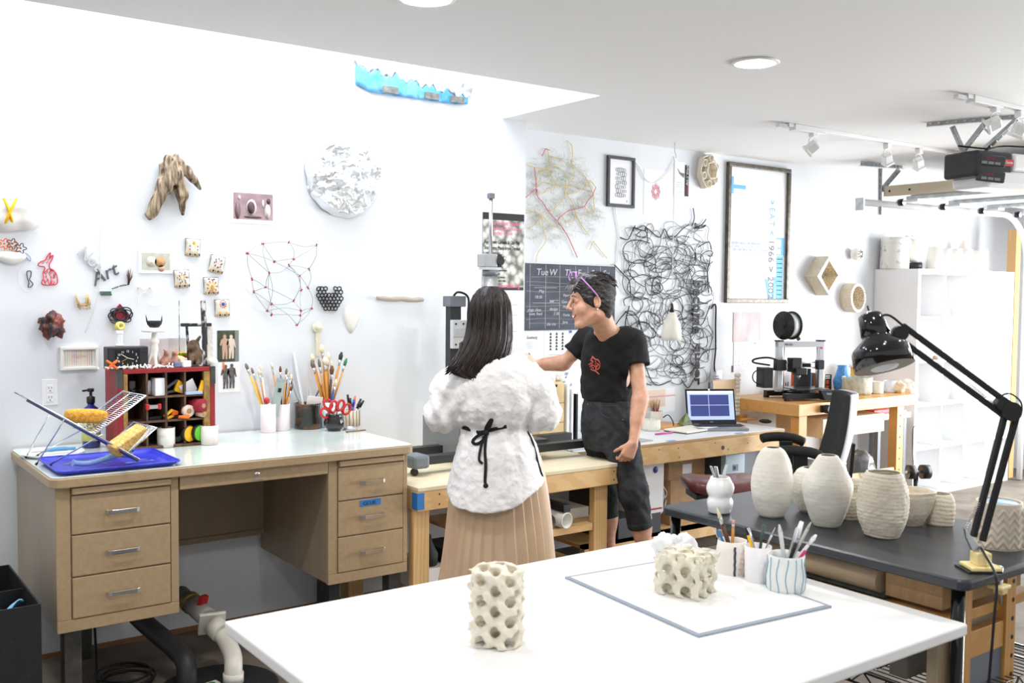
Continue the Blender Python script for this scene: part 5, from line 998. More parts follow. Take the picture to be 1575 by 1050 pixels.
Q = lambda px, py, Y: tuple(PY(px, py, Y) - O)
MB().tube(smooth_path([Q(337, 970, 4.06), Q(348, 985, 4.0), Q(358, 1008, 3.9), Q(359, 1030, 3.85), Q(359, 1068, 3.85)], 7), 0.036, 24).build('pipe_run', PVC, t); MB().tube([Q(279, 912, 4.45), Q(300, 932, 4.25)], 0.034, 20).build('rubber_coupling', PIPEG, t); MB().tube([Q(296, 929, 4.28), Q(322, 952, 4.1)], 0.042, 20).build('valve_body', C('grey_pvc', 176, 174, 172, 0.4), t)
MB().tube([Q(291, 924, 4.31), Q(296, 929, 4.28)], 0.047, 20).build('clamp_ring', C('brass_band', 150, 136, 84, 0.4, metal=0.7), t)
MB().box(-0.02, 0.02, -0.012, 0.012, 0, 0.05).build('valve_handle', RED, t, Q(310, 932, 4.18), (0.3, 0, 0.5), bevel=0.004)
MB().box(-0.055, 0.055, -0.008, 0.008, -0.055, 0.055).build('flange', PVC, t, Q(326, 958, 4.08), (0.45, 0, -0.2), bevel=0.004); MB().tube([Q(328, 960, 4.07), Q(340, 972, 4.03)], 0.045, 24).build('collar', PVC, t)
MB().tube([Q(359, 1034, 3.85), Q(359, 1048, 3.85)], 0.041, 24).build('coupling', PVC, t)
pts = [(1.02, 4.42, 0.36), (1.02, 4.35, 0.18), (0.99, 4.2, 0.03)]
for k in range(70): a = k*0.29; rr_ = 0.10+0.02*math.sin(k*0.23); pts.append((1.08+rr_*1.0*math.cos(a+2.6), 4.13+rr_*math.sin(a+2.6), 0.008+0.0005*k))
tag(MB().tube(smooth_path(pts, 3), 0.0055, 6).build('coiled_cable', BLK), 'black cable coiled on the floor under the left pedestal', 'cable')
t = thing('floor_sump_lid', 'round black sump lid on the floor under the pipes', 'lid', (1.38, 3.87, 0.0005)); MB().lathe([(0, 0), (0.23, 0), (0.235, 0.004), (0.225, 0.009), (0, 0.009)], 48).build('lid', BLKM, t)
t2 = MB().box(-0.03, 0.03, -0.02, 0.02, 0.0095, 0.0102).build('warning_label', C('label_paper', 220, 224, 210, 0.6), t, (-0.02, 0.03, 0), 0.2); MB().lathe([(0.012, 0.0103), (0.015, 0.0103), (0.015, 0.0107), (0.012, 0.0107)], 20).build('green_ring', C('label_green', 40, 130, 60, 0.5), t2)
# ================================================================== things on the recessed back wall
on2 = lambda cx, cy: on(cx, cy, YR)
# string map
o, f = on2(868, 315); t = thing('string_map', 'lacy street-map shape of yellow, red and clear threads on the back wall', 'wall art', o)
MY = C('map_yellow', 224, 198, 110, 0.5); MR = C('map_red', 206, 96, 110, 0.5); MW = C('map_clear', 205, 208, 200, 0.5); MG = C('map_green', 204, 214, 196, 0.5)
cv = lambda L: [f(780 + x/3.75, 200 + y/3.75, 0.012) for x, y in L]
ylines = [[(100,195),(150,215),(215,225),(270,210),(320,240),(350,300),(340,370),(370,420),(385,480),(375,525),(340,530),(310,500)],[(225,110),(235,160),(240,230),(255,280),(275,320),(205,360),(170,375)],[(335,60),(365,90),(370,150),(365,190),(415,240),(455,290),(485,370),(498,460)],[(275,320),(330,320),(400,330),(430,345),(465,290),(505,330)],[(330,290),(330,360),(300,420),(240,470),(195,495),(150,550)],[(195,495),(200,560),(215,640),(170,710),(160,760)],[(100,480),(150,470),(195,495),(250,548),(300,560)],[(490,640),(470,690)],[(490,640),(520,680),(570,740)],[(385,480),(430,560),(470,610)],[(240,230),(180,250),(160,300)],[(270,320),(200,300),(160,340)],[(340,370),(400,360)],[(250,155),(300,165),(330,190)],[(360,190),(380,260),(360,300)],[(150,550),(110,570)],[(440,440),(470,480),(500,460)]]
rlines = [[(215,110),(195,150)],[(150,215),(160,300),(165,375),(200,420),(235,475),(280,520),(300,500),(350,465),(430,445),(460,405),(490,375)],[(100,390),(160,340),(165,375)],[(280,520),(330,590),(365,660),(398,735)],[(485,375),(505,330)],[(215,108),(240,118)]]
for L in ylines: MB().tube(smooth_path(cv(L), 5), 0.0022, 5).build('yellow_road', MY, t)
for L in rlines: MB().tube(smooth_path(cv(L), 5), 0.0026, 5).build('red_road', MR, t)
poly = [(105,190),(150,215),(200,150),(235,110),(270,150),(340,150),(360,90),(375,150),(440,240),(510,330),(510,430),(560,490),(515,560),(515,600),(480,620),(400,540),(380,600),(300,620),(220,660),(150,660),(105,600)]
def inside(x, y, P):
    c = False; n = len(P)
    for i in range(n):
        (x1, y1), (x2, y2) = P[i], P[(i+1) % n]
        if (y1 > y) != (y2 > y) and x < (x2-x1)*(y-y1)/(y2-y1)+x1: c = not c
    return c
rn = random.Random(11)
for m_, nn in ((MW, 300), (MG, 120), (C('map_gold', 214, 200, 150, 0.5), 70), (C('map_grey', 178, 180, 176, 0.5), 70)):
    mb = MB(); k = 0
    while k < nn:
        x, y = rn.uniform(100, 560), rn.uniform(90, 680)
        if not inside(x, y, poly): continue
        k += 1; pts = [(x, y)]; an = rn.uniform(0, 6.28)
        for _ in range(rn.randint(3, 7)):
            an += rn.uniform(-1.6, 1.6); x += rn.uniform(6, 20)*math.cos(an); y += rn.uniform(6, 20)*math.sin(an); pts.append((x, y))
        mb.tube([f(780+a/3.75, 200+b/3.75, 0.006+0.01*rn.random()) for a, b in pts], 0.0008, 4)
    o_ = mb.build('fine_thread', m_, t); o_['kind'] = 'stuff'
# chalkboard
t, w, h = flat('chalkboard', 'black chalkboard weekly calendar on the back wall behind the standing women', 'chalkboard', None, 806, 406, 944.5, 507, YR)
x_off = 0.0
sheet(t, w, h, C('slate', 62, 66, 78, 0.7, c2=(86, 92, 104), scale=5, stretch=(0.5, 1, 3)), 'board', 0.008)
MB().bar((0, -0.009, h), (w, -0.009, h-0.004), 0.004, 0.004).build('top_cord', PORC, t)
fx = lambda px: (px-806)/138.5*w; fz = lambda py: (507-py)/101*h
def chk(s_, px, py, sz, nm='chalk_writing', a=0.0): return text(nm, s_, sz, CHALK, t, (fx(px), -0.0088, fz(py)), (PI/2, a, 0), shear=0.15)
for s_, px in (('Tue', 822), ('W', 841), ('Th', 864), ('F', 884), ('Sat', 905), ('Su', 924)): chk(s_, px, 424, 0.058, 'weekday')
for px in (813, 836, 857, 881, 900, 920): MB().box(fx(px), fx(px)+0.002, -0.0087, -0.0082, 0.01, h-0.01).build('grid_line', CHALK, t)
for k, (y, x0, x1) in enumerate(((427, 815, 943), (435, 808, 890), (440, 812, 880), (448, 808, 895), (470, 808, 892), (478, 808, 886), (490, 808, 885), (497, 812, 890))):
    MB().grid(lambda u, v: (fx(x0)+u*(fx(x1)-fx(x0)), -0.0086, fz(y)+0.004*math.sin(u*5+k)+(v-0.5)*0.005*(1-u*0.6)), 14, 2).build('chalk_smear', C('chalk_faint', 128, 132, 142, 0.9), t)
for s_, px, py in (('Mtg', 826, 450), ('18:30', 820, 459), ('1 PM', 868, 443), ('see', 842, 465), ('Vanni', 862, 456), ('Geo gyo', 860, 466), ('Mtg 2:30', 862, 474), ('yoga class', 810, 478), ('design', 842, 477), ('2:30', 848, 484), ('Vania', 862, 486), ('tues: feed', 812, 484), ('tile me', 838, 500), ('Jana', 862, 497), ('Home', 884, 498)): chk(s_, px, py, 0.026)
for a in ((819, 443, 853), (842, 462, 856), (817, 466, 857)): MB().box(fx(a[0]), fx(a[2]), -0.0087, -0.0082, fz(a[1]), fz(a[1])+0.002).build('bracket_line', CHALK, t)
# papers under the chalkboard
for (x0, y0, x1, y1, lab) in ((806, 509, 836, 556, 'printed sheet with a triangle figure under the left of the chalkboard'), (837, 509, 874, 556, 'printed sheet with rows of small triangles under the chalkboard'), (875, 508, 897, 548, 'white sheet held by blue tape under the chalkboard, beside the black shirt'), (806, 557, 850, 600, 'white sheet behind the outstretched arm'), (851, 557, 894, 625, 'sheet covered in blue handwriting above the wooden drawers')):
    t, w, h = flat('pinned_paper', lab, 'paper', None, x0, y0, x1, y1, YR)
    sheet(t, w, h, WHTP, 'sheet', 0.0015)
    if 'rows' in lab:
        for i in range(3):
            for j in range(6):
                x, z = w*(0.2+0.25*i), h*(0.88-0.1*j); MB().prism([(x, z), (x+0.02, z), (x+0.01, z+0.016)], -0.003, -0.0016, 'y').build('triangle_mark', INK, t)
        for i in range(5): MB().cyl((w*(0.15+0.15*i), -0.003, h*0.12), (w*(0.15+0.15*i), -0.0016, h*0.12), 0.006, 8).build('dot_mark', INK, t)
        MB().box(w*0.15, w*0.85, -0.0022, -0.0016, h*0.22, h*0.23).build('text_line', GREYP, t)
    elif 'triangle figure' in lab:
        MB().prism([(w*0.05, h*0.1), (w*0.45, h*0.1), (w*0.25, h*0.3)], -0.003, -0.0016, 'y').build('triangle_mark', C('hatch_grey', 90, 92, 96, 0.6), t); text('lettering', 'Sunburg', 0.025, INK, t, (w*0.1, -0.002, h*0.75), shear=0.3)
        for i in range(8): MB().box(w*0.1, w*(0.4+0.05*(i % 3)), -0.0022, -0.0016, h*(0.65-0.03*i), h*(0.655-0.03*i)).build('text_line', GREYP, t)
    elif 'handwriting' in lab:
        for i in range(9): text('handwriting', ['vessel test', 'mix 3:1 x', 'add slip', 'dry slow', 'fire 06'][i % 5], 0.028, C('biro_blue', 84, 90, 140, 0.6), t, (0.01+0.012*(i % 3), -0.002, h*(0.86-0.095*i)), (PI/2, -0.2, 0), shear=0.3)
    if 'blue tape' in lab: MB().box(0, 0.02, -0.004, -0.0016, h-0.015, h).build('tape', TAPE, t)
# framed coral drawing
def frame(nm, lab, cat, x0, y0, x1, y1, fw, m, Y=YR, dep=0.02):
    t, w, h = flat(nm, lab, cat, None, x0, y0, x1, y1, Y)
    MB().box(0, w, -dep, 0, 0, fw).box(0, w, -dep, 0, h-fw, h).box(0, fw, -dep, 0, fw, h-fw).box(w-fw, w, -dep, 0, fw, h-fw).build('frame', m, t, bevel=0.003)
    MB().box(fw, w-fw, -0.008, -0.002, fw, h-fw).build('backing_sheet', WHTP, t); return t, w, h
t, w, h = frame('framed_drawing', 'black-framed drawing of a coral-like column on the back wall', 'picture', 932, 241, 974, 319, 0.02, C('frame_charcoal', 66, 68, 74, 0.5))
GRD = C('graphite', 176, 178, 190, 0.7)
for i in range(5):
    for j in range(7):
        x = w*0.5 + (i-2)*0.017 + (0.008 if j % 2 else 0); z = h*(0.24+0.083*j); MB().tube([(x+0.010*math.cos(a), -0.009, z+0.011*math.sin(a)*(1+0.3*math.sin(i+j))) for a in [2*PI*q/10 for q in range(9 if (i+j) % 2 else 10)]], 0.0016, 4, closed=True).build('pencil_loop', GRD if (i*j) % 3 else C('graphite_dark', 130, 132, 150, 0.7), t)
text('signature', 'JK', 0.012, GRD, t, (w*0.72, -0.009, h*0.12))
# pink flower drawing
t, w, h = flat('flower_drawing', 'white sheet with a pink flower outline beside the framed coral drawing', 'drawing', None, 990, 261, 1025, 331, YR)
sheet(t, w, h, WHTP); mb = MB()
for r, n_, am in ((0.042, 8, 0.12), (0.03, 8, 0.18), (0.018, 6, 0.2)): mb.tube([(w*0.52+r*0.85*(1+am*math.cos(n_*a))*math.cos(a), -0.003, h*0.52+r*1.15*(1+am*math.cos(n_*a))*math.sin(a)) for a in [2*PI*q/64 for q in range(64)]], 0.0022, 4, closed=True)
for k in range(8): a = 2*PI*k/8; mb.tube([(w*0.52+0.016*math.cos(a), -0.003, h*0.52+0.018*math.sin(a)), (w*0.52+0.034*math.cos(a+0.3), -0.003, h*0.52+0.044*math.sin(a+0.3))], 0.002, 4)
mb.build('pink_flower', C('pink_marker', 244, 160, 176, 0.7), t)
# card with dark dress and black strip
t, w, h = flat('fashion_card', 'white card with a grey winged shape and text', 'card', None, 1036, 249, 1053, 302, YR); sheet(t, w, h, WHTP); MB().prism([(w*0.3, h*0.82), (w*0.55, h*0.7), (w*0.95, h*0.68), (w*0.9, h*0.55), (w*0.7, h*0.6), (w*0.5, h*0.66)], -0.004, -0.0022, 'y').build('printed_shape', C('ash_print', 110, 112, 124, 0.6), t)
for z in (0.4, 0.34, 0.28, 0.12): MB().box(w*0.2, w*0.85, -0.0026, -0.0021, h*z, h*z+0.002).build('text_line', GREYP, t)
t, w, h = flat('black_banner', 'narrow black strip with red and white vertical lettering', 'banner', None, 1053, 254, 1058.5, 302, YR, off=0.0025); sheet(t, w, h, INK)
text('lettering', 'make', 0.03, RED, t, (w*0.82, -0.0032, 0.012), (PI/2, -PI/2, 0)); text('lettering', 'Art // Work', 0.028, WHT, t, (w*0.82, -0.0032, 0.075), (PI/2, -PI/2, 0))
# ceramic flower relief
o, f = on2(1083, 264); t = thing('petal_relief', 'cream ceramic relief of joined open petals near the ceiling', 'relief', o); CP = C('cream_ceramic', 236, 226, 208, 0.6)
mb = MB()
def shellring(mb, cx, cz, rx, rz, dpt, th=0.006, a0=0, a1=2*PI, n=28, wob=0.0):
    cl = abs(a1-a0-2*PI) < 1e-3
    for rr_, out in ((0, 0),):
        vs = []; N = n
        for i in range(N + (0 if cl else 1)):
            a = a0+(a1-a0)*i/N; k = 1+wob*math.sin(a*6)
            for (s_, y) in ((1, 0), (1, -dpt), (1-th/rx, -dpt), (1-th/rx, 0)): vs.append((cx+rx*k*s_*math.cos(a), y, cz+rz*k*s_*math.sin(a)))
        M = N if cl else N
        tot = N if cl else N + 1
        mb.add(vs, [(4*i+q, 4*i+(q+1)%4, 4*((i+1)%tot)+(q+1)%4, 4*((i+1)%tot)+q) for i in range(M) for q in range(4)], True)
shellring(mb, 0.0, 0, 0.085, 0.115, 0.05, wob=0.06); shellring(mb, 0.02, 0.005, 0.05, 0.062, 0.06, wob=0.1)
mb.build('outer_wall', CP, t)
for k in range(6):
    a = 2*PI*k/6+0.4; mb = MB(); shellring(mb, 0.066*math.cos(a)+0.008, 0.088*math.sin(a), 0.022, 0.026, 0.055, 0.005); mb.build('petal', CP, t)
MB().prism([(0.08*math.cos(a), 0.11*math.sin(a)) for a in [2*PI*i/28 for i in range(28)]], -0.012, -0.001, 'y').build('base_plate', CP, t)
# cords on the wall
squig('looped_string', 'white cord looping from the small frame up to the ceiling hook', 'cord', [(974,248),(982,258),(990,274),(1000,281),(1010,280),(1022,270),(1032,256),(1038,243)], PORC, 0.0028, YR, 0.01)
squig('white_cable', 'white cable running from the small frame down to the chalkboard corner', 'cable', [(944,319),(947,338),(951,362),(949,385),(948,404),(942,407)], PORC, 0.003, YR, 0.008)
# black string net
o, f = on2(1020, 460); t = thing('string_net', 'large tangled black string net sculpture on the back wall', 'wall sculpture', o)
rn = random.Random(21); STR = C('black_string', 30, 30, 34, 0.6); STG = C('grey_string', 110, 112, 118, 0.6)
npoly = [(955,362),(975,352),(1000,356),(1022,372),(1040,362),(1060,335),(1078,345),(1088,380),(1084,420),(1090,470),(1088,510),(1078,545),(1060,575),(1030,592),(1005,590),(985,560),(968,520),(962,470),(958,420)]
for k in range(110):
    while True:
        cx, cy = 960 + (k % 10)*14 + rn.uniform(-9, 9), 350 + (k // 10)*23 + rn.uniform(-12, 12)
        if inside(cx, cy, npoly): break
        if rn.random() < 0.2: cx, cy = rn.uniform(970, 1080), rn.uniform(380, 580); break
    r1 = rn.uniform(8, 22); r2 = r1*rn.uniform(0.5, 1.6); a0 = rn.uniform(0, 6.28); n = rn.randint(7, 13); an = a0; pts = []
    dr = rn.uniform(-1, 1)*2.5; vx, vy = rn.uniform(-1.5, 1.5), rn.uniform(-2.5, 2.5); ph = rn.uniform(0, 3.14)
    for i in range(n):
        an += 0.7*rn.uniform(0.6, 1.3); x = cx + r1*math.cos(an)*math.cos(ph) - r2*math.sin(an)*math.sin(ph) + vx*i; y = cy + r1*math.cos(an)*math.sin(ph) + r2*math.sin(an)*math.cos(ph) + vy*i
        x = x if x > 955 else 955 + (955-x)*0.6; y = min(max(y, 345+6*math.sin(x*0.2)), 592-5*abs(math.sin(x*0.13))); x = min(x, 1090+4*math.sin(y*0.1)); pts.append((x, y))
    MB().tube(smooth_path([f(x, y, 0.005+0.018*rn.random()) for x, y in pts], 5), rn.choice([0.0016, 0.0022, 0.003]), 5).build('string_loop', STR if rn.random() < 0.62 else STG, t)
mb = MB()
for L in ([(952,365),(964,368),(972,352),(975,347)], [(972,350),(990,355),(992,350),(1012,365),(1020,352),(1030,368),(1048,352),(1058,345)], [(1064,320),(1066,335),(1062,348)], [(1084,337),(1078,345),(1066,352)], [(1090,400),(1086,420),(1088,450)], [(943,407),(957,422),(966,432),(968,455)], [(942,505),(950,492),(962,478)], [(1060,575),(1070,560),(1078,545),(1088,538),(1100,536)], [(966,470),(960,500),(968,530),(985,560)], [(990,560),(1000,585),(1012,592),(1030,585)], [(970,560),(985,585),(1000,592)], [(1046,583),(1056,596),(1064,585),(1070,575)], [(1072,380),(1088,372),(1092,384)], [(1060,480),(1076,500),(1090,470)]): mb.tube(smooth_path([f(x, y, 0.012) for x, y in L], 5), 0.0035, 6)
mb.build('tie_string', STR, t)
# vertical words
def vword(s_, px, y0, y1, sz, lab):
    a = PY(px, y0, YR); b = PY(px, y1, YR); o_ = text('cut_word', s_, sz, INK, None, (a.x, YR-0.026, a.z), (PI/2, PI/2, 0), ext=0.003, bold=0.003)
    o_.scale.x = (a.z-b.z)/max(o_.dimensions.x, 0.01); return tag(o_, lab, 'lettering')
vword('become', 1063, 430, 512, 0.125, 'bold black cut-out word become hanging vertically over the string net'); vword('queer', 1066, 528, 592, 0.085, 'smaller black cut-out word hanging vertically below the word become')
# lanyard and badge
squig('lanyard_strap', 'black strap hanging on the wall right of the string net', 'strap', [(1092,474),(1099,469),(1099,500),(1099,537),(1097,560),(1098,573)], INK, 0.006, YR, 0.01)
t, w, h = flat('name_badge', 'clear badge holder with a white card hanging from the black strap', 'badge', None, 1090, 572, 1107, 595, YR, off=0.012); sheet(t, w, h, WHTP, 'card', 0.003); MB().box(-0.004, w+0.004, -0.0045, -0.0032, -0.004, h+0.008).build('clear_sleeve', mat('clear_sleeve_film', (0.95, 0.96, 0.98), 0.1, trans=0.95), t)
for i, m_ in enumerate((RED, ORA, YEL, GRN, BLUE)): MB().cyl((w*(0.2+0.15*i), -0.0048, h*0.2), (w*(0.2+0.15*i), -0.0046, h*0.2), 0.004, 8).build('colour_dot', m_, t)
for z in (0.7, 0.55): MB().box(w*0.25, w*0.8, -0.0055, -0.0048, h*z, h*z+0.006).build('text_line', C('badge_ink', 160, 150, 170, 0.6), t)
# framed long poster
t, w, h = frame('framed_poster', 'tall narrow framed poster with pale blue letters and vertical dates', 'poster', 1115, 254.5, 1210.5, 465.5, 0.028, C('bronze_frame', 112, 106, 98, 0.4, metal=0.4, c2=(82, 76, 70), scale=30), dep=0.03)
fx = lambda px: (px-1115)/95.5*w; fz = lambda py: (465.5-py)/211*h
LB = C('light_blue_print', 110, 182, 236, 0.6); LV = C('pale_lilac_print', 206, 212, 236, 0.6); DP_ = C('slate_print', 110, 112, 126, 0.6)
b_ = lambda x0, y0, x1, y1, m_=LB, nm='block_letter': MB().box(fx(x0), fx(x1), -0.0095, -0.0082, fz(y1), fz(y0)).build(nm, m_, t)
MB().box(fx(1122), fx(1125), -0.0095, -0.0082, fz(301), fz(275)).box(fx(1125), fx(1143), -0.0095, -0.0082, fz(293), fz(287)).build('letter_t', LB, t)
MB().box(fx(1192), fx(1205), -0.0095, -0.0082, fz(366), fz(363)).box(fx(1200), fx(1205), -0.0095, -0.0082, fz(391), fz(366)).box(fx(1194), fx(1200), -0.0095, -0.0082, fz(381), fz(378)).box(fx(1193), fx(1200), -0.0095, -0.0082, fz(391), fz(389)).build('letter_e', LB, t)
b_(1193, 392, 1203, 460, LB, 'blue_strip')
for i in range(9): b_(1194, 396+i*7, 1202, 397+i*7, C('strip_line', 160, 205, 240, 0.6), 'text_line')
MB().add([(fx(1175), -0.0092, fz(428)), (fx(1179), -0.0092, fz(428)), (fx(1185), -0.0092, fz(459)), (fx(1181), -0.0092, fz(459)), (fx(1190), -0.0092, fz(459)), (fx(1193), -0.0092, fz(425)), (fx(1190), -0.0092, fz(425)), (fx(1186), -0.0092, fz(459))], [(0, 1, 2, 3), (4, 5, 6, 7)]).build('letter_a', LB, t, solid=0.001)
def vt(s_, px, y0, y1, sz, m_):
    o_ = text('vertical_lettering', s_, sz, m_, t, (fx(px), -0.0095, fz(y0)), (PI/2, PI/2, 0)); o_.scale.x = (fz(y0)-fz(y1))/max(o_.dimensions.x, 0.01)
vt('> E.A.T. <', 1180.5, 305, 359, 0.085, LB); vt('1966 > 2002', 1180.5, 366, 456, 0.085, DP_)
for i, (s_, m_) in enumerate((('E.A.T. REUNION SYMPOSIUM', LV), ('25-26-28-29 > 2002', C('blue_pale', 190, 216, 240, 0.6)), ('INFO > EATREUNION.ORG', LV))):
    o_ = text('lettering', s_, 0.03, m_, t, (fx(1178), -0.0095, fz(376.5+5*i)+0.02), (PI/2, PI, 0)); o_.scale.x = (fx(1178)-fx(1124))/max(o_.dimensions.x, 0.01)
for i in range(10): b_(1125, 300+i*6.5, 1125+[30, 52, 40, 60, 46, 58, 36, 50, 44, 28][i], 301.4+i*6.5, C('faint_print', 236, 238, 246, 0.7), 'text_line')
# calendar
t, w, h = flat('wall_calendar', 'wall calendar with a dusky photograph above the month grid, behind the filament spool', 'calendar', None, 1127, 480, 1169, 570, YR)
MB().box(0, w, -0.004, 0, h*0.5, h).build('photo_page', C('dusky_photo', 150, 128, 132, 0.4, c2=(206, 178, 168), scale=9, lo=0.4, hi=0.7, stretch=(1, 1, 0.4)), t); MB().box(0.01, w, -0.004, 0, 0, h*0.495).build('month_page', C('cal_page', 228, 228, 236, 0.6), t)
pass
MB().box(-0.004, 0.009, -0.006, 0, -0.004, h*0.1).build('black_clip', BLK, t)
for r_ in range(5):
    for c_ in range(7): MB().box(0.025+c_*(w-0.05)/6.5, 0.031+c_*(w-0.05)/6.5, -0.0046, -0.0041, h*(0.1+0.065*r_), h*(0.1+0.065*r_)+0.005).build('date_mark', C('date_grey', 176, 176, 188, 0.6), t)
text('lettering', 'April', 0.022, C('date_grey', 176, 176, 188, 0.6), t, (w*0.72, -0.0046, h*0.455))
# lattice ceramics
LATT = C('lattice_porcelain', 240, 236, 226, 0.55, c2=(216, 202, 178), scale=60, kind='voronoi', lo=0.05, hi=0.35, bump=0.5, bscale=120)
LATI = C('lattice_inside', 236, 224, 200, 0.6, c2=(206, 186, 150), scale=70, kind='voronoi', bump=0.5, bscale=120)
def lattice(lab, outer, inner, Yf, cat='ceramic'):
    """outer, inner: closed wall-plane outlines (pixels at the front face plane Yf), extruded back to the wall"""
    P0 = PY(*outer[0], Yf); o_ = Vector((P0.x, YR, P0.z)); t = thing('lattice_ceramic', lab, cat, o_, 0, None); n = len(outer)
    po = [PY(x, y, Yf)-o_ for x, y in outer]; pi = [PY(x, y, Yf)-o_ for x, y in inner]; D_ = YR-Yf
    def ringwall(A, B, y0, y1):
        vs = [(p.x, y0, p.z) for p in A] + [(p.x, y1, p.z) for p in B]; return vs, [(i, (i+1)%n, n+(i+1)%n, n+i) for i in range(n)]
    MB().add(*ringwall(po, po, 0, -D_)).build('outer_wall', LATT, t, solid=0.004); MB().add(*ringwall(pi, pi, 0, -D_)).build('inner_wall', LATI, t, solid=0.004)
    MB().add(*ringwall(po, pi, -D_, -D_)).build('front_rim', WHTG, t, solid=0.006)
    k = 0; mb = MB(); L_ = [(a, b) for a, b in zip(po, pi)]
    per = max(1, 40//n)
    for i in range(n):
        for q in range(per):
            s_ = q/per; a = L_[i][0].lerp(L_[(i+1)%n][0], s_); b = L_[i][1].lerp(L_[(i+1)%n][1], s_); c_ = (a+b)/2; mb.ball((c_.x, -D_-0.003, c_.z), 0.0055, 6)
    o2 = mb.build('rim_holes', LATI, t); o2['kind'] = 'stuff'
lattice('diamond-shaped lattice ceramic on the wall below the track lights', [(1275, 394), (1293, 423), (1275, 454), (1257, 425)], [(1275, 400), (1289, 423), (1274, 448), (1262, 425)], 4.68)
cir = lambda cx, cy, rx, ry, n=28: [(cx+rx*math.cos(2*PI*i/n), cy+ry*math.sin(2*PI*i/n)) for i in range(n)]
lattice('ring-shaped lattice ceramic on the wall right of the diamond', cir(1320, 458, 11.5, 22), cir(1320, 458, 9.2, 18.5), 4.70)
o, f = on2(1309, 391); t = thing('urchin_ceramic', 'small star-cut ceramic ball on the wall above the lattice ring', 'ceramic', (o.x, YR-0.045, o.z)); MB().ball((0, 0, 0), 0.048, 24, (1, 0.95, 1)).build('body', PORC, t)
for k in range(8): a = 2*PI*k/8; MB().tube([(0.012*math.cos(a)+0.006, -0.046, 0.012*math.sin(a)), (0.032*math.cos(a)+0.006, -0.036, 0.032*math.sin(a))], 0.0035, 6).build('slit', C('moss_slit', 110, 112, 80, 0.7), t)
squig('hanging_string', 'thin pale string hanging down beside the white cube shelf', 'string', [(1343,412),(1342,440),(1342,480)], C('pale_string', 226, 226, 214, 0.6), 0.0015, YR, 0.005)
# ceiling hook and pendant lamp
hk = PZ(1038, 219, ZC); hk = Vector((hk.x, hk.y, ZC)); dpt = 0
t = thing('pendant_lamp', 'small white porcelain pendant lamp hanging from a ceiling hook by a white cord', 'pendant lamp', hk)
hd_ = -(CAMR.T @ (np.array(hk)-CAMP))[2]
Hz = lambda py: (PD(1037, py, hd_)-hk).z
MB().tube(smooth_path([(0, 0, 0), (0, 0, Hz(232)), (0.012, 0, Hz(238)), (0.01, 0, Hz(243)), (-0.006, 0, Hz(244)), (-0.012, 0, Hz(240))], 5), 0.003, 6).build('hook', STEEL, t)
MB().tube([(0, 0, Hz(243)), (0, 0, Hz(470))], 0.0028, 8).build('cord', PORC, t)
MB().lathe([(0, Hz(466)), (0.006, Hz(467)), (0.012, Hz(474)), (0.016, Hz(481)), (0, Hz(481))], 20).build('cord_grip', BLK, t)
s0, s1, s2 = Hz(480), Hz(497), Hz(524)
PS = C('lamp_porcelain', 242, 238, 226, 0.5, c2=(232, 226, 210), scale=40, stretch=(1, 1, 0.3)); mb = MB()
mb.lathe([(0.012, s0), (0.022, s0-0.004), (0.05, s1+0.005), (0.058, s1-0.01), (0.064, (s1+s2)/2), (0.066, s2), (0.063, s2), (0.056, s1-0.01), (0.02, s0-0.008)], 48, fn=lambda a, r, z: r*(1+(0.02*math.sin(24*a) if z < s1-0.005 else 0))).build('lamp_shade', PS, t)
# ================================================================== on the long white bench
ZB = 0.7303
TB_ = lambda px, py: PZ(px, py, ZB)
t = thing('plywood_drawer_chest', 'small birch chest of three drawers at the left end of the long white bench', 'drawer chest', (3.55, 4.48, ZB))
a_ = PY(836, 600, 4.5); b2 = PY(869, 600, 4.5); a_ = Vector((a_.x, 4.5, ZB)); wd = b2.x-a_.x; ht = PY(869, 588, 4.5).z - ZB
t.location = (a_.x-0.03, 4.5, ZB); wd += 0.03; BI = C('birch_ply', 232, 206, 156, 0.5, c2=(226, 196, 142), scale=10)
MB().box(0, wd, 0.012, 0.28, 0, ht).build('carcass', BI, t, bevel=0.002)
for j in range(3):
    z0 = 0.006 + j*(ht-0.008)/3; dr = MB().box(0.006, wd-0.006, 0, 0.0115, z0, z0+(ht-0.008)/3-0.005).build('drawer', BI, t, bevel=0.001); MB().prism([(wd*0.58, z0+(ht-0.008)/3-0.006), (wd*0.70, z0+(ht-0.008)/3-0.006), (wd*0.69, z0+(ht-0.008)/3-0.022), (wd*0.59, z0+(ht-0.008)/3-0.022)], -0.0012, -0.0002, 'y').build('finger_notch', C('notch_brown', 70, 44, 28, 0.7), dr)
zc_ = ZB+ht+0.0005
for i, (px, r, lab) in enumerate(((833, 0.025, 'white shell lump at the left on the birch drawer chest'), (847, 0.032, 'rounded white shell in the middle of the birch drawer chest'), (860, 0.036, 'larger white crystal lump at the right on the birch drawer chest'))):
    p = PY(px, 585, 4.6); lu = lump(r, 0.35, 30, i*3+1).build('white_shell', PORC, loc=(p.x, 4.6, zc_+r*0.8)); tag(lu, lab, 'shell')
o = PY(841, 580, 4.55); tag(MB().lathe([(0, 0), (0.016, 0), (0.018, 0.03), (0.008, 0.05), (0.008, 0.062), (0, 0.062)], 20).build('white_bottle', PORC, loc=(o.x, 4.545, zc_)), 'tiny white bottle among the shells on the birch chest', 'bottle')
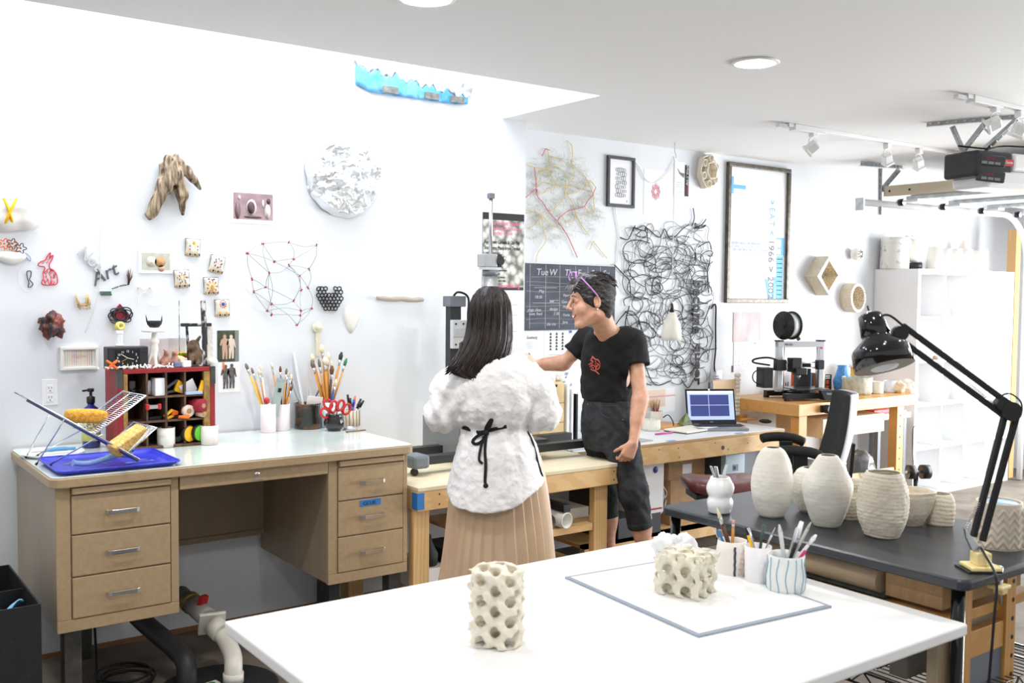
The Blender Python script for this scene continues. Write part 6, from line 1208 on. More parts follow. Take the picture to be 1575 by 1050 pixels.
for i, (x0, x1, zt, m_, lab, nm) in enumerate(((872, 876, 590, WHTP, 'tall white binder edge-on right of the birch chest', 'white_binder'), (879, 882, 598, WHT, 'white upright folder next to the tall binder', 'upright_folder'), (886, 889, 606, BLK, 'black upright folder nearest the standing woman', 'upright_folder'))):
    a = PY(x0, 640, 4.5); b = PY(x1, 640, 4.5); hh = PY(x0, zt, 4.5).z-ZB; tag(MB().box(a.x, b.x, 4.5, 4.74, ZB, ZB+hh).build(nm, m_, bevel=0.002), lab, 'folder')
a = TB_(835, 680); tag(MB().box(-0.09, 0.09, -0.03, 0.03, 0, 0.028).build('white_block', C('translucent_white', 226, 232, 234, 0.2), loc=(3.57, 4.24, ZB), bevel=0.003), 'pale flat plastic block at the left front of the long white bench', 'block')
# white paper, sketchbook, pen, pencil cup, basket
t = thing('sketchbook', 'open black-covered sketchbook with white pages in front of the laptop', 'sketchbook', TB_(1062, 662), 0.12)
MB().box(-0.16, 0.06, -0.09, 0.09, 0, 0.006).build('cover', INK, t, bevel=0.001); MB().box(-0.158, 0.058, -0.095, 0.088, 0.006, 0.016).box(0.0585, 0.20, -0.08, 0.10, 0.0005, 0.018).build('pages', C('ivory_pages', 244, 240, 226, 0.6), t, bevel=0.001)
tag(MB().tube([(-0.075, 0, 0), (0.075, 0.01, 0)], 0.006, 8).build('pink_marker_pen', C('magenta_pen', 206, 90, 170, 0.4), loc=TB_(1022, 668)+Vector((0, 0, 0.007)), rot=-0.05), 'pink marker pen lying near the front edge of the long bench', 'pen')
tag(MB().box(-0.12, 0.12, -0.09, 0.09, 0, 0.005).build('grey_tablet', C('grey_sleeve', 176, 178, 180, 0.4), loc=(4.02, 4.32, ZB+0.0003), rot=0.1, bevel=0.002), 'flat grey tablet lying behind the standing woman on the long bench', 'tablet')
def knit(a, r, z): return r*(1+0.05*math.sin(a*22+math.sin(z*420)*1.4))
KN = C('knit_porcelain', 238, 234, 222, 0.6)
t = thing('knitted_pencil_cup', 'white knit-textured cup full of coloured pencils', 'cup', TB_(1012, 654)+Vector((0.03, 0.05, 0))); cpc = Vector(t.location)
MB().lathe([(0, 0), (0.042, 0), (0.046, 0.01), (0.045, 0.09), (0.041, 0.09), (0.041, 0.01), (0, 0.01)], 88, fn=knit).build('vessel', KN, t)
for i, (dx, dy, c_, n_) in enumerate(((-0.045, 0, (30, 60, 110), 'navy'), (-0.035, 0.01, (190, 30, 40), 'red'), (-0.022, 0, (220, 120, 30), 'orange'), (-0.018, 0.015, (60, 130, 60), 'green'), (0.005, 0, (120, 50, 50), 'maroon'), (0.018, 0.01, (230, 130, 190), 'pink'), (0.035, 0, (200, 60, 30), 'vermilion'), (0.042, 0.01, (40, 40, 50), 'black'))):
    pen(cpc, dx, dy, 0.155+0.006*(i % 3), C('pencil_%s' % n_, *c_, 0.4), '%s coloured pencil in the knit-textured cup' % n_, 'coloured pencils in the knit-textured cup', C('pencil_tip', 214, 180, 130, 0.5), 0.0038, 'pencil', 'pencil')
t = thing('knitted_bowl', 'low white knit-textured bowl in front of the pencil cup', 'bowl', TB_(1003, 663)+Vector((0.02, 0.03, 0)))
MB().lathe([(0, 0), (0.052, 0), (0.057, 0.015), (0.055, 0.07), (0.050, 0.07), (0.050, 0.01), (0, 0.01)], 88, fn=knit).build('vessel', KN, t)
# sketch sheet on the wall
t, w, h = flat('sketch_sheet', 'translucent sheet with a peach square and pink line sketch above the pencil cup', 'sketch', None, 990, 598, 1038, 634, YR); sheet(t, w, h, WHTP, 'sheet', 0.0015); MB().box(w*0.12, w*0.68, -0.0022, -0.0016, h*0.25, h*0.98).build('peach_square', C('peach_paper', 240, 216, 200, 0.6), t); MB().box(0.0, w, -0.0028, -0.0023, h*0.66, h*0.72).build('pink_line', C('rose_line', 226, 176, 176, 0.6), t)
# laptop
LP = TB_(1100, 662); t = thing('laptop', 'open laptop showing a blue modelling program on the long white bench', 'laptop', (4.83, 4.31, ZB), -0.50)
LX0, LX1 = -0.17, 0.17
MB().box(LX0, LX1, -0.02, 0.21, 0.001, 0.017).build('base', C('silver_grey', 150, 152, 156, 0.35, metal=0.5), t, bevel=0.003); MB().box(LX0+0.02, LX1-0.02, 0.07, 0.19, 0.0175, 0.019).build('keyboard', C('key_black', 36, 36, 40, 0.5), t)
for r_ in range(5):
    for c_ in range(14): MB().box(LX0+0.025+c_*0.0235, LX0+0.045+c_*0.0235, 0.075+r_*0.022, 0.093+r_*0.022, 0.0192, 0.0205).build('key', C('key_cap', 50, 50, 54, 0.5), t)
lid = MB().box(LX0, LX1, -0.004, 0.004, 0, 0.235).build('lid', C('lid_black', 30, 30, 34, 0.4), t, (0, 0.212, 0.016), (-0.26, 0, 0), bevel=0.003)
em = lambda n_, c_, e=1.0: mat(n_, tuple((v/255)**2.2 for v in c_), 0.4, emit=e)
L = [(LX0+0.012, LX1-0.012, 0.028, 0.22, em('screen_light', (170, 185, 225), 0.9), 'screen'), (LX0+0.03, LX0+0.155, 0.128, 0.195, em('screen_navy', (58, 66, 120), 0.8), 'viewport'), (LX0+0.159, LX0+0.295, 0.128, 0.195, em('screen_navy', (58, 66, 120), 0.8), 'viewport'), (LX0+0.03, LX0+0.155, 0.052, 0.124, em('screen_navy', (58, 66, 120), 0.8), 'viewport'), (LX0+0.159, LX0+0.295, 0.052, 0.124, em('screen_navy', (58, 66, 120), 0.8), 'viewport'), (LX0+0.012, LX1-0.012, 0.205, 0.22, em('screen_white', (235, 238, 245), 0.9), 'menu_bar')]
sc_ = MB().box(L[0][0], L[0][1], -0.0048, -0.0042, L[0][2], L[0][3]).build('screen', L[0][4], lid)
for x0, x1, z0, z1, m_, n_ in L[1:]: MB().box(x0, x1, -0.0054, -0.0049, z0, z1).build(n_, m_, lid)
MB().box(-0.012, 0.0, -0.0058, -0.0049, 0.222, 0.236).build('webcam_cover', WHT, lid); text('logo', 'DELL', 0.011, C('logo_grey', 170, 170, 176, 0.4), lid, (-0.012, -0.0046, 0.010))
t = thing('computer_mouse', 'black computer mouse right of the laptop', 'mouse', TB_(1177, 651), 0.3); MB().ball((0, 0, 0.011), 0.035, 18, (0.75, 1.3, 0.42)).build('shell', BLK, t); MB().ball((0, -0.02, 0.024), 0.006, 8).build('scroll_wheel', GREYP, t); t.location.z += 0.004
# green glass gem object, boards behind the laptop
tag(MB().add([(-0.045, -0.03, 0), (0.045, -0.03, 0), (0.05, 0.03, 0), (-0.04, 0.03, 0), (-0.02, 0, 0.05), (0.02, 0.0, 0.075)], [(0, 1, 2, 3), (0, 4, 3), (0, 1, 5, 4), (1, 2, 5), (2, 3, 4, 5)]).build('green_glass_lump', C('green_glass', 130, 150, 70, 0.1, c2=(70, 90, 40), scale=30, trans=0.4), loc=PY(1053, 640, 4.56)*1.0), 'faceted green glass lump left of the laptop', 'glass'); g_ = bpy.data.objects['green_glass_lump']; g_.location = (PY(1053, 640, 4.56).x, 4.56, ZB+0.022)
tag(MB().box(4.45, 4.75, 4.56, 4.74, ZB, ZB+0.02).build('wooden_riser', OAK, bevel=0.002), 'thin wooden riser board under the green glass lump', 'board')
a = PY(1093, 590, 4.68); b = PY(1128, 590, 4.68); tp = PY(1110, 584, 4.68).z
tag(MB().box(a.x, b.x, 4.66, 4.675, ZB, tp).build('wooden_board', C('light_board', 222, 190, 150, 0.5)), 'tan board leaning upright behind the laptop', 'board'); tag(MB().box(a.x-0.03, a.x-0.002, 4.655, 4.675, ZB, tp-0.01).build('blue_grey_book', C('blue_grey_cover', 90, 98, 112, 0.5)), 'blue-grey book spine beside the tan board', 'book')
mb = MB()
for j in range(11):
    for i in range(2): mb.ball((b.x+0.012+i*0.024, 4.665, ZB+0.04+j*0.027), 0.016, 8)
tag(mb.build('knobbly_tile', CLAY), 'white knobbly ceramic strip standing right of the tan board', 'ceramic')
ob = PZ(1122, 632, ZB); tag(MB().tube(smooth_path([(-0.06, 0, 0), (0, 0, 0), (0.1, -0.02, 0.0)], 4), 0.009, 8).build('wooden_spoon', OAK, loc=(b.x+0.02, 4.58, ZB+0.0095)), 'wooden spoon handle behind the right of the laptop', 'spoon')
squig('black_cable', 'short black cable curling behind the pencil cup', 'cable', [(1020,642),(1028,638),(1035,648),(1036,655)], BLK, 0.004, 4.5, 0.0)
# under the long bench
def bx(nm, lab, cat, m_, x0, x1, y0, y1, z0, z1, bev=0.002): return tag(MB().box(x0, x1, y0, y1, z0, z1).build(nm, m_, bevel=bev), lab, cat)
bx('cardboard_carton', 'brown cardboard carton standing on the shelf under the long bench', 'box', KRAFT, 4.36, 4.68, 4.3, 4.65, 0.1805, 0.46)
bx('cardboard_carton', 'smaller cardboard carton with white label on top of the tall carton', 'box', KRAFT, 4.34, 4.66, 4.3, 4.6, 0.4605, 0.595); bx('carton_label', 'white label on the smaller cardboard carton', 'label', WHTP, 4.46, 4.54, 4.298, 4.2995, 0.49, 0.55, 0)
bx('grey_cabinet', 'grey metal cabinet under the right end of the long bench', 'cabinet', C('slate_metal', 104, 108, 116, 0.45), 4.78, 5.15, 4.25, 4.7, 0.35, 0.60)
t = thing('power_box', 'pale blue electrical box with a socket under the long bench', 'electrical box', (4.74, 4.2, 0.44)); MB().box(0, 0.18, 0, 0.04, 0, 0.155).build('cover', C('pale_blue_metal', 176, 192, 204, 0.4), t, bevel=0.003); MB().box(0.07, 0.115, -0.003, 0, 0.05, 0.09).build('socket', GREYP, t); MB().box(0.078, 0.09, -0.0045, -0.003, 0.06, 0.08).build('socket_slot', INK, t)
t = thing('shipping_carton', 'white shipping carton with red stripe under the long bench beside the standing woman', 'box', (4.02, 4.22, 0.30)); MB().box(0, 0.20, 0, 0.3, 0, 0.30).build('carton', WHTP, t, bevel=0.002); MB().box(0.01, 0.19, -0.0012, -0.0002, 0.02, 0.03).build('red_stripe', RED, t); MB().lathe([(0, 0.001), (0.02, 0.001), (0.02, 0)], 20).build('blue_emblem', C('postal_blue', 50, 70, 140, 0.5), t, (0.13, -0.0002, 0.26), (PI/2, 0, 0)); MB().box(0.06, 0.063, -0.0012, -0.0002, 0.05, 0.16).build('printed_line', INK, t)
bx('metal_case_base', 'dark grey metal base cabinet below the white shipping carton', 'cabinet', C('gunmetal', 78, 80, 84, 0.4, metal=0.4), 3.86, 4.2, 4.22, 4.6, 0.181, 0.2995)
bx('upright_board', 'dark upright panel with a pale edge under the long bench', 'panel', C('umber_panel', 66, 58, 54, 0.5), 3.80, 3.84, 4.22, 4.6, 0.181, 0.56); bx('metal_profile', 'silver upright metal profile beside the dark panel under the long bench', 'metal profile', STEEL, 3.765, 3.785, 4.21, 4.23, 0.181, 0.6)
pts = []
rn = random.Random(4)
for k in range(60): a = k*0.55; pts.append((0.02*math.sin(k*1.7)+0.06*math.cos(a), 0.03*math.sin(k*0.9), 0.17+0.13*math.sin(a)*(0.7+0.3*math.sin(k))))
tag(MB().tube(smooth_path(pts, 3), 0.004, 6).build('cable_bundle', PORC, loc=(4.285, 4.36, 0.182)), 'tangled white cable bundle hanging under the long bench', 'cable')
bx('blue_tape_strip', 'blue strip on the leg side under the long bench', 'tape', TAPE, 4.225, 4.245, 4.3, 4.303, 0.45, 0.60, 0)
# ================================================================== cube shelf and right-hand end of the room
t = thing('white_cube_shelf', 'tall white cube shelving unit against the back wall near the garage door', 'shelving unit', (7.155, 4.41, 0)); KX = Vector(t.location)
SW, SD, SHH = 1.47, 0.388, 1.82; th = 0.018; SH_ = C('shelf_white', 242, 242, 243, 0.4)
MB().box(0, 0.038, 0, SD, 0.001, SHH).build('side_panel', SH_, t, bevel=0.001); MB().box(SW-0.038, SW, 0, SD, 0.001, SHH).build('side_panel', SH_, t, bevel=0.001)
MB().box(0.038, SW-0.038, 0, SD, SHH-0.038, SHH).build('top_panel', SH_, t); MB().box(0.038, SW-0.038, 0, SD, 0.001, 0.039).build('bottom_panel', SH_, t); MB().box(0.038, SW-0.038, SD-0.005, SD, 0.04, SHH-0.039).build('back_panel', SH_, t)
cwK = (SW-0.076)/4; chK = (SHH-0.077)/5
for i in range(1, 4): MB().box(0.038+i*cwK-0.008, 0.038+i*cwK+0.008, 0, SD-0.006, 0.04, SHH-0.039).build('divider', SH_, t)
chK = 0.349
for j in range(1, 5): MB().box(0.038, SW-0.038, 0.001, SD-0.007, 0.039+j*chK-0.008, 0.039+j*chK+0.008).build('shelf_board', SH_, t)
def vase(nm, lab, cat, c, prof, m_, n=40, fn=None, wall=0.004, grp=None):
    t = thing(nm, lab, cat, c, 0, grp); pr = [(0, 0)] + prof + [(max(r-wall, 0.001), z) for r, z in reversed(prof)]; pr[-1] = (pr[-1][0], wall); pr += [(0, wall)]
    MB().lathe(pr, n, fn=fn).build('vessel', m_, t); return t
tx_ = lambda x, y: Vector((KX.x+x, KX.y+y, SHH+0.0005))
vase('patterned_pot', 'white pot with a pale blue dotted band on top of the cube shelf', 'pot', tx_(0.09, 0.27), [(0.11, 0), (0.113, 0.01), (0.106, 0.22), (0.108, 0.255)], C('pale_band_glaze', 236, 232, 224, 0.4, c2=(150, 176, 190), scale=26, lo=0.55, hi=0.7))
t = thing('rabbit_vase', 'white seated rabbit figure on a black base on top of the cube shelf', 'figurine', tx_(0.29, 0.22)); MB().cyl((0, 0, 0.0), (0, 0, 0.055), 0.062, 30).build('black_base', BLK, t)
S = SDF((-0.11, -0.07, 0.05), (0.1, 0.07, 0.31), 0.005)
S.U(S.ell((0.01, 0, 0.11), (0.062, 0.055, 0.06))); S.U(S.ell((0.005, 0, 0.165), (0.046, 0.042, 0.045)), 0.03); S.U(S.ell((0.012, 0, 0.225), (0.034, 0.03, 0.032)), 0.02); S.U(S.ell((0.035, -0.01, 0.215), (0.022, 0.02, 0.018)), 0.015)
for y in (-0.015, 0.015): S.U(S.cap((0.0, y, 0.25), (-0.075, y*1.6, 0.266), 0.012, 0.015), 0.01)
for y in (-0.035, 0.035): S.U(S.cap((0.035, y, 0.12), (0.05, y, 0.07), 0.02, 0.016), 0.015)
S.obj('body', PORC, t)
for i, (x, r, h_, lab) in enumerate(((0.46, 0.06, 0.19, 'white tapered vase right of the rabbit figure on the cube shelf'), (0.62, 0.05, 0.18, 'second white cylinder from the rabbit figure on the cube shelf'), (0.78, 0.05, 0.185, 'third white cylinder from the rabbit figure on the cube shelf'), (0.94, 0.055, 0.18, 'fourth white cylinder from the rabbit figure on the cube shelf'), (1.14, 0.075, 0.18, 'widest white cylinder at the right end of the cube shelf'))):
    vase('white_cylinder_vase', lab, 'vase', tx_(x, 0.14), [(r*(1.25 if i == 0 else 1), 0), (r*(1.2 if i == 0 else 1), 0.02), (r*0.92, h_)], PORC if i % 2 else C('blush_white', 244, 238, 230, 0.4), grp='white vases along the top of the cube shelf')
t = vase('pink_cone', 'pink-tipped white cone behind the widest cylinder', 'ceramic', tx_(1.14, 0.28), [(0.085, 0), (0.08, 0.1), (0.05, 0.2), (0.012, 0.27)], C('blush_cone', 240, 216, 208, 0.4))
def shelfspot(i, j, fx=0.5, y=0.15): return Vector((KX.x+0.038+(i+fx)*cwK, KX.y+y, 0.039+j*chK+0.0085))
vase('textured_vase', 'white ribbed vase at the left of the top shelf row', 'vase', shelfspot(0, 4, 0.12, 0.1), [(0.04, 0), (0.055, 0.05), (0.045, 0.12), (0.055, 0.18), (0.04, 0.25)], PORC, fn=lambda a, r, z: r*(1+0.05*math.sin(z*160)))
vase('scaly_vase', 'white scale-textured vase in the second cube of the top shelf row', 'vase', shelfspot(1, 4, 0.3, 0.12), [(0.08, 0), (0.09, 0.02), (0.065, 0.15), (0.05, 0.165)], CLAY, fn=lambda a, r, z: r*(1+0.05*math.sin(a*14+math.sin(z*260)*2)))
vase('small_brown_nub', 'tiny brown cone in the second row of the cube shelf', 'ceramic', shelfspot(0, 3, 0.92, 0.06), [(0.015, 0), (0.012, 0.02), (0.004, 0.03)], KRAFT)
vase('round_white_vase', 'round white vase in the third row of the cube shelf, first cube', 'vase', shelfspot(0, 2, 0.2, 0.12), [(0.04, 0), (0.075, 0.06), (0.06, 0.12), (0.035, 0.15)], PORC)
vase('white_lidded_jar', 'white jar with a lid in the third row of the cube shelf, second cube', 'jar', shelfspot(1, 2, 0.4, 0.12), [(0.07, 0), (0.095, 0.08), (0.08, 0.16), (0.03, 0.18)], PORC)
vase('blue_dot_cup', 'small white cup with blue dots in the fourth row of the cube shelf', 'cup', shelfspot(1, 1, 0.2, 0.1), [(0.035, 0), (0.04, 0.05), (0.045, 0.1)], C('blue_dotted', 238, 240, 242, 0.3, c2=(120, 150, 200), scale=30, kind='voronoi', lo=0.0, hi=0.12))
# wood shelf beside the curved track
bx('pine_shelf_post', 'pine upright post beside the curved garage door track', 'post', PINEZ, 8.72, 8.80, 4.45, 4.53, 0.001, 2.2)
# ------------------------------------------------------------------ garage door gear
t = thing('garage_door', 'white sectional garage door stored open under the ceiling', 'garage door', (6.35, -1.0, 2.30))
GW_ = 5.15
for k in range(4):
    x0 = 0.25 + k*0.56
    pn = MB().box(x0, x0+0.54, 0, GW_, 0.03, 0.06).build('door_panel', WHTG, t, bevel=0.003)
    MB().box(x0-0.004, x0+0.028, 0.02, GW_+0.03, 0.004, 0.0295).build('strut', GALV, pn)
    hg = MB().box(x0, x0+0.09, GW_-0.06, GW_+0.06, -0.012, 0.003); hg.cyl((x0+0.02, GW_+0.06, -0.01), (x0+0.02, GW_+0.115, -0.01), 0.022, 14); hg.build('roller_hinge', STEEL, pn)
    MB().cyl((x0+0.02, GW_+0.061, -0.01), (x0+0.02, GW_+0.10, -0.01), 0.026, 14).build('roller', BLK, pn)
t = thing('garage_door_track', 'white garage door rail running along the back wall and curving down to the opening', 'rail', (6.29, 4.35, 2.28))
arc = [(0, 0, 0), (2.0, 0, 0.02)] + [(2.0+0.42*math.sin(a), 0, 0.02-0.42*(1-math.cos(a))) for a in [PI/2*i/10 for i in range(1, 11)]] + [(2.42, 0, -2.27)]
MB().tube(arc, 0.026, 8).build('rail', WHTG, t); MB().box(-0.012, 0, -0.035, 0.035, -0.06, 0.03).build('end_plate', GALV, t)
def angle(nm, lab, a, b, w=0.032, holes=True, par=None, cat='bracket'):
    a = Vector(a); b = Vector(b); mb = MB(); mb.bar(a, b, w, 0.003); mb.bar(a+Vector((0, 0, w/2)), b+Vector((0, 0, w/2)), 0.003, w) if abs((b-a).z) < 0.9*(b-a).length else mb.bar(a, b, 0.003, w)
    o_ = mb.build(nm, GALV, par); n = int((b-a).length/0.045); hm = MB()
    d_ = (b-a).normalized()
    for i in range(n):
        p = a+d_*(0.022+i*0.045); 
        if abs(d_.z) > 0.3: hm.cyl(p+Vector((0, -0.0025, 0)), p+Vector((0, -0.005, 0)), 0.009, 8)
        else: hm.cyl(p+Vector((-0.0025, -0.0, 0.016)), p+Vector((-0.006, 0.0, 0.016)), 0.009, 8)
    h_ = hm.build('bolt_holes', C('hole_pale', 236, 238, 240, 0.6), o_ if par else par); h_['kind'] = 'stuff'
    if not par: h_.parent = o_; tag(o_, lab, cat)
    return o_
t = thing('rail_hanger', 'perforated galvanised angle hanger carrying the end of the garage rail', 'bracket', (6.50, 4.35, 2.30))
R0 = Vector(t.location)
for nm, a, b in (('top_angle', (6.28, 4.35, 2.54), (6.80, 4.35, 2.56)), ('upright', (6.52, 4.35, 2.54), (6.53, 4.35, 2.20)), ('diagonal', (6.76, 4.35, 2.54), (6.54, 4.35, 2.37))): angle(nm, '', Vector(a)-R0, Vector(b)-R0, 0.035, True, t)
t = thing('garage_header_beam', 'beige wooden beam spanning under the garage hanger', 'beam', (6.56, 1.0, 2.335)); MB().box(-0.02, 0.02, 0, 3.33, 0, 0.075).build('beam', C('beige_beam', 216, 204, 180, 0.6, c2=(200, 186, 160), scale=10, stretch=(1, 0.2, 1)), t)
for y in (3.28, 3.12): MB().cyl((-0.0215, y, 0.035), (-0.024, y, 0.035), 0.008, 10).build('bolt_head', INK, t)
# opener
t = thing('garage_door_opener', 'black and white garage door opener motor hanging from the ceiling', 'garage opener', (5.35, 3.02, 2.28)); o_ = Vector(t.location); SC_ = 1.0
OP = C('opener_black', 44, 44, 48, 0.35)
M0 = Matrix.Rotation(-0.25, 4, 'Z')
def body(x0, x1, y0, y1, z0, z1, nm, m_, bv=0.01, rz=-0.25, par=None): return MB().box(x0, x1, y0, y1, z0, z1).build(nm, m_, par or t, (0, 0, 0), rz if par is None else 0, bevel=bv, seg=3)
body(-0.07, 0.20, -0.13, 0.11, -0.02, 0.125, 'motor_housing', OP, 0.02); body(0.0, 0.42, -0.14, 0.12, -0.075, 0.02, 'light_lens', WHTG, 0.03); body(0.201, 0.42, -0.13, 0.11, 0.02, 0.12, 'rear_housing', WHT, 0.02)
for k, z in enumerate((0.045, -0.04)):
    rm = MB().box(-0.075, 0.075, -0.012, 0.012, -0.03, 0.03).build('remote_control', C('dark_grey_remote', 70, 70, 74, 0.4), t, (-0.02, -0.145, z+0.02), (0, 0.12, -0.75), bevel=0.008)
    for i in range(3): MB().box(-0.05+i*0.035, -0.022+i*0.035, -0.0145, -0.0122, -0.02, -0.006).build('button', C('button_grey', 150, 150, 154, 0.4), rm)
    text('logo', 'GENIE', 0.016, RED, rm, (-0.03, -0.0125, 0.006))
pl_ = MB().box(-0.035, 0.035, -0.003, 0, -0.018, 0.018).build('red_badge', C('badge_red', 200, 60, 60, 0.4), t, (0.13, -0.166, 0.065), (0, 0, -0.25), bevel=0.002); text('logo', 'Genie', 0.022, WHT, pl_, (-0.027, -0.0036, -0.006))
MB().bar((0.42, -0.1, 0.11), (3.4, -0.1, 0.12), 0.03, 0.02).build('drive_rail', STEEL, t); MB().box(0.75, 0.85, -0.15, -0.04, 0.0, 0.125).build('trolley', BLK, t, bevel=0.004)
MB().tube(smooth_path([(-0.1, 0.0, 0.155), (0.05, -0.08, 0.145), (0.2, -0.1, 0.17), (0.35, -0.3, 0.16), (0.42, -0.42, 0.24)], 6), 0.005, 6).build('cable', BLK, t)
for nm, a, b in (('top_angle', (-0.12, 0.18, 0.28), (0.05, -0.32, 0.285)), ('hanger_strap', (-0.08, 0.05, 0.27), (-0.04, 0.0, 0.12)), ('hanger_strap', (0.0, -0.10, 0.27), (-0.03, 0.0, 0.13)), ('hanger_strap', (0.04, -0.25, 0.27), (0.1, -0.02, 0.12))): angle(nm, '', a, b, 0.03, True, t)
# track lighting
def spot(t, x, tilt, yaw, lit):
    h = MB().box(x-0.02, x+0.02, -0.018, 0.018, -0.055, -0.021).build('adapter', WHT, t, bevel=0.003)
    hd = MB(); hd.x = Matrix.Translation((x, 0, -0.11)) @ Matrix.Rotation(yaw, 4, 'Z') @ Matrix.Rotation(tilt, 4, 'X')
    hd.lathe([(0.028, 0.03), (0.034, 0.02), (0.034, -0.03), (0.042, -0.035), (0.042, -0.048), (0.036, -0.048), (0.034, -0.03), (0, -0.025)], 4, smooth=False); hd.build('lamp_head', WHT, t, bevel=0.003)
    lm = MB(); lm.x = hd.x; lm.lathe([(0, -0.034), (0.026, -0.036), (0.03, -0.046), (0, -0.040)], 20).build('reflector', CHROME, t)
    y = MB().tube(smooth_path([(x, 0, -0.055), (x-0.035, 0, -0.07), (x-0.038, 0, -0.11)], 4), 0.003, 6).tube(smooth_path([(x, 0, -0.055), (x+0.035, 0, -0.07), (x+0.038, 0, -0.11)], 4), 0.003, 6); y.build('yoke', WHT, t)
    MB().tube(smooth_path([(x+0.01, 0, -0.06), (x+0.06, 0.01, -0.075), (x+0.03, 0.02, -0.09)], 4), 0.0018, 5).build('wire', PORC, t)
t = thing('track_light', 'white ceiling track with three spotlights above the printer bench', 'track light', (4.62, 3.69, ZC-0.0005)); MB().box(0, 3.0, -0.018, 0.018, -0.02, 0).box(0.05, 0.32, -0.024, 0.024, -0.034, -0.0005).build('track', WHT, t, bevel=0.002); MB().box(-0.08, -0.001, -0.012, 0.012, -0.03, -0.01).build('connector', STEEL, t)
spot(t, 0.24, 0.9, 0.5, 1); spot(t, 0.98, 0.7, -1.2, 0); spot(t, 1.33, 0.7, -1.2, 0)
t = thing('track_light', 'white ceiling track with two visible spotlights near the garage opener', 'track light', (4.62, 2.63, ZC-0.0005)); MB().box(0, 3.0, -0.018, 0.018, -0.02, 0).box(0.05, 0.32, -0.024, 0.024, -0.034, -0.0005).build('track', WHT, t, bevel=0.002); MB().box(-0.08, -0.001, -0.012, 0.012, -0.03, -0.01).build('connector', STEEL, t)
spot(t, 0.28, 1.1, 0.7, 1); spot(t, 0.52, 0.45, 0.2, 0)
# ================================================================== printer and things on the maple bench
ZK = 0.8803
t = thing('black_printer', 'black and silver desktop three-dimensional printer with a filament spool on top', 'printer', (5.72, 4.42, ZK), -0.35); 
AL = C('aluminium_profile', 196, 198, 202, 0.3, metal=0.7)
MB().box(-0.19, 0.19, -0.16, -0.11, 0.012, 0.05).box(-0.19, 0.19, 0.09, 0.14, 0.012, 0.05).box(-0.04, 0.04, -0.11, 0.09, 0.015, 0.045).build('base_frame', BLK, t, bevel=0.002)
for x in (-0.19, 0.16):
    for y in (-0.16, 0.11): MB().box(x, x+0.03, y, y+0.03, 0, 0.0118).build('rubber_foot', BLK, t)
MB().box(-0.17, -0.13, -0.01, 0.03, 0.05, 0.40).box(0.16, 0.20, -0.01, 0.03, 0.05, 0.40).box(-0.17, 0.20, -0.012, 0.032, 0.36, 0.40).build('gantry_frame', AL, t, bevel=0.002); MB().box(-0.175, -0.128, -0.015, 0.035, 0.40, 0.41).box(0.155, 0.205, -0.015, 0.035, 0.40, 0.41).build('corner_caps', BLK, t)
MB().cyl((-0.115, 0.0, 0.05), (-0.115, 0.0, 0.36), 0.004, 8).build('lead_screw', STEEL, t); MB().cyl((0.145, 0.0, 0.05), (0.145, 0.0, 0.36), 0.004, 8).build('lead_screw', STEEL, t)
MB().cyl((-0.12, -0.02, 0.215), (0.16, -0.02, 0.215), 0.006, 8).build('x_rod', STEEL, t); MB().cyl((-0.12, -0.02, 0.255), (0.16, -0.02, 0.255), 0.006, 8).build('x_rod', STEEL, t)
MB().box(-0.20, -0.12, -0.045, 0.0, 0.20, 0.275).build('carriage_end', BLK, t, bevel=0.003); MB().box(0.13, 0.18, -0.045, 0.0, 0.205, 0.27).build('carriage_end', BLK, t, bevel=0.003); q = MB().box(-0.10, -0.02, -0.08, -0.01, 0.19, 0.29).box(-0.08, 0.01, -0.10, -0.05, 0.17, 0.22).build('print_head', BLK, t, bevel=0.006); MB().lathe([(0, -0.03), (0.003, -0.03), (0.012, -0.008), (0.012, 0)], 12).build('nozzle', STEEL, q, (-0.04, -0.07, 0.17))
MB().box(-0.10, 0.16, -0.14, 0.10, 0.072, 0.078).build('print_bed', C('dark_bed', 66, 66, 68, 0.3), t); MB().box(-0.03, 0.03, -0.1, 0.06, 0.05, 0.0718).build('bed_carriage', BLK, t)
MB().box(-0.29, -0.215, -0.03, 0.07, 0.08, 0.22).build('control_box', BLK, t, bevel=0.003); MB().box(0.02, 0.14, 0.06, 0.09, 0.08, 0.24).build('power_supply', BLK, t)
MB().prism([(-0.19, 0.012), (-0.255, 0.012), (-0.20, 0.075), (-0.175, 0.075)], 0.05, 0.18, 'x').build('display_panel', BLK, t, bevel=0.002); MB().bar((0.115, -0.2255, 0.045), (0.115, -0.215, 0.057), 0.06, 0.002, (0, -1, 1)).build('screen', C('lcd_grey', 120, 124, 130, 0.2), t)
MB().tube(smooth_path([(-0.13, -0.02, 0.255), (-0.25, -0.03, 0.29), (-0.34, 0.0, 0.28), (-0.34, 0.02, 0.255), (-0.22, 0.01, 0.235)], 6), 0.007, 8).build('cable_loop', BLK, t); MB().tube(smooth_path([(-0.22, 0.02, 0.22), (-0.33, 0.02, 0.19), (-0.34, 0.02, 0.13), (-0.27, 0.02, 0.09)], 6), 0.004, 6).build('cable', BLK, t)
text('logo', 'PRUSA', 0.022, C('logo_dark', 70, 70, 74, 0.5), t, (-0.12, -0.0128, 0.372)); MB().lathe([(0.006, 0.001), (0.014, 0.001), (0.014, 0), (0.006, 0)], 20).build('pink_sticker', C('pink_sticker', 230, 70, 150, 0.4), t, (0.178, -0.0105, 0.36), (PI/2, 0, 0))
MB().bar((0.0, 0.0, 0.41), (-0.02, 0.0, 0.44), 0.02, 0.02).bar((-0.02, 0.0, 0.43), (-0.05, -0.03, 0.52), 0.014, 0.014).build('spool_arm', BLK, t)
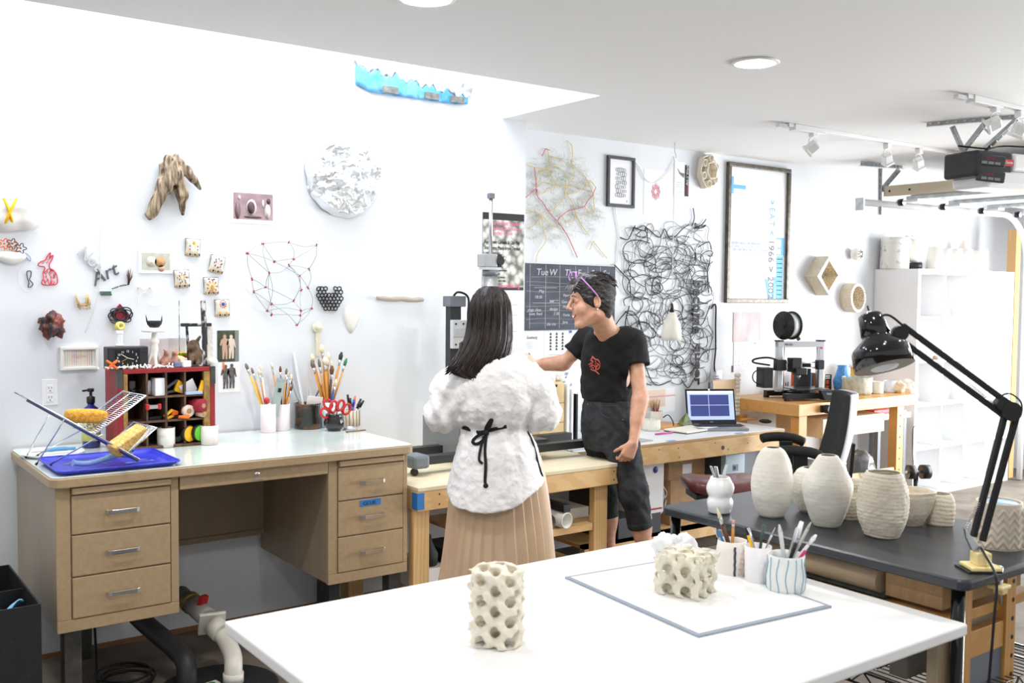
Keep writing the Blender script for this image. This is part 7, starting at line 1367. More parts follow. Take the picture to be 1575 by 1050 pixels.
t = thing('filament_spool', 'large black filament spool with clear filament above the printer', 'spool', Vector((5.72, 4.42, ZK))+Vector((-0.09, 0.03, 0.512)), (PI/2, 0, -1.65))
for z in (0.036, -0.042):
    fl_ = MB().lathe([(0.012, z), (0.1, z), (0.1, z+0.005), (0.012, z+0.005)], 48).build('flange', BLK, t)
    for k in range(20): a = 2*PI*k/20; MB().bar((0.045*math.cos(a), 0.045*math.sin(a), z+0.0055), (0.09*math.cos(a), 0.09*math.sin(a), z+0.0055), 0.004, 0.001).build('slot', C('slot_dark', 44, 44, 46, 0.5), fl_)
MB().lathe([(0.02, -0.0365), (0.085, -0.0365), (0.085, 0.0355), (0.02, 0.0355)], 40).build('wound_filament', C('clear_filament', 196, 202, 206, 0.2), t); MB().cyl((0, 0, -0.07), (0, 0, 0.055), 0.018, 20).build('hub', BLK, t)
zk = lambda px, Y, h=0: Vector((PY(px, 600, Y).x, Y, ZK))
t = thing('thermos_bottle', 'tall beige flask standing right of the printer', 'bottle', zk(1261, 4.58)); MB().lathe([(0, 0), (0.034, 0), (0.036, 0.005), (0.036, 0.14), (0.032, 0.15), (0, 0.15)], 28).build('flask_body', C('beige_flask', 196, 176, 166, 0.35), t); MB().lathe([(0, 0.1505), (0.035, 0.1505), (0.035, 0.19), (0.028, 0.205), (0, 0.205)], 28).build('lid', C('beige_lid', 210, 192, 182, 0.35), t)
t = thing('orange_black_box', 'black retail box with orange graphics beside the beige flask', 'box', zk(1268, 4.6)); MB().box(0, 0.085, 0, 0.05, 0, 0.13).build('box_body', C('box_charcoal', 60, 58, 60, 0.5), t, bevel=0.001)
for z in (0.02, 0.06): MB().box(0.02, 0.05, -0.0012, -0.0002, z, z+0.028).build('orange_mark', ORA, t)
for z in (0.10, 0.115): MB().box(0.015, 0.065, -0.0012, -0.0002, z, z+0.008).build('white_text_line', WHT, t)
t = thing('marker_cup', 'clear cup with two black-tipped pens behind the printer gantry', 'cup', zk(1210, 4.66)); MB().lathe([(0, 0), (0.025, 0), (0.026, 0.05), (0, 0.05)], 20).build('vessel', C('milky_cup', 214, 216, 214, 0.3), t); MB().cyl((-0.01, 0, 0.05), (-0.012, 0, 0.085), 0.004, 8).build('pen_tip', BLK, t); MB().cyl((0.01, 0, 0.05), (0.014, 0, 0.09), 0.004, 8).build('pen_tip', BLK, t)
for i, (px, c_, lab) in enumerate(((1240, (200, 90, 40), 'orange book end behind the printer frame'), (1246, (40, 100, 150), 'blue book end behind the printer frame'), (1251, (150, 100, 60), 'brown book end left of the beige flask'))): bx('book', lab, 'book', C('book_%d' % i, *c_, 0.6), zk(px, 4.6).x, zk(px, 4.6).x+0.022, 4.6, 4.74, ZK, ZK+0.15)['group'] = 'books behind the printer'
t = thing('blue_coral_vase', 'bright blue textured vase on the maple bench', 'vase', zk(1295, 4.55)); bv = lambda a, r, z: r*(1+0.10*noise.noise(Vector((math.cos(a)*6, math.sin(a)*6, z*60))))
MB().lathe([(0, 0), (0.05, 0), (0.062, 0.03), (0.066, 0.08), (0.05, 0.13), (0.035, 0.18), (0.038, 0.2), (0.03, 0.2), (0.028, 0.18), (0, 0.17)], 60, fn=bv).build('vessel', C('cerulean_glaze', 60, 140, 220, 0.35, bump=0.8, bscale=120, c2=(100, 170, 235), scale=80), t)
t = vase('woven_bowl', 'wide greenish-white bowl with plaited relief on the maple bench', 'bowl', zk(1318, 4.40), [(0.10, 0), (0.108, 0.02), (0.104, 0.10), (0.108, 0.125)], C('celadon_weave', 214, 214, 200, 0.5, c2=(176, 180, 160), scale=30), n=90, fn=lambda a, r, z: r*(1+0.03*math.sin(a*16+math.sin(z*110)*2.2)) if 0.015 < z < 0.11 else r)
t = thing('amber_jar', 'jar with amber-yellow contents behind the woven bowl', 'jar', zk(1320, 4.64)); MB().lathe([(0, 0), (0.06, 0), (0.062, 0.165), (0, 0.165)], 30).build('jar_body', C('amber_fill', 230, 180, 70, 0.3), t); MB().lathe([(0, 0.166), (0.075, 0.166), (0.075, 0.2), (0, 0.2)], 30).build('lid', WHTG, t)
vase('white_cup', 'white cup with a small pink mark right of the woven bowl', 'cup', zk(1349, 4.33), [(0.042, 0), (0.045, 0.01), (0.045, 0.085), (0.05, 0.09)], WHTG); vase('white_cup', 'plain white cup at the right end of the maple bench', 'cup', zk(1369, 4.33), [(0.045, 0), (0.048, 0.01), (0.047, 0.09)], C('grey_white', 226, 228, 230, 0.4))
tag(lump(0.035, 0.4, 40, 9).build('amber_shell', C('amber_shell_c', 226, 170, 90, 0.4, c2=(240, 226, 200), scale=30), loc=zk(1358, 4.4)+Vector((0, 0, 0.033))), 'yellowish shell between the two white cups', 'shell'); tag(lump(0.045, 0.4, 30, 15).build('tan_shell', C('tan_shell_c', 236, 214, 180, 0.5), loc=zk(1384, 4.27)+Vector((0, 0, 0.043))), 'tan shell at the right of the plain white cup', 'shell'); tag(lump(0.05, 0.3, 26, 19).build('white_shell', PORC, loc=zk(1398, 4.25)+Vector((0, 0, 0.045))), 'large white shell at the right end of the maple bench', 'shell')
# bagged spools
for i, (x, y, lab) in enumerate(((5.62, 4.3, 'bagged filament spool at the left of the lower maple shelf'), (5.90, 4.28, 'bagged filament spool in the middle of the lower maple shelf'), (6.22, 4.26, 'bagged filament spool at the right of the lower maple shelf'))):
    t = thing('bagged_spool', lab, 'spool', (x, y, 0.351), (0, 0, 0.3*i), 'bagged filament spools on the lower maple shelf'); t.location.z = 0.2405
    MB().lathe([(0.02, -0.03), (0.1, -0.03), (0.1, -0.025), (0.08, -0.025), (0.08, 0.025), (0.1, 0.025), (0.1, 0.03), (0.02, 0.03)], 30).build('spool', [C('spool_grey', 120, 120, 132, 0.4), C('spool_plum', 96, 70, 74, 0.4), C('spool_black', 50, 50, 60, 0.4)][i], t, (0, 0, 0.105), (PI/2, 0.1, 0.5))
    lb = lump(0.118, 0.28, 12, 4*i+2); lb.build('plastic_bag', mat('clear_bag', (0.9, 0.92, 0.95), 0.15, trans=0.85, bump=0.6, bscale=30), t, (0, 0, 0.135))
bx('red_book', 'red book lying behind the right leg of the maple bench', 'book', RED, 6.68, 6.93, 4.45, 4.7, 0.701, 0.73); 
t = thing('white_side_table', 'white side table behind the maple bench next to the cube shelf', 'table', (6.67, 4.4, 0)); MB().box(0, 0.42, 0, 0.35, 0.66, 0.70).build('tabletop', WHTG, t, bevel=0.003)
for x, y in ((0.02, 0.02), (0.36, 0.02), (0.02, 0.29), (0.36, 0.29)): MB().box(x, x+0.035, y, y+0.035, 0.001, 0.659).build('leg', GREYP, t)
bx('paper_stack', 'stack of white papers on the white side table', 'paper', WHTP, 6.96, 7.06, 4.42, 4.7, 0.701, 0.715)
t = thing('exercise_pedal_roller', 'black upright bar with two black discs in front of the cube shelf', 'roller', (6.45, 3.95, 0)); MB().tube([(0, 0, 0.001), (0, 0, 0.36)], 0.016, 12).build('upright', BLK, t); MB().cyl((-0.06, 0.03, 0.36), (-0.02, 0.0, 0.36), 0.05, 24).cyl((0.03, -0.02, 0.36), (0.08, -0.05, 0.36), 0.05, 24).build('disc', BLK, t); MB().cyl((-0.07, 0.035, 0.36), (0.09, -0.055, 0.36), 0.01, 12).build('axle', STEEL, t)
bpy.data.objects['disc'].name = 'rubber_discs'
squig('hanging_cable', 'thin black cable hanging beside the white side table', 'cable', [(1408,655),(1404,662),(1404,700),(1407,750)], BLK, 0.004, 4.39, 0.0)
# ================================================================== office chair and stool
t = thing('office_chair', 'black fabric office chair with pale back shell at the right end of the long bench', 'chair', (4.90, 3.79, 0), 0.83); FAB = C('charcoal_fabric', 62, 62, 64, 0.9, c2=(44, 44, 46), scale=300, bump=0.2, bscale=400)
def rb(w, d_, z0, z1, x=0, y=0, taper=0): return MB().prism(rr(x-w/2, x+w/2, y-d_/2, y+d_/2, min(w, d_)*0.3, 6), z0, z1, smooth=False)
rb(0.5, 0.5, 0.45, 0.52).build('seat', FAB, t, bevel=0.025, seg=3); rb(0.44, 0.44, 0.425, 0.45).build('seat_pan', BLK, t, bevel=0.008)
def back(u, v, off):
    a = (u-0.5)*2; z = 0.50+0.53*v; w = 0.235*(1-0.28*v**2)*(1-0.12*(1-v)**3); x = a*w; y = -0.20 - 0.10*v**1.3 + 0.045*math.sin(v*PI)*-0.6 + 0.05*a*a*-1*-1; return (x, y+off*(1-a**6*0.6), z)
MB().grid(lambda u, v: back(u, v, 0.0), 20, 20).build('backrest_cushion', FAB, t, solid=0.045, sub=1); MB().grid(lambda u, v: back(u, v, -0.045), 20, 20).build('backrest_shell', C('pale_grey_shell', 216, 218, 222, 0.25), t, solid=0.012, sub=1)
MB().bar((0, -0.15, 0.43), (0, -0.31, 0.45), 0.07, 0.02).bar((0, -0.31, 0.44), (0, -0.33, 0.72), 0.06, 0.02).build('back_support', BLK, t)
for s_ in (-1, 1):
    ar = MB().prism([(-0.03, 0.0), (0.05, 0.0), (0.06, 0.22), (-0.02, 0.22)], 0.255*s_-0.02, 0.255*s_+0.02, 'x').build('arm_post', BLK, t, (0, 0, 0.47), bevel=0.006)
    MB().tube(smooth_path([(0.28*s_, -0.10, 0.675), (0.285*s_, -0.04, 0.70), (0.285*s_, 0.05, 0.71), (0.28*s_, 0.13, 0.705), (0.27*s_, 0.17, 0.695)], 5), [0.022]+[0.03]*19+[0.022], 12).build('armrest', BLKM, t)
    MB().bar((0.2*s_, 0, 0.44), (0.27*s_, 0, 0.48), 0.06, 0.012).build('arm_bracket', BLK, t)
MB().cyl((0, 0, 0.10), (0, 0, 0.425), 0.025, 16).build('gas_column', BLK, t)
for k in range(5):
    a = 2*PI*k/5; lg = MB().bar((0, 0, 0.10), (0.29*math.cos(a), 0.29*math.sin(a), 0.075), 0.045, 0.03).build('base_arm', BLK, t, bevel=0.005); MB().cyl((0.29*math.cos(a)-0.012, 0.29*math.sin(a), 0.028), (0.29*math.cos(a)+0.012, 0.29*math.sin(a), 0.028), 0.027, 16).build('caster', BLK, lg)
t = thing('leather_stool', 'maroon saddle-shaped leather stool in front of the long bench', 'stool', (4.10, 3.66, 0), -0.5)
def sad(u, v):
    a = 2*PI*u; e = 0.7; sg = lambda w: math.copysign(abs(w)**e, w); k = [0.0, 0.6, 0.93, 1.0, 1.0, 0.97][min(5, int(v*5.999))]; zz = [0.055, 0.053, 0.045, 0.02, 0.0, -0.02][min(5, int(v*5.999))]
    x = 0.24*k*sg(math.cos(a))*(1-0.12*math.cos(2*a)); y = 0.17*k*sg(math.sin(a)); return (x, y, 0.55+zz+0.035*(abs(x)/0.24)**2)
MB().grid(sad, 40, 6, cu=True).build('seat_cushion', C('maroon_leather', 84, 40, 40, 0.3, c2=(104, 56, 52), scale=9, coat=0.3), t, sub=1)
MB().box(-0.17, 0.17, -0.10, 0.10, 0.50, 0.535).build('seat_pan', BLK, t, bevel=0.004); MB().cyl((0, 0, 0.1), (0, 0, 0.50), 0.022, 16).build('column', CHROME, t)
for k in range(5): a = 2*PI*k/5; MB().bar((0, 0, 0.09), (0.26*math.cos(a), 0.26*math.sin(a), 0.04), 0.04, 0.025).cyl((0.26*math.cos(a), 0.26*math.sin(a), 0.001), (0.26*math.cos(a), 0.26*math.sin(a), 0.045), 0.02, 10).build('base_arm', BLK, t)
# ================================================================== black table: vases, lamp
ZV = 0.9203
VC = C('raw_porcelain', 234, 230, 221, 0.6, c2=(224, 219, 207), scale=6, stretch=(1, 1, 3), bump=0.15, bscale=30)
VC2 = C('raw_stoneware', 228, 219, 202, 0.75, c2=(214, 203, 184), scale=14, bump=0.3, bscale=90)
def ridged(amp, freq, seed, lob=0.0, ln=2, ph=0.0, rough=0.02):
    def fn(a, r, z):
        n = noise.noise(Vector((math.cos(a)*2.5+seed, math.sin(a)*2.5, z*34))); n2 = noise.noise(Vector((math.cos(a)*6+seed, math.sin(a)*6, z*90)))
        return r*(1 + amp*math.sin(z*freq+1.2*math.sin(a*2+seed)) + rough*n + rough*0.7*n2 + lob*math.cos(ln*(a-ph)))
    return fn
def bigvase(lab, fx_, fy_, prof, m_, fn, H, nm='printed_vase', cat='vase', n=110):
    p = PZ(fx_, fy_, ZV); R0 = prof[0][0]; c_ = Vector((p.x, p.y, ZV)) + Vector((0.589, 0.807, 0)).normalized()*R0
    t = thing(nm, lab, cat, c_); M = 70; pts = []
    P = smooth_path([(r, 0, z) for r, z in prof], 12)
    pr = [(0, 0)] + [(q.x, q.z) for q in P] + [(q.x-0.005, q.z) for q in reversed(P)]; pr[-1] = (pr[-1][0], 0.006); pr.append((0, 0.006))
    MB().lathe(pr, n, fn=fn).build('vessel', m_, t); return t
bigvase('tall oval ribbed vase at the left of the black table', 1191, 797, [(0.034, 0), (0.045, 0.012), (0.060, 0.06), (0.064, 0.11), (0.054, 0.165), (0.038, 0.2), (0.024, 0.213)], VC, ridged(0.006, 900, 1, 0.02, 2), 0.21)
bigvase('tall faceted vase with narrow mouth in the middle of the black table', 1277, 812, [(0.034, 0), (0.042, 0.01), (0.058, 0.05), (0.072, 0.115), (0.060, 0.155), (0.034, 0.2), (0.026, 0.21)], VC, ridged(0.008, 700, 4, 0.035, 3, 0.6), 0.21)
bigvase('white lobed vase tucked behind the tall faceted vase', 1252, 790, [(0.03, 0), (0.045, 0.015), (0.058, 0.06), (0.058, 0.10), (0.045, 0.13), (0.03, 0.14)], VC, ridged(0.006, 600, 8, 0.05, 3), 0.14)
bigvase('barrel-shaped horizontally ridged vase at the centre right of the black table', 1366, 829, [(0.042, 0), (0.05, 0.006), (0.066, 0.05), (0.070, 0.09), (0.066, 0.135), (0.054, 0.17), (0.048, 0.182)], VC2, ridged(0.014, 620, 11, 0.035, 3, 2.0, 0.035), 0.18)
bigvase('small ridged pot behind the faceted and barrel vases', 1316, 801, [(0.036, 0), (0.046, 0.02), (0.056, 0.06), (0.052, 0.09), (0.056, 0.115)], VC2, ridged(0.012, 560, 15, 0.03, 3), 0.11)
bigvase('angular flared bowl just behind the barrel vase', 1407, 810, [(0.028, 0), (0.034, 0.01), (0.05, 0.04), (0.062, 0.08), (0.066, 0.105)], VC2, ridged(0.004, 500, 19, 0.05, 5), 0.1, 'flared_bowl', 'bowl')
bigvase('small stepped cup near the lamp on the black table', 1453, 810, [(0.038, 0), (0.041, 0.01), (0.044, 0.04), (0.042, 0.07), (0.034, 0.092)], VC2, ridged(0.014, 520, 23, 0.02, 4), 0.09, 'stepped_cup', 'cup')
bigvase('pale low cup half hidden behind the stepped cup', 1436, 800, [(0.026, 0), (0.03, 0.01), (0.034, 0.05), (0.03, 0.07)], VC, ridged(0.004, 400, 29, 0.02, 3), 0.07, 'pale_cup', 'cup')
def chev(a, r, z):
    if z < 0.006 or z > 0.112: return r
    k = 14*a/(2*PI)*2; f_ = abs((k % 2)-1); return r*(1+0.075*max(0, math.sin((z*1.0+f_*0.02)*2*PI/0.021)))
t = bigvase('cylindrical pot with chevron knit relief and blue inside, at the right edge', 1552, 848, [(0.062, 0), (0.064, 0.006), (0.064, 0.06), (0.060, 0.11), (0.058, 0.124)], C('buff_stoneware', 224, 212, 194, 0.7), chev, 0.12, 'chevron_pot', 'pot', n=220)
MB().lathe([(0, 0.02), (0.052, 0.02), (0.0525, 0.121)], 40).build('blue_lining', C('pale_blue_lining', 170, 200, 216, 0.4), t)
# bulbous cup with brushes
p = PZ(1110, 792, ZV); cc_ = Vector((p.x, p.y, ZV))+Vector((0.02, 0.027, 0)); t = thing('bulbous_cup', 'white cup made of swollen lobes, nearest the corner of the black table', 'cup', cc_)
S = SDF((-0.055, -0.055, 0.0), (0.055, 0.055, 0.125), 0.003)
for z, r, n_, rr_ in ((0.03, 0.018, 5, 0.024), (0.078, 0.018, 5, 0.026)):
    for k in range(n_): a = 2*PI*k/n_+z*20; S.U(S.ell((r*math.cos(a), r*math.sin(a), z), (rr_, rr_, rr_*1.15)), 0.012)
S.U(S.cap((0, 0, 0.09), (0, 0, 0.112), 0.030, 0.030), 0.01); S.F = np.maximum(S.F, S.Z-0.114); S.sub(S.cap((0, 0, 0.04), (0, 0, 0.14), 0.025), 0.0); S.U(S.ell((0, 0, 0.006), (0.034, 0.034, 0.009)), 0.01); S.clip(0.0015-S.Z); S.obj('vessel', WHTG, t)
for i, (dx, dy, lab) in enumerate(((-0.022, 0.0, 'steel modelling tool leaning left in the bulbous cup'), (-0.032, 0.01, 'clear-handled tool furthest left in the bulbous cup'), (0.03, 0.0, 'clear-handled tool leaning right in the bulbous cup'))):
    b = cc_+Vector((-dx*0.4, 0, 0.05)); e = cc_+Vector((dx, dy, 0.148)); q = thing('modelling_tool', lab, 'tool', b, 0, 'tools in the bulbous cup'); q.rotation_euler = (e-b).normalized().to_track_quat('Z', 'Y').to_euler(); MB().box(-0.006, 0.006, -0.002, 0.002, 0, (e-b).length).build('blade', STEEL if i == 0 else C('smoky_clear', 190, 194, 196, 0.2), q, bevel=0.001)
# clamp lamp
LB_ = PZ(1508, 876, ZV); LB_ = Vector((LB_.x, LB_.y, ZV)); dL = -(CAMR.T @ (np.array(LB_)-CAMP))[2]
t = thing('clamp_lamp', 'black articulated drafting lamp clamped to the corner of the black table', 'lamp', LB_); LO = Vector(LB_)
l_ = lambda px, py, dd=0.0: PD(px, py, dL+dd) - LO
IV = C('ivory_clamp', 240, 222, 160, 0.4)
cb_ = MB().box(-0.038, 0.038, -0.035, 0.035, 0.004, 0.014).build('clamp_body', IV, t, (0, 0, 0), -0.6, bevel=0.003); MB().box(-0.019, 0.019, -0.02, 0.02, 0.014, 0.046).build('clamp_socket', IV, cb_, bevel=0.003); MB().box(-0.048, 0.036, -0.037, 0.037, 0.0004, 0.0038).build('rubber_pad', BLK, cb_)
MB().cyl((0.043, -0.03, -0.085), (0.043, -0.03, 0.008), 0.0045, 10).tube([(0.043, -0.03, 0.006), (0.03, -0.02, 0.009)], 0.0045, 8).build('clamp_screw', STEEL, t); MB().box(0.012, 0.058, -0.05, -0.01, -0.045, -0.035).box(0.03, 0.056, -0.043, -0.017, -0.06, -0.045).build('clamp_jaw', IV, t, bevel=0.003)
base = l_(1507, 846)
MB().cyl((0, 0, 0.046), base, 0.005, 10).build('pivot_post', STEEL, t)
pb = [l_(*q) for q in ((1483, 812), (1505, 838), (1508, 850), (1494, 846), (1485, 826))]
up_ = Vector((0.589, 0.806, 0))*0.006; n = len(pb); MB().add([p-up_ for p in pb]+[p+up_ for p in pb], [tuple(range(n))[::-1], tuple(range(n, 2*n))]+[(i, (i+1)%n, n+(i+1)%n, n+i) for i in range(n)]).build('base_bracket', STEEL, t, bevel=0.001)
def arm(a, b, w=0.0135): MB().bar(a, b, w, w).build('arm_bar', BLKM, t, bevel=0.002)
arm(l_(1497, 825), l_(1547, 632)); arm(l_(1511, 832), l_(1563, 640)); arm(l_(1548, 618), l_(1388, 500)); arm(l_(1545, 640), l_(1378, 517))
for a, b in (((1484, 812), (1513, 765)), ((1513, 765), (1534, 700)), ((1528, 622), (1490, 590))):
    A, B_ = l_(*a), l_(*b); N_ = 60; pts = []; dv = (B_-A); s1_ = dv.orthogonal().normalized()*0.004; s2_ = dv.cross(s1_).normalized()*0.004
    MB().tube([A+dv*(i/N_)+s1_*math.cos(i*1.6)+s2_*math.sin(i*1.6) for i in range(N_+1)], 0.0011, 4).build('spring', STEEL, t)
el = MB().cyl(l_(1553, 632)-up_*2.6, l_(1553, 632)+up_*2.6, 0.024, 24).build('elbow_plate', BLK, t); MB().prism(rr(-0.03, 0.03, -0.018, 0.018, 0.008), -0.014, 0.014).build('elbow_cover', BLK, t, l_(1547, 626), (PI/2, 0.6, -0.63), bevel=0.003)
MB().tube(smooth_path([l_(1535, 617), l_(1543, 607), l_(1556, 606), l_(1570, 618), l_(1572, 632)], 6), 0.0022, 6).build('cord_loop', BLK, t)
MB().tube(smooth_path([l_(1509, 842, -0.01), l_(1517, 856, -0.04), l_(1530, 880, -0.11), l_(1533, 905, -0.12), l_(1530, 940, -0.12), l_(1526, 990, -0.12), l_(1520, 1060, -0.12)], 6), 0.0035, 8).build('power_cord', BLK, t)
# head: axis tilted
hc = l_(1357, 552); ax = (l_(1349, 490)-l_(1361, 560)).normalized(); hm = Vector((0.589, 0.806, 0)); q_ = (ax + hm*0.30).normalized().to_track_quat('Z', 'Y')
hd = MB().lathe([(0.072, -0.022), (0.0735, -0.022), (0.070, 0.022), (0.067, 0.03), (0.035, 0.055), (0.033, 0.062), (0.036, 0.064), (0.030, 0.115), (0.026, 0.119), (0, 0.119)], 48).build('lamp_shade', BLKG, t, hc, q_.to_euler()); hd.modifiers.new('t', 'SOLIDIFY').thickness = 0.0015
MB().lathe([(0, -0.022), (0.03, -0.018), (0.045, -0.004), (0.04, 0.02), (0.015, 0.05), (0, 0.05)], 32).build('bulb', C('frosted_bulb', 226, 228, 230, 0.3), hd, (0, 0, -0.008)); MB().lathe([(0.0665, 0.0), (0.064, 0.024), (0.034, 0.05)], 40).build('shade_lining', C('white_lining', 232, 232, 234, 0.3), hd)
MB().cyl((0, 0, 0.119), (0, 0, 0.128), 0.006, 12).build('switch_collar', STEEL, hd); MB().cyl((0, 0, 0.128), (0, 0, 0.142), 0.0025, 8).build('switch', BLK, hd)
for k in range(8): a = 2*PI*k/8+0.2; MB().ball((0.0675*math.cos(a), 0.0675*math.sin(a), 0.026), 0.003, 8).build('vent_rivet', CHROME, hd)
kn = MB().cyl(l_(1384, 512)-up_*2.2, l_(1384, 512)+up_*2.2, 0.018, 18).build('head_joint', BLK, t); MB().tube([l_(1367, 520), l_(1384, 512)], 0.007, 10).build('joint_arm', BLK, t)
MB().tube(smooth_path([l_(1352, 488), l_(1362, 484), l_(1372, 487), l_(1388, 500), l_(1398, 510)], 6), 0.003, 8).build('head_cord', BLK, t)
# ================================================================== on the white table
ZF = 0.8253
def gyroid(name, lab, loc, test, lo, hi, per, m_, h=0.0026, thr=0.0, ph=(0, 0, 0), cat='sculpture', rot=0):
    S = SDF(lo, hi, h); k = 2*PI/per
    x, y, z = S.X*k+ph[0], S.Y*k+ph[1], S.Z*k+ph[2]
    D_ = np.cos(x)*np.cos(y)*np.cos(z) - np.sin(x)*np.sin(y)*np.sin(z)   # diamond surface
    G = (np.sin(x)*np.cos(y)+np.sin(y)*np.cos(z)+np.sin(z)*np.cos(x))
    wob = 0.006*(np.sin(S.X*190+3)*np.sin(S.Y*170)*np.sin(S.Z*180))
    S.F = ((G+thr)/k*0.75).astype(np.float32); S.F = np.maximum(S.F, (test(S)+wob).astype(np.float32)); S.F = np.maximum(S.F, (0.0008-S.Z))
    o_ = S.obj(name, m_, None, loc=loc, rot=rot, smooth_it=2); return tag(o_, lab, cat)
p = PZ(762, 1001, ZF); c0 = Vector((p.x, p.y, ZF+0.0))+Vector((0.589, 0.807, 0))*0.055
gyroid('coral_cylinder', 'tall cylindrical porous coral-like sculpture at the front of the white table', c0, lambda S: np.sqrt(S.X**2+S.Y**2)-0.061+np.maximum(S.Z-0.165, 0)*4, (-0.07, -0.07, 0), (0.07, 0.07, 0.18), 0.045, C('bisque_warm', 236, 228, 212, 0.7), thr=0.28, ph=(0.6, 0.3, 0.2))
p = PZ(1062, 925, ZF); c0 = Vector((p.x, p.y, ZF+0.0052))+Vector((0.589, 0.807, 0))*0.07
def boxt(S): return np.maximum(np.maximum(np.abs(S.X)-0.066, np.abs(S.Y)-0.066), S.Z-0.105)
gyroid('coral_block', 'cube-shaped porous coral sculpture standing on the grey-framed board', c0, boxt, (-0.075, -0.075, 0), (0.075, 0.075, 0.115), 0.050, C('bisque_grey', 226, 220, 202, 0.7), thr=0.3, rot=0.35, ph=(0.2, 1.0, 0.5))
# framed board
a, b, c_, d_ = [PZ(*q, ZF) for q in ((863, 895), (1099, 982), (1257, 933), (1060, 852))]
ctr = (a+b+c_+d_)/4; t = thing('grey_edged_board', 'white board with a grey-blue edge lying on the white table', 'board', (ctr.x, ctr.y, ZF))
u = ((b-a)+(c_-d_))/2; v = ((c_-b)+(d_-a))/2; v = v - u*(v.dot(u)/u.dot(u)); au = u.length/2; av = v.length/2
q = MB().prism(rr(-au, au, -av, av, 0.003), 0, 0.0045).build('board', C('slate_blue_edge', 150, 160, 178, 0.4), t, (0, 0, 0), math.atan2(u.y, u.x), bevel=0.001); MB().box(-au+0.012, au-0.012, -av+0.012, av-0.012, 0.0046, 0.0052).build('white_surface', C('board_white', 245, 245, 245, 0.4), q)
# cups with tools
def fcup(nm, lab, px, py, r, h, m_, prof=None, fn=None, n=64):
    p = PZ(px, py, ZF); c_ = Vector((p.x, p.y, ZF))+Vector((0.589, 0.807, 0))*r; t = thing(nm, lab, 'cup', c_)
    pr = prof or [(0.88, 0), (0.92, 0.03), (1, 1)]; o_ = [(0, 0)]+[(a*r, b*h) for a, b in pr]; i_ = [(a*r-0.004, max(b*h, 0.006)) for a, b in reversed(pr)]+[(0, 0.006)]
    MB().lathe(o_+i_, n, fn=fn).build('vessel', m_, t); return t, c_
t, f1 = fcup('ruffled_cup', 'white cup with a dark stripe and pink ruffles beside the coral block', 1131, 889, 0.045, 0.095, C('cup_white', 238, 234, 226, 0.5), [(0.96, 0), (1, 0.05), (0.97, 0.7), (0.88, 1)])
mb = MB(); 
for i in range(1): 
    a = -2.25; mb.tube([(0.045*math.cos(a+0.02*math.sin(z_*300)), 0.045*math.sin(a+0.02*math.sin(z_*300)), z_) for z_ in [0.005+k*0.008 for k in range(11)]], 0.0035, 6)
mb.build('dark_stripe', C('indigo_stripe', 64, 72, 88, 0.5), t); mb = MB()
for k in range(34): a = rnd.uniform(-2.0, -0.9); z_ = rnd.uniform(0.008, 0.085); mb.prism([(0, 0), (0.012, 0.003), (0.006, 0.011)], -0.002, 0.003, 'z'); vv = mb.v[-6:]; M_ = Matrix.Translation((0.046*math.cos(a), 0.046*math.sin(a), z_)) @ Matrix.Rotation(rnd.uniform(-2, 2), 4, 'X') @ Matrix.Rotation(rnd.uniform(-2, 2), 4, 'Z'); mb.v[-6:] = [tuple(M_ @ Vector(q)) for q in vv]
mb.build('pink_ruffles', C('pink_ruffle', 232, 204, 200, 0.6), t, solid=0)
t, f2 = fcup('plain_white_cup', 'tall plain white cup between the ruffled and the striped cup', 1170, 901, 0.036, 0.10, C('cool_white_cup', 238, 236, 240, 0.4))
t, f3 = fcup('blue_striped_cup', 'white cup with wavy pale blue stripes holding sculpting tools', 1216, 917, 0.049, 0.098, C('milky_glaze', 230, 234, 232, 0.35), [(0.9, 0), (1.0, 0.12), (1.04, 0.4), (0.92, 0.75), (0.98, 1.0)])
for k in range(13):
    a = 2*PI*k/13; w_ = lambda z_: 0.049*np.interp(z_/0.098, [0, 0.12, 0.4, 0.75, 1.0], [0.9, 1.0, 1.04, 0.92, 0.98])+0.0004
    MB().tube([(float(w_(z_))*math.cos(a+0.07*math.sin(z_*70+k)), float(w_(z_))*math.sin(a+0.07*math.sin(z_*70+k)), z_) for z_ in [0.004+i*0.009 for i in range(11)]], 0.0014, 5).build('blue_stripe', C('stripe_blue', 120, 170, 200, 0.4), t)
def stick(nm, lab, cat, c_, dx, dy, L, parts, grp):
    """parts: list of (t0,t1,r0,r1,material,name,flat)"""
    b = c_+Vector((-dx*0.35, -dy*0.35, 0.01)); e = c_+Vector((dx, dy, L)); t = thing(nm, lab, cat, b, 0, grp); t.rotation_euler = (e-b).normalized().to_track_quat('Z', 'Y').to_euler(); LL = (e-b).length
    for t0, t1, r0, r1, m_, n_, fl in parts:
        o_ = MB().tube([(0, 0, LL*t0), (0, 0, LL*(t0+t1)/2), (0, 0, LL*t1)], [r0, (r0+r1)/2*1.06, r1], 12).build(n_, m_, t); o_.scale = (1, fl, 1)
    return t
ga, gb = 'tools in the cups at the right of the white table', 'sculpting tools in the blue striped cup'
rgt = Vector((0.807, -0.59, 0)); 
def S2(c_, sx, L, *a, **k): return None
def put(nm, lab, cat, c_, sx, sy, L, parts, grp): d_ = rgt*sx+Vector((0.589, 0.806, 0))*sy; return stick(nm, lab, cat, c_, d_.x, d_.y, L, parts, grp)
put('paint_brush', 'dark brown brush with pale hair leaning left in the ruffled cup', 'brush', f1, -0.045, 0.0, 0.185, [(0, 0.72, 0.003, 0.007, BRD, 'handle', 1), (0.72, 0.85, 0.005, 0.005, STEEL, 'ferrule', 1), (0.85, 1, 0.006, 0.001, BRI, 'bristles', 1)], ga)
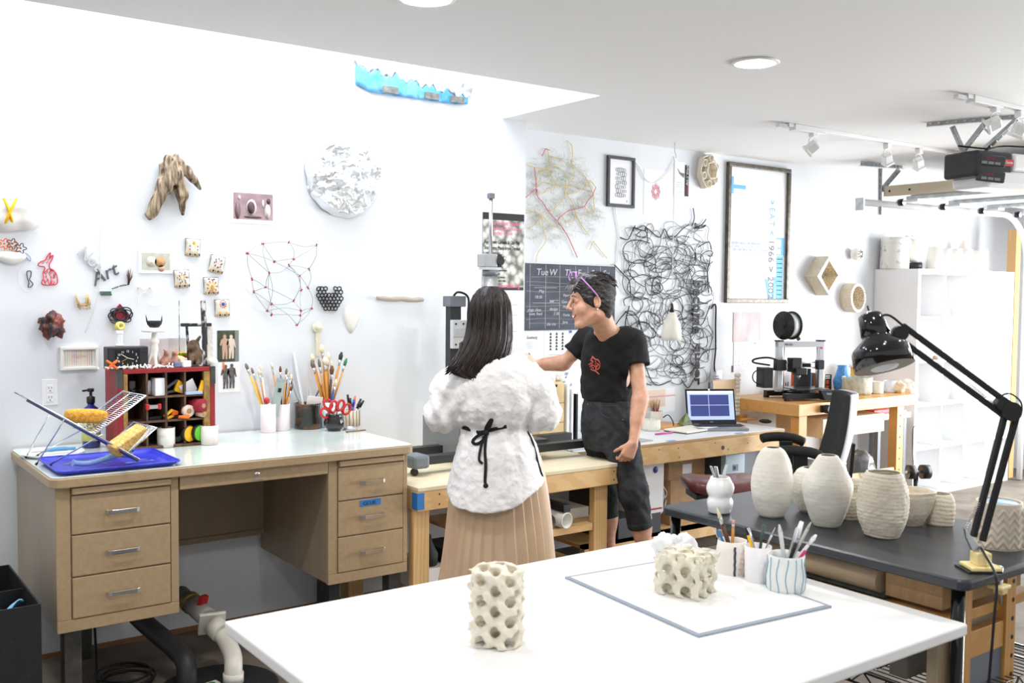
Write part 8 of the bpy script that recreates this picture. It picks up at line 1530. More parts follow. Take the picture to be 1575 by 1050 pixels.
put('pencil', 'wooden pencil with a pink eraser in the ruffled cup', 'pencil', f1, 0.002, 0.0, 0.15, [(0, 0.86, 0.0042, 0.0042, BRN, 'barrel', 1), (0.86, 0.92, 0.0045, 0.0045, STEEL, 'ferrule', 1), (0.92, 1, 0.0042, 0.004, C('eraser_pink', 230, 160, 160, 0.6), 'eraser', 1)], ga)
put('blue_tool', 'thin blue tool at the left rim of the ruffled cup', 'tool', f1, -0.04, 0.01, 0.12, [(0, 1, 0.0035, 0.0035, BLUE, 'handle', 1)], ga); put('needle_tool', 'steel needle tool standing at the left of the ruffled cup', 'tool', f1, -0.055, 0.01, 0.125, [(0, 0.7, 0.004, 0.004, STEEL, 'handle', 1), (0.7, 1, 0.0012, 0.0008, STEEL, 'needle', 1)], ga)
put('yellow_pen', 'yellow pen leaning left in the plain white cup', 'pen', f2, -0.035, 0, 0.15, [(0, 0.85, 0.004, 0.004, YEL, 'barrel', 1), (0.85, 1, 0.004, 0.001, INK, 'tip', 1)], ga); put('silver_pen', 'silver pen leaning left beside the yellow pen', 'pen', f2, -0.025, 0.01, 0.145, [(0, 1, 0.0055, 0.0048, SILV, 'barrel', 1)], ga)
put('green_handled_tool', 'dark green handled tool upright in the plain white cup', 'tool', f2, 0.014, 0.0, 0.158, [(0, 1, 0.007, 0.007, C('bottle_green', 46, 70, 56, 0.4), 'handle', 0.5)], ga); put('loop_tool', 'steel loop tool leaning right in the plain white cup', 'tool', f2, 0.045, 0.0, 0.15, [(0, 0.5, 0.003, 0.003, STEEL, 'stem', 1), (0.5, 0.85, 0.003, 0.008, STEEL, 'blade', 0.3), (0.85, 1, 0.006, 0.001, STEEL, 'tip', 0.3)], ga)
GK = C('pearl_grey_tool', 206, 206, 210, 0.3)
put('white_spatula', 'broad white rounded spatula upright at the left of the blue striped cup', 'spatula', f3, -0.02, 0.0, 0.175, [(0, 0.9, 0.010, 0.014, GK, 'blade', 0.35), (0.9, 1, 0.014, 0.005, GK, 'rounded_tip', 0.35)], gb); put('palette_knife', 'steel palette knife leaning right in the blue striped cup', 'knife', f3, 0.030, 0.01, 0.165, [(0, 0.35, 0.006, 0.006, BLK, 'handle', 1), (0.35, 1, 0.011, 0.007, STEEL, 'blade', 0.15)], gb)
put('grey_modelling_tool', 'long grey flat modelling tool leaning far right in the blue striped cup', 'tool', f3, 0.060, -0.01, 0.185, [(0, 0.9, 0.007, 0.010, C('mid_grey_tool', 170, 168, 166, 0.4), 'blade', 0.4), (0.9, 1, 0.010, 0.004, C('mid_grey_tool', 170, 168, 166, 0.4), 'rounded_tip', 0.4)], gb)
put('white_spoon_tool', 'white spoon-ended tool leaning furthest right in the blue striped cup', 'tool', f3, 0.078, 0.0, 0.15, [(0, 0.8, 0.004, 0.0045, WHT, 'handle', 1), (0.8, 0.92, 0.005, 0.011, WHT, 'bowl', 0.5), (0.92, 1, 0.011, 0.004, WHT, 'rounded_tip', 0.5)], gb)
put('clear_tool', 'clear plastic tool at the back of the blue striped cup', 'tool', f3, 0.045, 0.02, 0.18, [(0, 0.75, 0.005, 0.006, C('smoky_clear', 190, 194, 196, 0.2), 'handle', 1), (0.75, 1, 0.012, 0.008, WHT, 'blade', 0.3)], gb); put('black_handle_tool', 'black handled knife in the middle of the blue striped cup', 'knife', f3, 0.02, -0.01, 0.13, [(0, 1, 0.006, 0.007, BLK, 'handle', 0.7)], gb); put('magenta_handle_tool', 'magenta handled tool at the right rim of the blue striped cup', 'tool', f3, 0.047, -0.012, 0.11, [(0, 1, 0.004, 0.004, C('magenta_handle', 214, 30, 120, 0.4), 'handle', 1)], gb)
# crumpled film and dish
for i, (px, py, r, lab) in enumerate(((1022, 856, 0.032, 'crumpled white tissue at the far left of the cups'), (1044, 858, 0.036, 'crumpled white tissue beside the shallow dish'), (1062, 872, 0.026, 'small crumpled white tissue in front of the shallow dish'))):
    p = PZ(px, py, ZF); tag(lump(r, 0.8, 24, i*5+3).build('crumpled_tissue', C('tissue', 240, 240, 242, 0.7), loc=(p.x, p.y, ZF+r*1.15), solid=0.001), lab, 'tissue', 'crumpled tissues')
p = PZ(1085, 866, ZF); t = thing('shallow_dish', 'shallow white dish behind the coral block', 'dish', (p.x-0.01, p.y+0.02, ZF)); MB().lathe([(0, 0.003), (0.045, 0.003), (0.062, 0.014), (0.064, 0.013), (0.048, 0.0), (0, 0)], 40).build('dish', WHTG, t); t.location = PZ(1083, 858, ZF)+Vector((0, 0, 0))
# ================================================================== clay printing machine on the near bench
ZN = 0.7303
t = thing('clay_printing_machine', 'tall clay-printing machine with upright column and clear syringe behind the woman in white', 'machine', (2.95, 4.20, ZN)); MO = Vector(t.location)
MG_ = C('machine_grey', 110, 116, 124, 0.4); DKA = C('dark_aluminium', 60, 62, 64, 0.4, metal=0.5)
g3 = lambda px, py, Y: PY(px, py, Y)-MO
cx0, cx1 = g3(690, 500, 4.3).x, g3(706, 500, 4.3).x; zt_ = g3(698, 458, 4.3).z
MB().box(cx0, cx1, 0.08, 0.13, 0.03, zt_-0.03).build('column', DKA, t, bevel=0.002); MB().box(cx0-0.012, cx1+0.02, 0.065, 0.14, zt_-0.045, zt_+0.01).build('column_cap', MG_, t, bevel=0.004)
z1_, z2_ = g3(698, 536, 4.25).z, g3(698, 492, 4.25).z
pl_ = MB().box(cx0-0.005, cx1+0.10, 0.05, 0.078, z1_, z2_).build('slide_plate', C('plate_grey', 196, 198, 200, 0.35), t, bevel=0.002); MB().box(cx0-0.004, cx1+0.10, 0.045, 0.0498, (z1_+z2_)/2-0.012, (z1_+z2_)/2+0.03).build('slide_rail', STEEL, pl_)
for x, z in ((0, 0.02), (0.045, 0.02), (0, (z2_-z1_)-0.02), (0.045, (z2_-z1_)-0.02)): MB().cyl((cx0+0.012+x, 0.046, z1_+z), (cx0+0.012+x, 0.0498, z1_+z), 0.005, 8).build('bolt', INK, pl_)
MB().tube(smooth_path([(cx0+0.01, 0.08, zt_), (cx0+0.03, 0.06, zt_+0.03), (cx1+0.03, 0.06, zt_), (cx1+0.03, 0.06, zt_-0.12), (cx1+0.07, 0.05, zt_-0.22)], 6), 0.006, 8).build('black_cable', BLK, t)
sx_ = g3(763, 400, 4.15).x
MB().cyl((sx_, 0.0, g3(763, 391, 4.2).z), (sx_, 0.0, g3(763, 300, 4.2).z), 0.010, 12).build('plunger_rod', STEEL, t); MB().box(sx_-0.014, sx_+0.014, -0.014, 0.014, g3(763, 306, 4.2).z, g3(763, 298, 4.2).z).build('rod_cap', MG_, t)
zc0, zc1 = g3(763, 411, 4.2).z, g3(763, 391, 4.2).z; MB().box(sx_-0.06, sx_+0.02, -0.035, 0.035, zc0, zc1).build('drive_motor', C('motor_grey', 170, 172, 174, 0.35, metal=0.4), t, bevel=0.004); MB().cyl((sx_+0.038, -0.04, (zc0+zc1)/2), (sx_+0.038, 0.035, (zc0+zc1)/2), 0.023, 20).box(sx_+0.02, sx_+0.05, -0.03, 0.035, zc0, zc1).build('gear_motor', BLK, t)
MB().box(sx_-0.05, sx_+0.05, -0.03, 0.03, zc0-0.014, zc0-0.0005).build('mount_plate', STEEL, t); MB().cyl((sx_, 0, zc0-0.045), (sx_, 0, zc0-0.015), 0.040, 28).build('syringe_cap', MG_, t); MB().lathe([(0.036, zc0-0.36), (0.038, zc0-0.36), (0.038, zc0-0.046), (0.036, zc0-0.046)], 32, c=(sx_, 0, 0)).build('syringe_tube', mat('syringe_clear', (0.88, 0.9, 0.92), 0.1, trans=0.8), t); MB().cyl((sx_, 0, zc0-0.355), (sx_, 0, zc0-0.20), 0.0345, 24).build('clay_fill', CLAY, t)
MB().cyl((sx_, 0, zc0-0.46), (sx_, 0, zc0-0.361), 0.010, 12, 0.03).build('nozzle', STEEL, t); MB().box(sx_-0.1, sx_+0.02, 0.0, 0.05, zc0-0.3, zc0-0.25).build('syringe_bracket', MG_, t)
# base rails and caster
bz = 0.0
A_ = g3(645, 700, 4.0); MB().box(g3(650, 690, 4.0).x, 0.62, -0.16, -0.10, 0.045, 0.085).box(g3(650, 690, 4.0).x, 0.62, 0.10, 0.16, 0.045, 0.085).build('base_rail', DKA, t, bevel=0.002); MB().box(g3(640, 690, 4.0).x-0.01, g3(640, 690, 4.0).x+0.08, -0.2, -0.08, 0.035, 0.10).build('corner_block', MG_, t, bevel=0.015)
MB().cyl((g3(644, 705, 4.0).x, -0.17, 0.0175), (g3(644, 705, 4.0).x, -0.15, 0.0175), 0.017, 18).build('caster_wheel', BLK, t); MB().cyl((0.55, -0.14, 0.001), (0.55, -0.14, 0.045), 0.015, 12).build('foot', BLK, t); MB().cyl((0.55, 0.13, 0.001), (0.55, 0.13, 0.045), 0.015, 12).build('foot', BLK, t); MB().cyl((-0.25, 0.13, 0.001), (-0.25, 0.13, 0.045), 0.015, 12).build('foot', BLK, t)
MB().box(-0.22, 0.30, -0.09, 0.13, 0.086, 0.10).build('build_plate', C('dark_plate', 70, 72, 76, 0.4), t, bevel=0.002); MB().box(-0.20, -0.08, -0.10, 0.06, 0.1005, 0.145).build('controller_box', BLK, t, bevel=0.008)
MB().box(-0.24, -0.236, -0.05, 0.3, 0.04, 0.22).build('splash_guard', C('smoke_panel', 120, 124, 126, 0.3), t)
# ================================================================== the two women
def crease(o, st, sc_, seed=0):
    tx = bpy.data.textures.new('cloth_creases', 'CLOUDS'); tx.noise_scale = sc_; tx.noise_depth = 3; tx.noise_type = 'HARD_NOISE'
    q = o.modifiers.new('creases', 'DISPLACE'); q.texture = tx; q.strength = st; q.mid_level = 0.35; q.texture_coords = 'LOCAL'
RZ = -math.atan2(0.590, 0.807); RM = Matrix.Rotation(-RZ, 4, 'Z')
SK = C('skin_warm', 216, 168, 142, 0.5, c2=(204, 150, 124), scale=30, sss=0.06); SKP = C('skin_light', 224, 184, 160, 0.5, sss=0.06)
def person(nm, lab, px, d):
    g_ = PD(px, 700, d); t = thing(nm, lab, 'person', (g_.x, g_.y, 0), (0, 0, RZ)); G = Vector((g_.x, g_.y, 0)); return t, (lambda px, py, d_: RM @ (PD(px, py, d_)-G))
def V3(v): return (v[0], v[1], v[2])
def hand(S, w, d, n, t, curl=0.5, k=0.006, s=1.0):
    w, d, n, t = (Vector(q) for q in (w, d, n, t)); d.normalize(); n = (n-d*n.dot(d)).normalized(); t = (t-d*t.dot(d)-n*t.dot(n)).normalized()
    for j in range(4):
        b = w+d*0.015*s+t*(0.018-0.012*j)*s; e = w+d*(0.082-0.004*abs(j-1))*s+t*(0.029-0.0195*j)*s; S.L('cap', V3(b), V3(e), 0.0155*s, 0.0115*s, k=0.012)
        p = e; a = 0.0
        for q, (ln, r) in enumerate(((0.040, 0.0092), (0.026, 0.0084), (0.021, 0.0072))):
            a += curl*(0.75+0.12*j+0.15*(q > 0)); L_ = ln*(0.93, 1.03, 0.97, 0.78)[j]*s; e2 = p+(d*math.cos(a)+n*math.sin(a))*L_; S.L('cap', V3(p), V3(e2), r*1.05*s, r*0.95*s, k=0.003); p = e2
    p = w+d*0.02*s+t*0.022*s; dd = (d*0.75+t*0.55+n*0.25).normalized()
    for ln, r in ((0.040, 0.013), (0.032, 0.0098), (0.024, 0.0085)):
        e2 = p+dd*ln*s; S.L('cap', V3(p), V3(e2), r*s, r*0.92*s, k=0.005); p = e2; dd = (dd+n*0.3*curl*2-t*0.2).normalized()
def head(S, c, f, u, s=1.0, ears=True):
    f = Vector(f).normalized(); u = Vector(u); u = (u-f*u.dot(f)).normalized(); r = f.cross(u); M = Matrix((f, r, u)).transposed(); R = M.to_euler(); c = Vector(c)
    P = lambda a, b, z: V3(c+(f*a+r*b+u*z)*s); E = lambda p, q, k=0.0, op='U': S.L('ell', P(*p), tuple(v*s for v in q), R, k=k, op=op)
    E((-0.012, 0, 0.033), (0.096, 0.073, 0.085)); E((0.032, 0, -0.035), (0.060, 0.056, 0.078), 0.02); E((0.068, 0, -0.100), (0.022, 0.022, 0.018), 0.02)
    for b in (-1, 1):
        S.L('cap', P(0.0, 0.048*b, -0.055), P(0.062, 0.012*b, -0.098), 0.018*s, k=0.02); E((0.062, 0.036*b, -0.026), (0.026, 0.024, 0.026), 0.02)
        E((0.094, 0.031*b, 0.010), (0.014, 0.019, 0.011), 0.008, 'sub'); E((0.0795, 0.031*b, 0.009), (0.0125, 0.014, 0.0105), 0.003)
        if ears: E((-0.008, 0.074*b, -0.002), (0.018, 0.010, 0.031), 0.004); E((-0.004, 0.084*b, 0.003), (0.0125, 0.011, 0.021), 0.001, 'sub'); E((0.004, 0.078*b, -0.006), (0.005, 0.006, 0.006), 0.002)
        E((0.103, 0.012*b, -0.026), (0.009, 0.008, 0.007), 0.006)
    S.L('cap', P(0.084, -0.028, 0.030), P(0.084, 0.028, 0.030), 0.010*s, k=0.014); S.L('cap', P(0.090, 0, 0.022), P(0.113, 0, -0.018), 0.007*s, 0.010*s, k=0.010)
    S.L('cap', P(0.083, -0.014, -0.052), P(0.083, 0.014, -0.052), 0.009*s, k=0.01); S.L('cap', P(0.082, -0.012, -0.070), P(0.082, 0.012, -0.070), 0.008*s, k=0.008)
    return P, R
def shoe(t, x, y, fw, m_):
    d = Vector(fw).normalized(); S = SDF((-0.16, -0.16, 0), (0.16, 0.16, 0.1), 0.006)
    S.U(S.cap(V3(d*-0.07+Vector((0, 0, 0.035))), V3(d*0.10+Vector((0, 0, 0.025))), 0.042, 0.032)); S.clip(0.001-S.Z); S.obj('shoe', m_, t, loc=(x, y, 0.0))
# ------------------------------------------------------------------ woman in black
t, l = person('person', 'woman in black T-shirt and cropped dark jeans, one hand on the workbench corner', 936, 5.28)
hd_c = l(909, 463, 5.02); HF = Vector((-0.97, -0.20, -0.12)); HU = Vector((-0.10, -0.02, 1))
fa = lambda a, b, h, c, r, g: np.concatenate([axis(a, c-r, h)[:-1], axis(c-r, c+r, g)[:-1], axis(c+r, b, h)])
S = SDF(None, None, [fa(-0.60, 0.34, 0.006, hd_c.x, 0.14, 0.0035), fa(-0.42, 0.36, 0.006, hd_c.y, 0.11, 0.0035), fa(0, 1.78, 0.006, hd_c.z, 0.15, 0.0035)])
P, R = head(S, hd_c, HF, HU, 1.07)
nb = l(934, 514, 5.18); nt_ = P(-0.035, 0, -0.06)
S.L('cap', nt_, V3(nb), 0.056, 0.058, k=0.03); S.L('cap', V3(nb), V3(nb+Vector((0.005, 0.03, -0.06))), 0.058, 0.06, k=0.03)
RS, RE, RW, RH = l(903, 521, 5.40), l(868, 558, 5.42), l(808, 562, 5.45), l(780, 560, 5.45)
LS, LE, LW = l(974, 524, 5.18), l(985, 611, 5.10), l(974, 681, 5.03)
for a, b, ra, rb_ in ((RS, RE, 0.046, 0.035), (RE, RW, 0.037, 0.024), (LS, LE, 0.046, 0.036), (LE, LW, 0.039, 0.024)): S.L('cap', V3(a), V3(b), ra, rb_, k=0.02)
S.L('cap', V3(RE.lerp(RW, 0.1)), V3(RE.lerp(RW, 0.5)), 0.042, 0.032, k=0.02); S.L('cap', V3(LE.lerp(LW, 0.1)), V3(LE.lerp(LW, 0.5)), 0.043, 0.033, k=0.02)
hand(S, RW, RH-RW, (0, 0, -1), (0, -1, 0), 0.25, s=0.95); hand(S, LW, (-0.42, -0.05, -0.9), (-0.2, 0.95, 0), (-1, 0, 0.2), 0.75, s=0.93)
for a, b in ((nb, RS), (nb, LS)): S.L('cap', V3(a+Vector((0, 0.01, -0.05))), V3(b), 0.040, 0.042, k=0.04)
wz = l(935, 612, 5.28); hp = l(935, 655, 5.28)
trows = []
for py, x0, x1, dp, dd in ((618, 896, 973, 0.118, 5.28), (600, 893, 974, 0.12, 5.275), (575, 894, 974, 0.125, 5.265), (555, 893, 976, 0.13, 5.25), (530, 897, 978, 0.12, 5.23), (514, 903, 974, 0.105, 5.21), (505, 914, 962, 0.085, 5.20)):
    a, b = l(x0, py, dd), l(x1, py, dd); trows.append((a.z, (a.x+b.x)/2, (a.y+b.y)/2, (b.x-a.x)/2, dp))
S.U(S.loft([(a[0], a[1], a[2]+0.004, a[3]-0.017, a[4]-0.017) for a in trows]), 0.02)
Lh, Lk, La = l(952, 668, 5.22), l(974, 752, 5.14), l(1003, 900, 5.22); Rh, Rk, Ra = l(925, 668, 5.36), l(929, 745, 5.42), l(940, 884, 5.46)
La.z = Ra.z = 0.07
for h_, k_, a_ in ((Lh, Lk, La), (Rh, Rk, Ra)): S.L('cap', V3(h_), V3(k_), 0.075, 0.05, k=0.03); S.L('cap', V3(k_), V3(a_), 0.048, 0.03, k=0.03); c_ = k_.lerp(a_, 0.35); S.L('ell', V3(c_+Vector((0.012, 0, 0))), (0.052, 0.05, 0.11), k=0.03); S.L('cap', V3(a_), V3(a_+Vector((-0.13, -0.05, -0.035))), 0.03, 0.022, k=0.02)
S.obj('body', SK, t, smooth_it=2)
for b in (-1, 1):
    MB().ball(P(0.0805, 0.031*b, 0.0085), 0.0125, 14, (1, 1, 0.62)).build('eye', C('eye_white', 236, 230, 224, 0.2), t); MB().ball(P(0.0915, 0.0305*b, 0.0085), 0.0045, 10).build('iris', C('iris_brown', 50, 34, 26, 0.2), t)
    MB().tube(smooth_path([P(0.083, 0.050*b, 0.030), P(0.095, 0.034*b, 0.037), P(0.097, 0.016*b, 0.033)], 4), [0.001]+[0.0026]*7+[0.001], 6).build('eyebrow', C('brow_grey', 96, 84, 76, 0.8), t); MB().tube(smooth_path([P(0.088, 0.044*b, 0.015), P(0.096, 0.031*b, 0.0175), P(0.093, 0.018*b, 0.013)], 4), 0.0014, 5).build('eyelid_line', C('lash_dark', 60, 44, 38, 0.8), t)
LIP = C('lip_rose', 184, 104, 96, 0.4); mp = lambda z, b, a=0.0: P(0.094+a-abs(b)*6*abs(b), b, z)
MB().tube(smooth_path([mp(-0.050, -0.027), mp(-0.0545, -0.012), mp(-0.056, 0), mp(-0.0545, 0.012), mp(-0.050, 0.027)], 4), [0.0012]+[0.0030]*15+[0.0012], 8).build('upper_lip', LIP, t); MB().tube(smooth_path([mp(-0.050, -0.027), mp(-0.065, -0.013), mp(-0.0685, 0), mp(-0.065, 0.013), mp(-0.050, 0.027)], 4), [0.0012]+[0.0034]*15+[0.0012], 8).build('lower_lip', LIP, t)
MB().grid(lambda u, v: mp(-0.0545-0.011*v*(1-(2*u-1)**2), (u-0.5)*0.048, 0.0015), 12, 4).build('teeth', C('tooth_white', 240, 236, 226, 0.3), t)
# hair
H = SDF((hd_c.x-0.16, hd_c.y-0.14, hd_c.z-0.14), (hd_c.x+0.16, hd_c.y+0.14, hd_c.z+0.17), 0.0036); E = lambda p, q, k=0.0, op='U': H.L('ell', P(*p), tuple(v*1.07 for v in q), R, k=k, op=op)
E((-0.018, 0, 0.040), (0.107, 0.084, 0.095)); E((-0.055, 0, -0.02), (0.055, 0.068, 0.065), 0.02); E((-0.06, 0, -0.065), (0.03, 0.05, 0.03), 0.02); E((0.055, 0, 0.09), (0.045, 0.055, 0.03), 0.02)
for b in (-1, 1): E((0.018, 0.076*b, 0.014), (0.016, 0.008, 0.026), 0.01)
w_ = ((H.X-hd_c.x)*37+(H.Z-hd_c.z)*55); H.F += (0.0022*np.sin(w_*3.1+3*np.sin((H.Y-hd_c.y)*60)+2*np.sin((H.Z-hd_c.z)*40))*np.cos((H.Y-hd_c.y)*70+(H.X-hd_c.x)*45)).astype(np.float32)
E((0.098, 0, -0.015), (0.062, 0.09, 0.082), 0.006, 'sub'); E((0.03, 0, -0.10), (0.075, 0.10, 0.085), 0.006, 'sub')
for b in (-1, 1): E((-0.006, 0.084*b, -0.008), (0.023, 0.016, 0.034), 0.004, 'sub')
HB = C('hair_salt_pepper', 32, 28, 27, 0.5, c2=(96, 90, 86), scale=30, stretch=(1, 1, 3), lo=0.5, hi=0.72, bump=0.7, bscale=110); H.obj('hair', HB, t)
mb = MB(); rn = random.Random(8)
for k in range(240):
    b = rn.uniform(-0.062, 0.062); a0 = rn.uniform(-0.03, 0.085); z0 = 0.128-max(0, a0-0.03)*0.75-abs(b)*0.3; p0 = (a0-0.02, b*0.9, z0-0.006); p1 = (a0+0.012, b, z0+0.009); p2 = (a0+0.036, b*1.1+rn.uniform(-.008, .008), z0-0.006-0.25*max(0, a0)); mb.tube([P(*p0), P(*p1), P(*p2)], [0.0022, 0.0020, 0.0005], 4)
mb.build('grey_fringe', C('hair_silver', 150, 152, 158, 0.5, c2=(84, 82, 84), scale=60), t)
for k in range(1):
    mb = MB()
    for _ in range(260):
        th = rn.uniform(0.5, 2.9); b = rn.uniform(-1, 1); q = (-0.018-0.107*math.cos(PI-th)*-1*0.98, 0.083*b*abs(math.sin(th)), 0.040+0.095*math.sin(th)*math.sqrt(max(0, 1-b*b*0.9))); d_ = (-0.022, rn.uniform(-.004, .004), -0.012+rn.uniform(-.006, .008))
        mb.tube([P(*q), P(q[0]+d_[0]*0.5, q[1]+d_[1], q[2]+0.004), P(q[0]+d_[0], q[1]+d_[1]*2, q[2]+d_[2])], [0.0022, 0.002, 0.0005], 4)
    mb.build('hair_tufts', HB, t)
PG = C('lilac_frames', 196, 140, 206, 0.3)
gl = MB()
for b in (-1, 1): gl.tube(smooth_path([P(-0.012, 0.083*b, 0.022), P(0.02, 0.090*b, 0.065), P(0.058, 0.075*b, 0.118)], 6), 0.0042, 8); gl.tube([P(0.066+0.012*math.cos(q)+0.0*b, (0.036+0.030*math.cos(q)*1.0)*b, 0.125+0.020*math.sin(q)-0.012*math.cos(q)*0.3) for q in [2*PI*i/18 for i in range(18)]], 0.0038, 6, closed=True)
gl.build('eyeglasses', PG, t); MB().ball(P(-0.002, -0.086, -0.036), 0.004, 8).build('earring', CHROME, t)
# T-shirt
S = SDF((-0.30, -0.34, 0.95), (0.34, 0.32, 1.50), 0.0052)
sz = lambda px, py, d_: l(px, py, d_)
S.U(S.loft(trows)); S.L('cap', V3(nb+Vector((0, 0.0, -0.03))), V3(LS), 0.05, 0.058, k=0.05); S.L('cap', V3(nb+Vector((0, 0.02, -0.03))), V3(RS), 0.05, 0.056, k=0.05)
for a, b, e, r0, r1, n_ in ((LS, LE, 0.44, 0.060, 0.072, 1), (RS, RE, 0.62, 0.060, 0.062, 1)):
    b_ = a.lerp(b, e); S.L('cap', V3(a), V3(b_), r0, r1, k=0.04); dd = (b-a).normalized(); near = ((S.X-b_.x)**2+(S.Y-b_.y)**2+(S.Z-b_.z)**2) < 0.14**2
    pl_ = (S.X-b_.x)*dd.x+(S.Y-b_.y)*dd.y+(S.Z-b_.z)*dd.z; side_ = np.abs(S.X-nb.x) > 0.105; S.F = np.where(near & side_, np.maximum(S.F, pl_), S.F)
zc_ = wz.z; S.F = np.maximum(S.F, (zc_-0.012+0.03*np.abs(S.X-wz.x)*2)-S.Z)
nc = Vector(nb); S.L('ell', V3(nc+Vector((-0.02, -0.05, 0.045))), (0.085, 0.095, 0.055), (0.25, -0.1, 0), k=0.01, op='sub'); S.L('cap', V3(l(928, 508, 5.12)), V3(l(919, 529, 5.08)), 0.055, 0.010, k=0.008, op='sub'); S.L('cap', V3(l(934, 506, 5.0)), V3(l(919, 529, 5.0)), 0.055, 0.010, k=0.008, op='sub'); S.L('cap', V3(nb+Vector((0, 0, 0.05))), V3(nb+Vector((0, 0, -0.02))), 0.062, 0.062, k=0.01, op='sub')
S.F += (0.0022*np.sin((S.X*0.8+S.Z*1.0)*62+2*np.sin(S.Z*16+S.X*9))*np.cos(S.Y*14+S.X*11+S.Z*7) + 0.001*np.sin(S.Z*95-S.X*60)).astype(np.float32)
S.obj('t_shirt', C('black_cotton', 15, 15, 16, 0.85, bump=0.08, bscale=500), t, smooth_it=1); TS = S; crease(bpy.data.objects['t_shirt'], -0.010, 0.12)
GR = C('terracotta_print', 176, 84, 72, 0.7); gpts = []
for L in ([(570,645),(590,665),(605,668),(622,690),(618,720),(600,735),(598,705),(585,690)], [(548,700),(565,692),(575,680),(560,670),(575,655)], [(555,715),(570,705),(590,712),(595,735),(575,738),(560,728)], [(585,740),(600,750),(616,765)], [(590,675),(600,690),(612,700),(600,715)], [(560,690),(572,700),(566,715),(580,725)]):
    mb = MB(); pts = []
    for x, y in L: p = l(780+x/4.377, 400+y/4.377, 5.15); yy = TS.front(p.x, p.z); q = l(780+x/4.377, 400+y/4.377, 5.28+yy); pts.append((q.x, TS.front(q.x, q.z)-0.004, q.z))
    mb.tube(smooth_path(pts, 4), 0.0042, 6); mb.build('chest_print', GR, t)
# jeans
S = SDF((-0.24, -0.34, 0.30), (0.34, 0.30, 1.09), 0.0055)
rows = []
for py, x0, x1, dp in ((690, 900, 966, 0.125), (665, 894, 975, 0.135), (640, 894, 976, 0.13), (615, 897, 973, 0.115), (603, 898, 973, 0.11)):
    a, b = l(x0, py, 5.28), l(x1, py, 5.28); rows.append((a.z, (a.x+b.x)/2, (a.y+b.y)/2, (b.x-a.x)/2, dp))
S.U(S.loft(rows))
Lm, Le = Lk.lerp(La, 0.0), Lk.lerp(La, 0.36); Re = Rk.lerp(Ra, 0.33)
for h_, k_, e_ in ((Lh, Lk, Le), (Rh, Rk, Re)):
    S.L('cap', V3(h_), V3(k_), 0.098, 0.074, k=0.04); S.L('cap', V3(k_), V3(e_), 0.074, 0.064, k=0.02); S.L('ell', V3(k_+Vector((0, 0, -0.05))), (0.072, 0.072, 0.05), k=0.02)
    dd = (e_-k_).normalized(); near = ((S.X-e_.x)**2+(S.Y-e_.y)**2+(S.Z-e_.z)**2) < 0.12**2; pl_ = (S.X-e_.x)*dd.x+(S.Y-e_.y)*dd.y+(S.Z-e_.z)*dd.z-0.01; S.F = np.where(near, np.maximum(S.F, pl_), S.F)
S.F += (0.0022*np.sin((S.Z*1.0+S.X*0.6)*75+2.5*np.sin(S.X*22+S.Z*6))*np.cos(S.Y*16+S.Z*5) ).astype(np.float32)
JE = C('washed_black_denim', 26, 28, 31, 0.8, c2=(44, 46, 51), scale=9, stretch=(2, 2, 0.6), bump=0.15, bscale=400); crease(S.obj('jeans', JE, t, smooth_it=1), -0.012, 0.07); JS = S
for e_, k_ in ((Le, Lk), (Re, Rk)): dd = (e_-k_).normalized(); MB().tube([e_+dd*-0.022, e_+dd*0.014], [0.068, 0.066], 28).build('rolled_hem', JE, t, bevel=0.004)
def onj(S, px, py, off=0.005): q = l(px, py, 5.28-0.10); yy = S.front(q.x, q.z); q = l(px, py, 5.28+yy); return (q.x, S.front(q.x, q.z)-off, q.z)
STI = C('seam_grey', 70, 72, 76, 0.8)
for L in ([(923,622),(924,634),(934,641),(948,642)], [(967,625),(968,650),(966,680)], [(900,622),(925,624),(950,622),(970,617)]): MB().tube(smooth_path([onj(JS, *q) for q in L], 4), 0.0013, 5).build('seam', STI, t)
for q in ((904, 621), (957, 645)): MB().ball(onj(JS, *q), 0.005, 10).build('rivet', C('bronze', 120, 96, 60, 0.4, metal=0.8), t)
for a_, fx_ in ((La, 1), (Ra, 1)): shoe(t, a_.x-0.05, a_.y-0.02, (-1, -0.35, 0), BLKM)
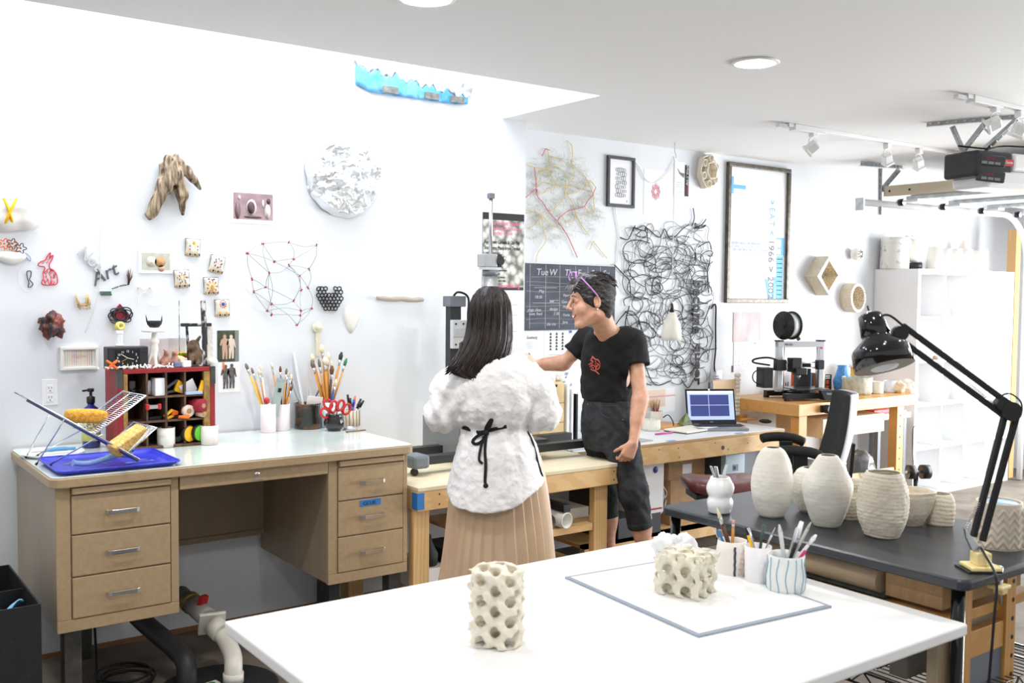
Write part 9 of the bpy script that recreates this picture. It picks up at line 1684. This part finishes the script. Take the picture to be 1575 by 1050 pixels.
# ------------------------------------------------------------------ woman in white, back turned
t, l = person('person', 'woman with long dark hair seen from behind, in white blouse and pleated beige skirt', 764, 4.15)
D0 = 4.15; q = lambda px, py, dd=0.0: l(px, py, D0+dd)
hc2 = q(752, 492, 0.03)
S = SDF((-0.36, -0.25, 0.0), (0.36, 0.62, 1.66), 0.0062); head(S, hc2+Vector((0, 0.02, 0.0)), (0.12, 1, -0.12), (0, 0.1, 1), 0.98)
n2 = q(757, 545, 0.03); S.L('cap', V3(hc2+Vector((0, 0.0, -0.06))), V3(n2), 0.055, 0.055, k=0.03); S.L('cap', V3(n2+Vector((0, 0, -0.08))), V3(q(762, 690, 0.02)), 0.09, 0.10, k=0.04)
for sx_, sh, eb in ((-1, q(712, 562), q(684, 645, -0.02)), (1, q(806, 562), q(838, 645, -0.02))):
    wr = Vector((eb.x*0.72, 0.36, 1.02)); S.L('cap', V3(n2+Vector((0, 0, -0.06))), V3(sh), 0.05, 0.05, k=0.04); S.L('cap', V3(sh), V3(eb), 0.042, 0.036, k=0.02); S.L('cap', V3(eb), V3(wr), 0.036, 0.024, k=0.02); hand(S, wr, (-0.25*sx_, 0.95, -0.1), (0, 0, -1), (-sx_, 0, 0), 0.4, s=0.92)
    fo = Vector((0.09*sx_, 0.02, 0)); S.L('cap', V3(q(762, 690, 0.02)+Vector((0.07*sx_, 0, 0))), (0.08*sx_, 0.0, 0.48), 0.085, 0.055, k=0.03); S.L('cap', (0.08*sx_, 0, 0.48), (0.085*sx_, 0, 0.08), 0.052, 0.03, k=0.02); S.L('cap', (0.085*sx_, 0, 0.06), (0.09*sx_, 0.12, 0.035), 0.03, 0.024, k=0.02); shoe(t, 0.088*sx_, 0.05, (0, 1, 0), C('cream_shoe', 220, 210, 196, 0.6))
S.obj('body', SKP, t, smooth_it=2)
# blouse
S = SDF((-0.36, -0.26, 0.62), (0.36, 0.34, 1.40), 0.0055); rows = []
for py, x0, x1, dp in ((782, 682, 846, 0.20), (750, 688, 842, 0.185), (720, 693, 834, 0.165), (690, 702, 826, 0.150), (668, 710, 818, 0.13), (656, 714, 814, 0.118), (645, 704, 822, 0.135), (625, 696, 830, 0.15), (590, 697, 828, 0.15), (565, 705, 818, 0.135), (548, 722, 800, 0.11), (538, 738, 782, 0.08)):
    a, b = q(x0, py), q(x1, py); rows.append((a.z, (a.x+b.x)/2, 0.01, (b.x-a.x)/2, dp))
S.U(S.loft(rows))
for sx_, pts in ((-1, ((716, 566), (694, 600), (681, 636))), (1, ((803, 566), (823, 600), (834, 634)))):
    a, b, c_ = (q(*w) for w in pts); S.L('cap', V3(a), V3(b), 0.062, 0.078, k=0.05); S.L('cap', V3(b), V3(c_), 0.078, 0.075, k=0.03); e_ = Vector((c_.x*0.95, 0.12, c_.z-0.01)); S.L('cap', V3(c_), V3(e_), 0.072, 0.06, k=0.03)
xh = np.interp(S.xs, [q(686, 760).x, q(700, 773).x, q(748, 778).x, q(790, 768).x, q(845, 733).x], [q(689, 752).z, q(701, 772).z, q(748, 777).z, q(785, 769).z, q(841, 735).z]).astype(np.float32)[:, None, None]
S.F = np.maximum(S.F, xh-S.Z)
zt = q(760, 656).z; X_, Z_ = S.X, S.Z
fold = 0.0065*np.sin(X_*95+2.6*np.sin(Z_*7+X_*6)+X_*np.abs(Z_-zt)*-120)*np.clip(1-np.abs(Z_-zt)*4.2, 0.08, 1) + 0.0025*np.sin((X_*np.sign(X_)*1.3+Z_)*46+2*np.sin(X_*14))*np.where(np.abs(X_) > 0.12, 1, 0.35)*np.where(Z_ > zt, 1, 0.3) 
S.F += fold.astype(np.float32)
BL = C('white_linen', 244, 242, 242, 0.85, c2=(236, 234, 234), scale=30, bump=0.25, bscale=220); crease(S.obj('blouse', BL, t, smooth_it=1), -0.009, 0.045); BS_ = S
def onb(px, py, off=0.008): p = q(px, py, -0.12); yy = BS_.front(p.x, p.z); p = l(px, py, D0+yy); return (p.x, BS_.front(p.x, p.z)-off, p.z)
AP = C('black_apron_tie', 24, 24, 28, 0.8)
def tie(nm, L, w=0.0085):
    P_ = smooth_path([onb(*c_) for c_ in L], 6); MB().tube(P_, w*0.5, 8).build(nm, AP, t).scale = (1, 1, 1)
    mb = MB(); 
    for a, b in zip(P_, P_[1:]): mb.bar(a, b, 0.004, w*2.0, (0, -1, 0)) if False else mb.bar(a+(a-b)*0.15, b+(b-a)*0.15, w*2.0, 0.005, (0, -1, 0))
    mb.build(nm, AP, t)
tie('waist_string', [(711, 658), (722, 660), (735, 664), (746, 663), (760, 659), (779, 655)], 0.007); tie('tail_string', [(748, 668), (746, 690), (747, 715), (746, 740), (748, 746)], 0.006); tie('tail_string', [(744, 670), (739, 690), (737, 706), (742, 712)], 0.005)
tie('bow_loop', [(746, 664), (734, 670), (727, 678), (733, 682), (743, 676), (748, 666)], 0.006); tie('bow_loop', [(746, 668), (748, 656), (754, 646), (757, 645), (753, 656), (748, 664)], 0.006); MB().ball(onb(748, 665, 0.010), 0.012, 12, (1, 0.7, 1.1)).build('knot', AP, t); MB().ball(onb(747, 747, 0.008), 0.010, 10, (1.1, 0.7, 1)).build('knot', AP, t)
tie('side_string', [(811, 662), (818, 675), (824, 695), (828, 712), (834, 730)], 0.004)
s1_, s2_ = q(833, 745, 0.08), q(846, 802, 0.10); MB().bar(s1_+Vector((0.0, 0, 0.05)), s2_, 0.010, 0.03, (0, -1, 0)).build('apron_edge', AP, t)
# skirt
zw, zb = 0.92, 0.26
def sk(u, v):
    a = 2*PI*u; z = zw+(zb-zw)*v; w = 0.17+0.095*v**0.8; dp = 0.13+0.10*v; f = (a*31/(2*PI)) % 1.0; pl_ = (f if f < 0.75 else (1-f)*3)*1.0; k = 1+(0.10)*(pl_-0.4)*(0.4+0.6*v)
    return (w*k*math.cos(a)+0.012+0.004*math.sin(v*7+a*3), dp*k*math.sin(a)+0.02, z)
MB().grid(sk, 520, 24, cu=True, smooth=False).build('skirt', C('beige_satin', 206, 178, 148, 0.5, c2=(196, 166, 136), scale=5), t)
# hair
tab = [(440, 744, 766), (444, 736, 774), (452, 729, 780), (464, 724, 785), (480, 721, 787), (500, 719, 788), (520, 716, 788), (538, 708, 785), (552, 698, 779), (564, 690, 770), (572, 700, 762), (580, 728, 748)]
ys_ = [r[0] for r in tab]
def hs(u, v, inner=0.0, sd=0.0, y1=580):
    py = 440+(y1-440)*v; x0 = np.interp(py, ys_, [r[1] for r in tab]); x1 = np.interp(py, ys_, [r[2] for r in tab])
    a = q(x0, py); b = q(x1, py); cx = (a.x+b.x)/2; w = (b.x-a.x)/2*(1-inner); dep = np.interp(py, [440, 452, 470, 500, 540, 580], [0.05, 0.09, 0.115, 0.115, 0.075, 0.03])*(1-inner)
    cy = np.interp(py, [440, 500, 545, 580], [0.03, 0.03, -0.045, -0.085]); an = 2*PI*u
    rg = 1+(0.02*math.sin(an*23+sd+v*3)+0.015*math.sin(an*41+v*5+sd))*min(1, v*4)
    return (cx+w*rg*math.cos(an), cy+dep*rg*math.sin(an), a.z+0.012*math.sin(an*9)*max(0, v-0.85)*4)
HK = C('black_hair', 24, 17, 16, 0.42, c2=(44, 30, 27), scale=16, stretch=(6, 6, 0.4))
MB().grid(lambda u, v: hs(u, v), 220, 50, cu=True).build('hair', HK, t)
mb = MB(); rn = random.Random(9)
for k in range(420):
    u = rn.uniform(0.52, 0.98); v0 = rn.uniform(0.0, 0.5); v1 = min(1.0, v0+rn.uniform(0.35, 0.6)); sh = rn.uniform(-0.02, 0.02)+0.0; L = [Vector(hs(u+sh*(i/6), v0+(v1-v0)*i/6, -0.012)) for i in range(7)]
    if v1 >= 0.97: L.append(L[-1]+Vector((-0.012+rn.uniform(-.01, .01), -0.002, -0.012-rn.random()*0.02)))
    mb.tube(L, [0.0012]+[0.0022]*(len(L)-2)+[0.0003], 4)
for k in range(60):
    s_ = rn.random(); a = q(712-s_*6, 535+rn.uniform(-10, 12), -0.07); b = q(688+rn.uniform(-6, 26), 567+rn.uniform(-3, 10), -0.125); mb.tube(smooth_path([a, a.lerp(b, 0.5)+Vector((0.01, -0.01, -0.01)), b], 4), [0.003]*8+[0.0004], 4)
mb.build('hair_strands', HK, t)
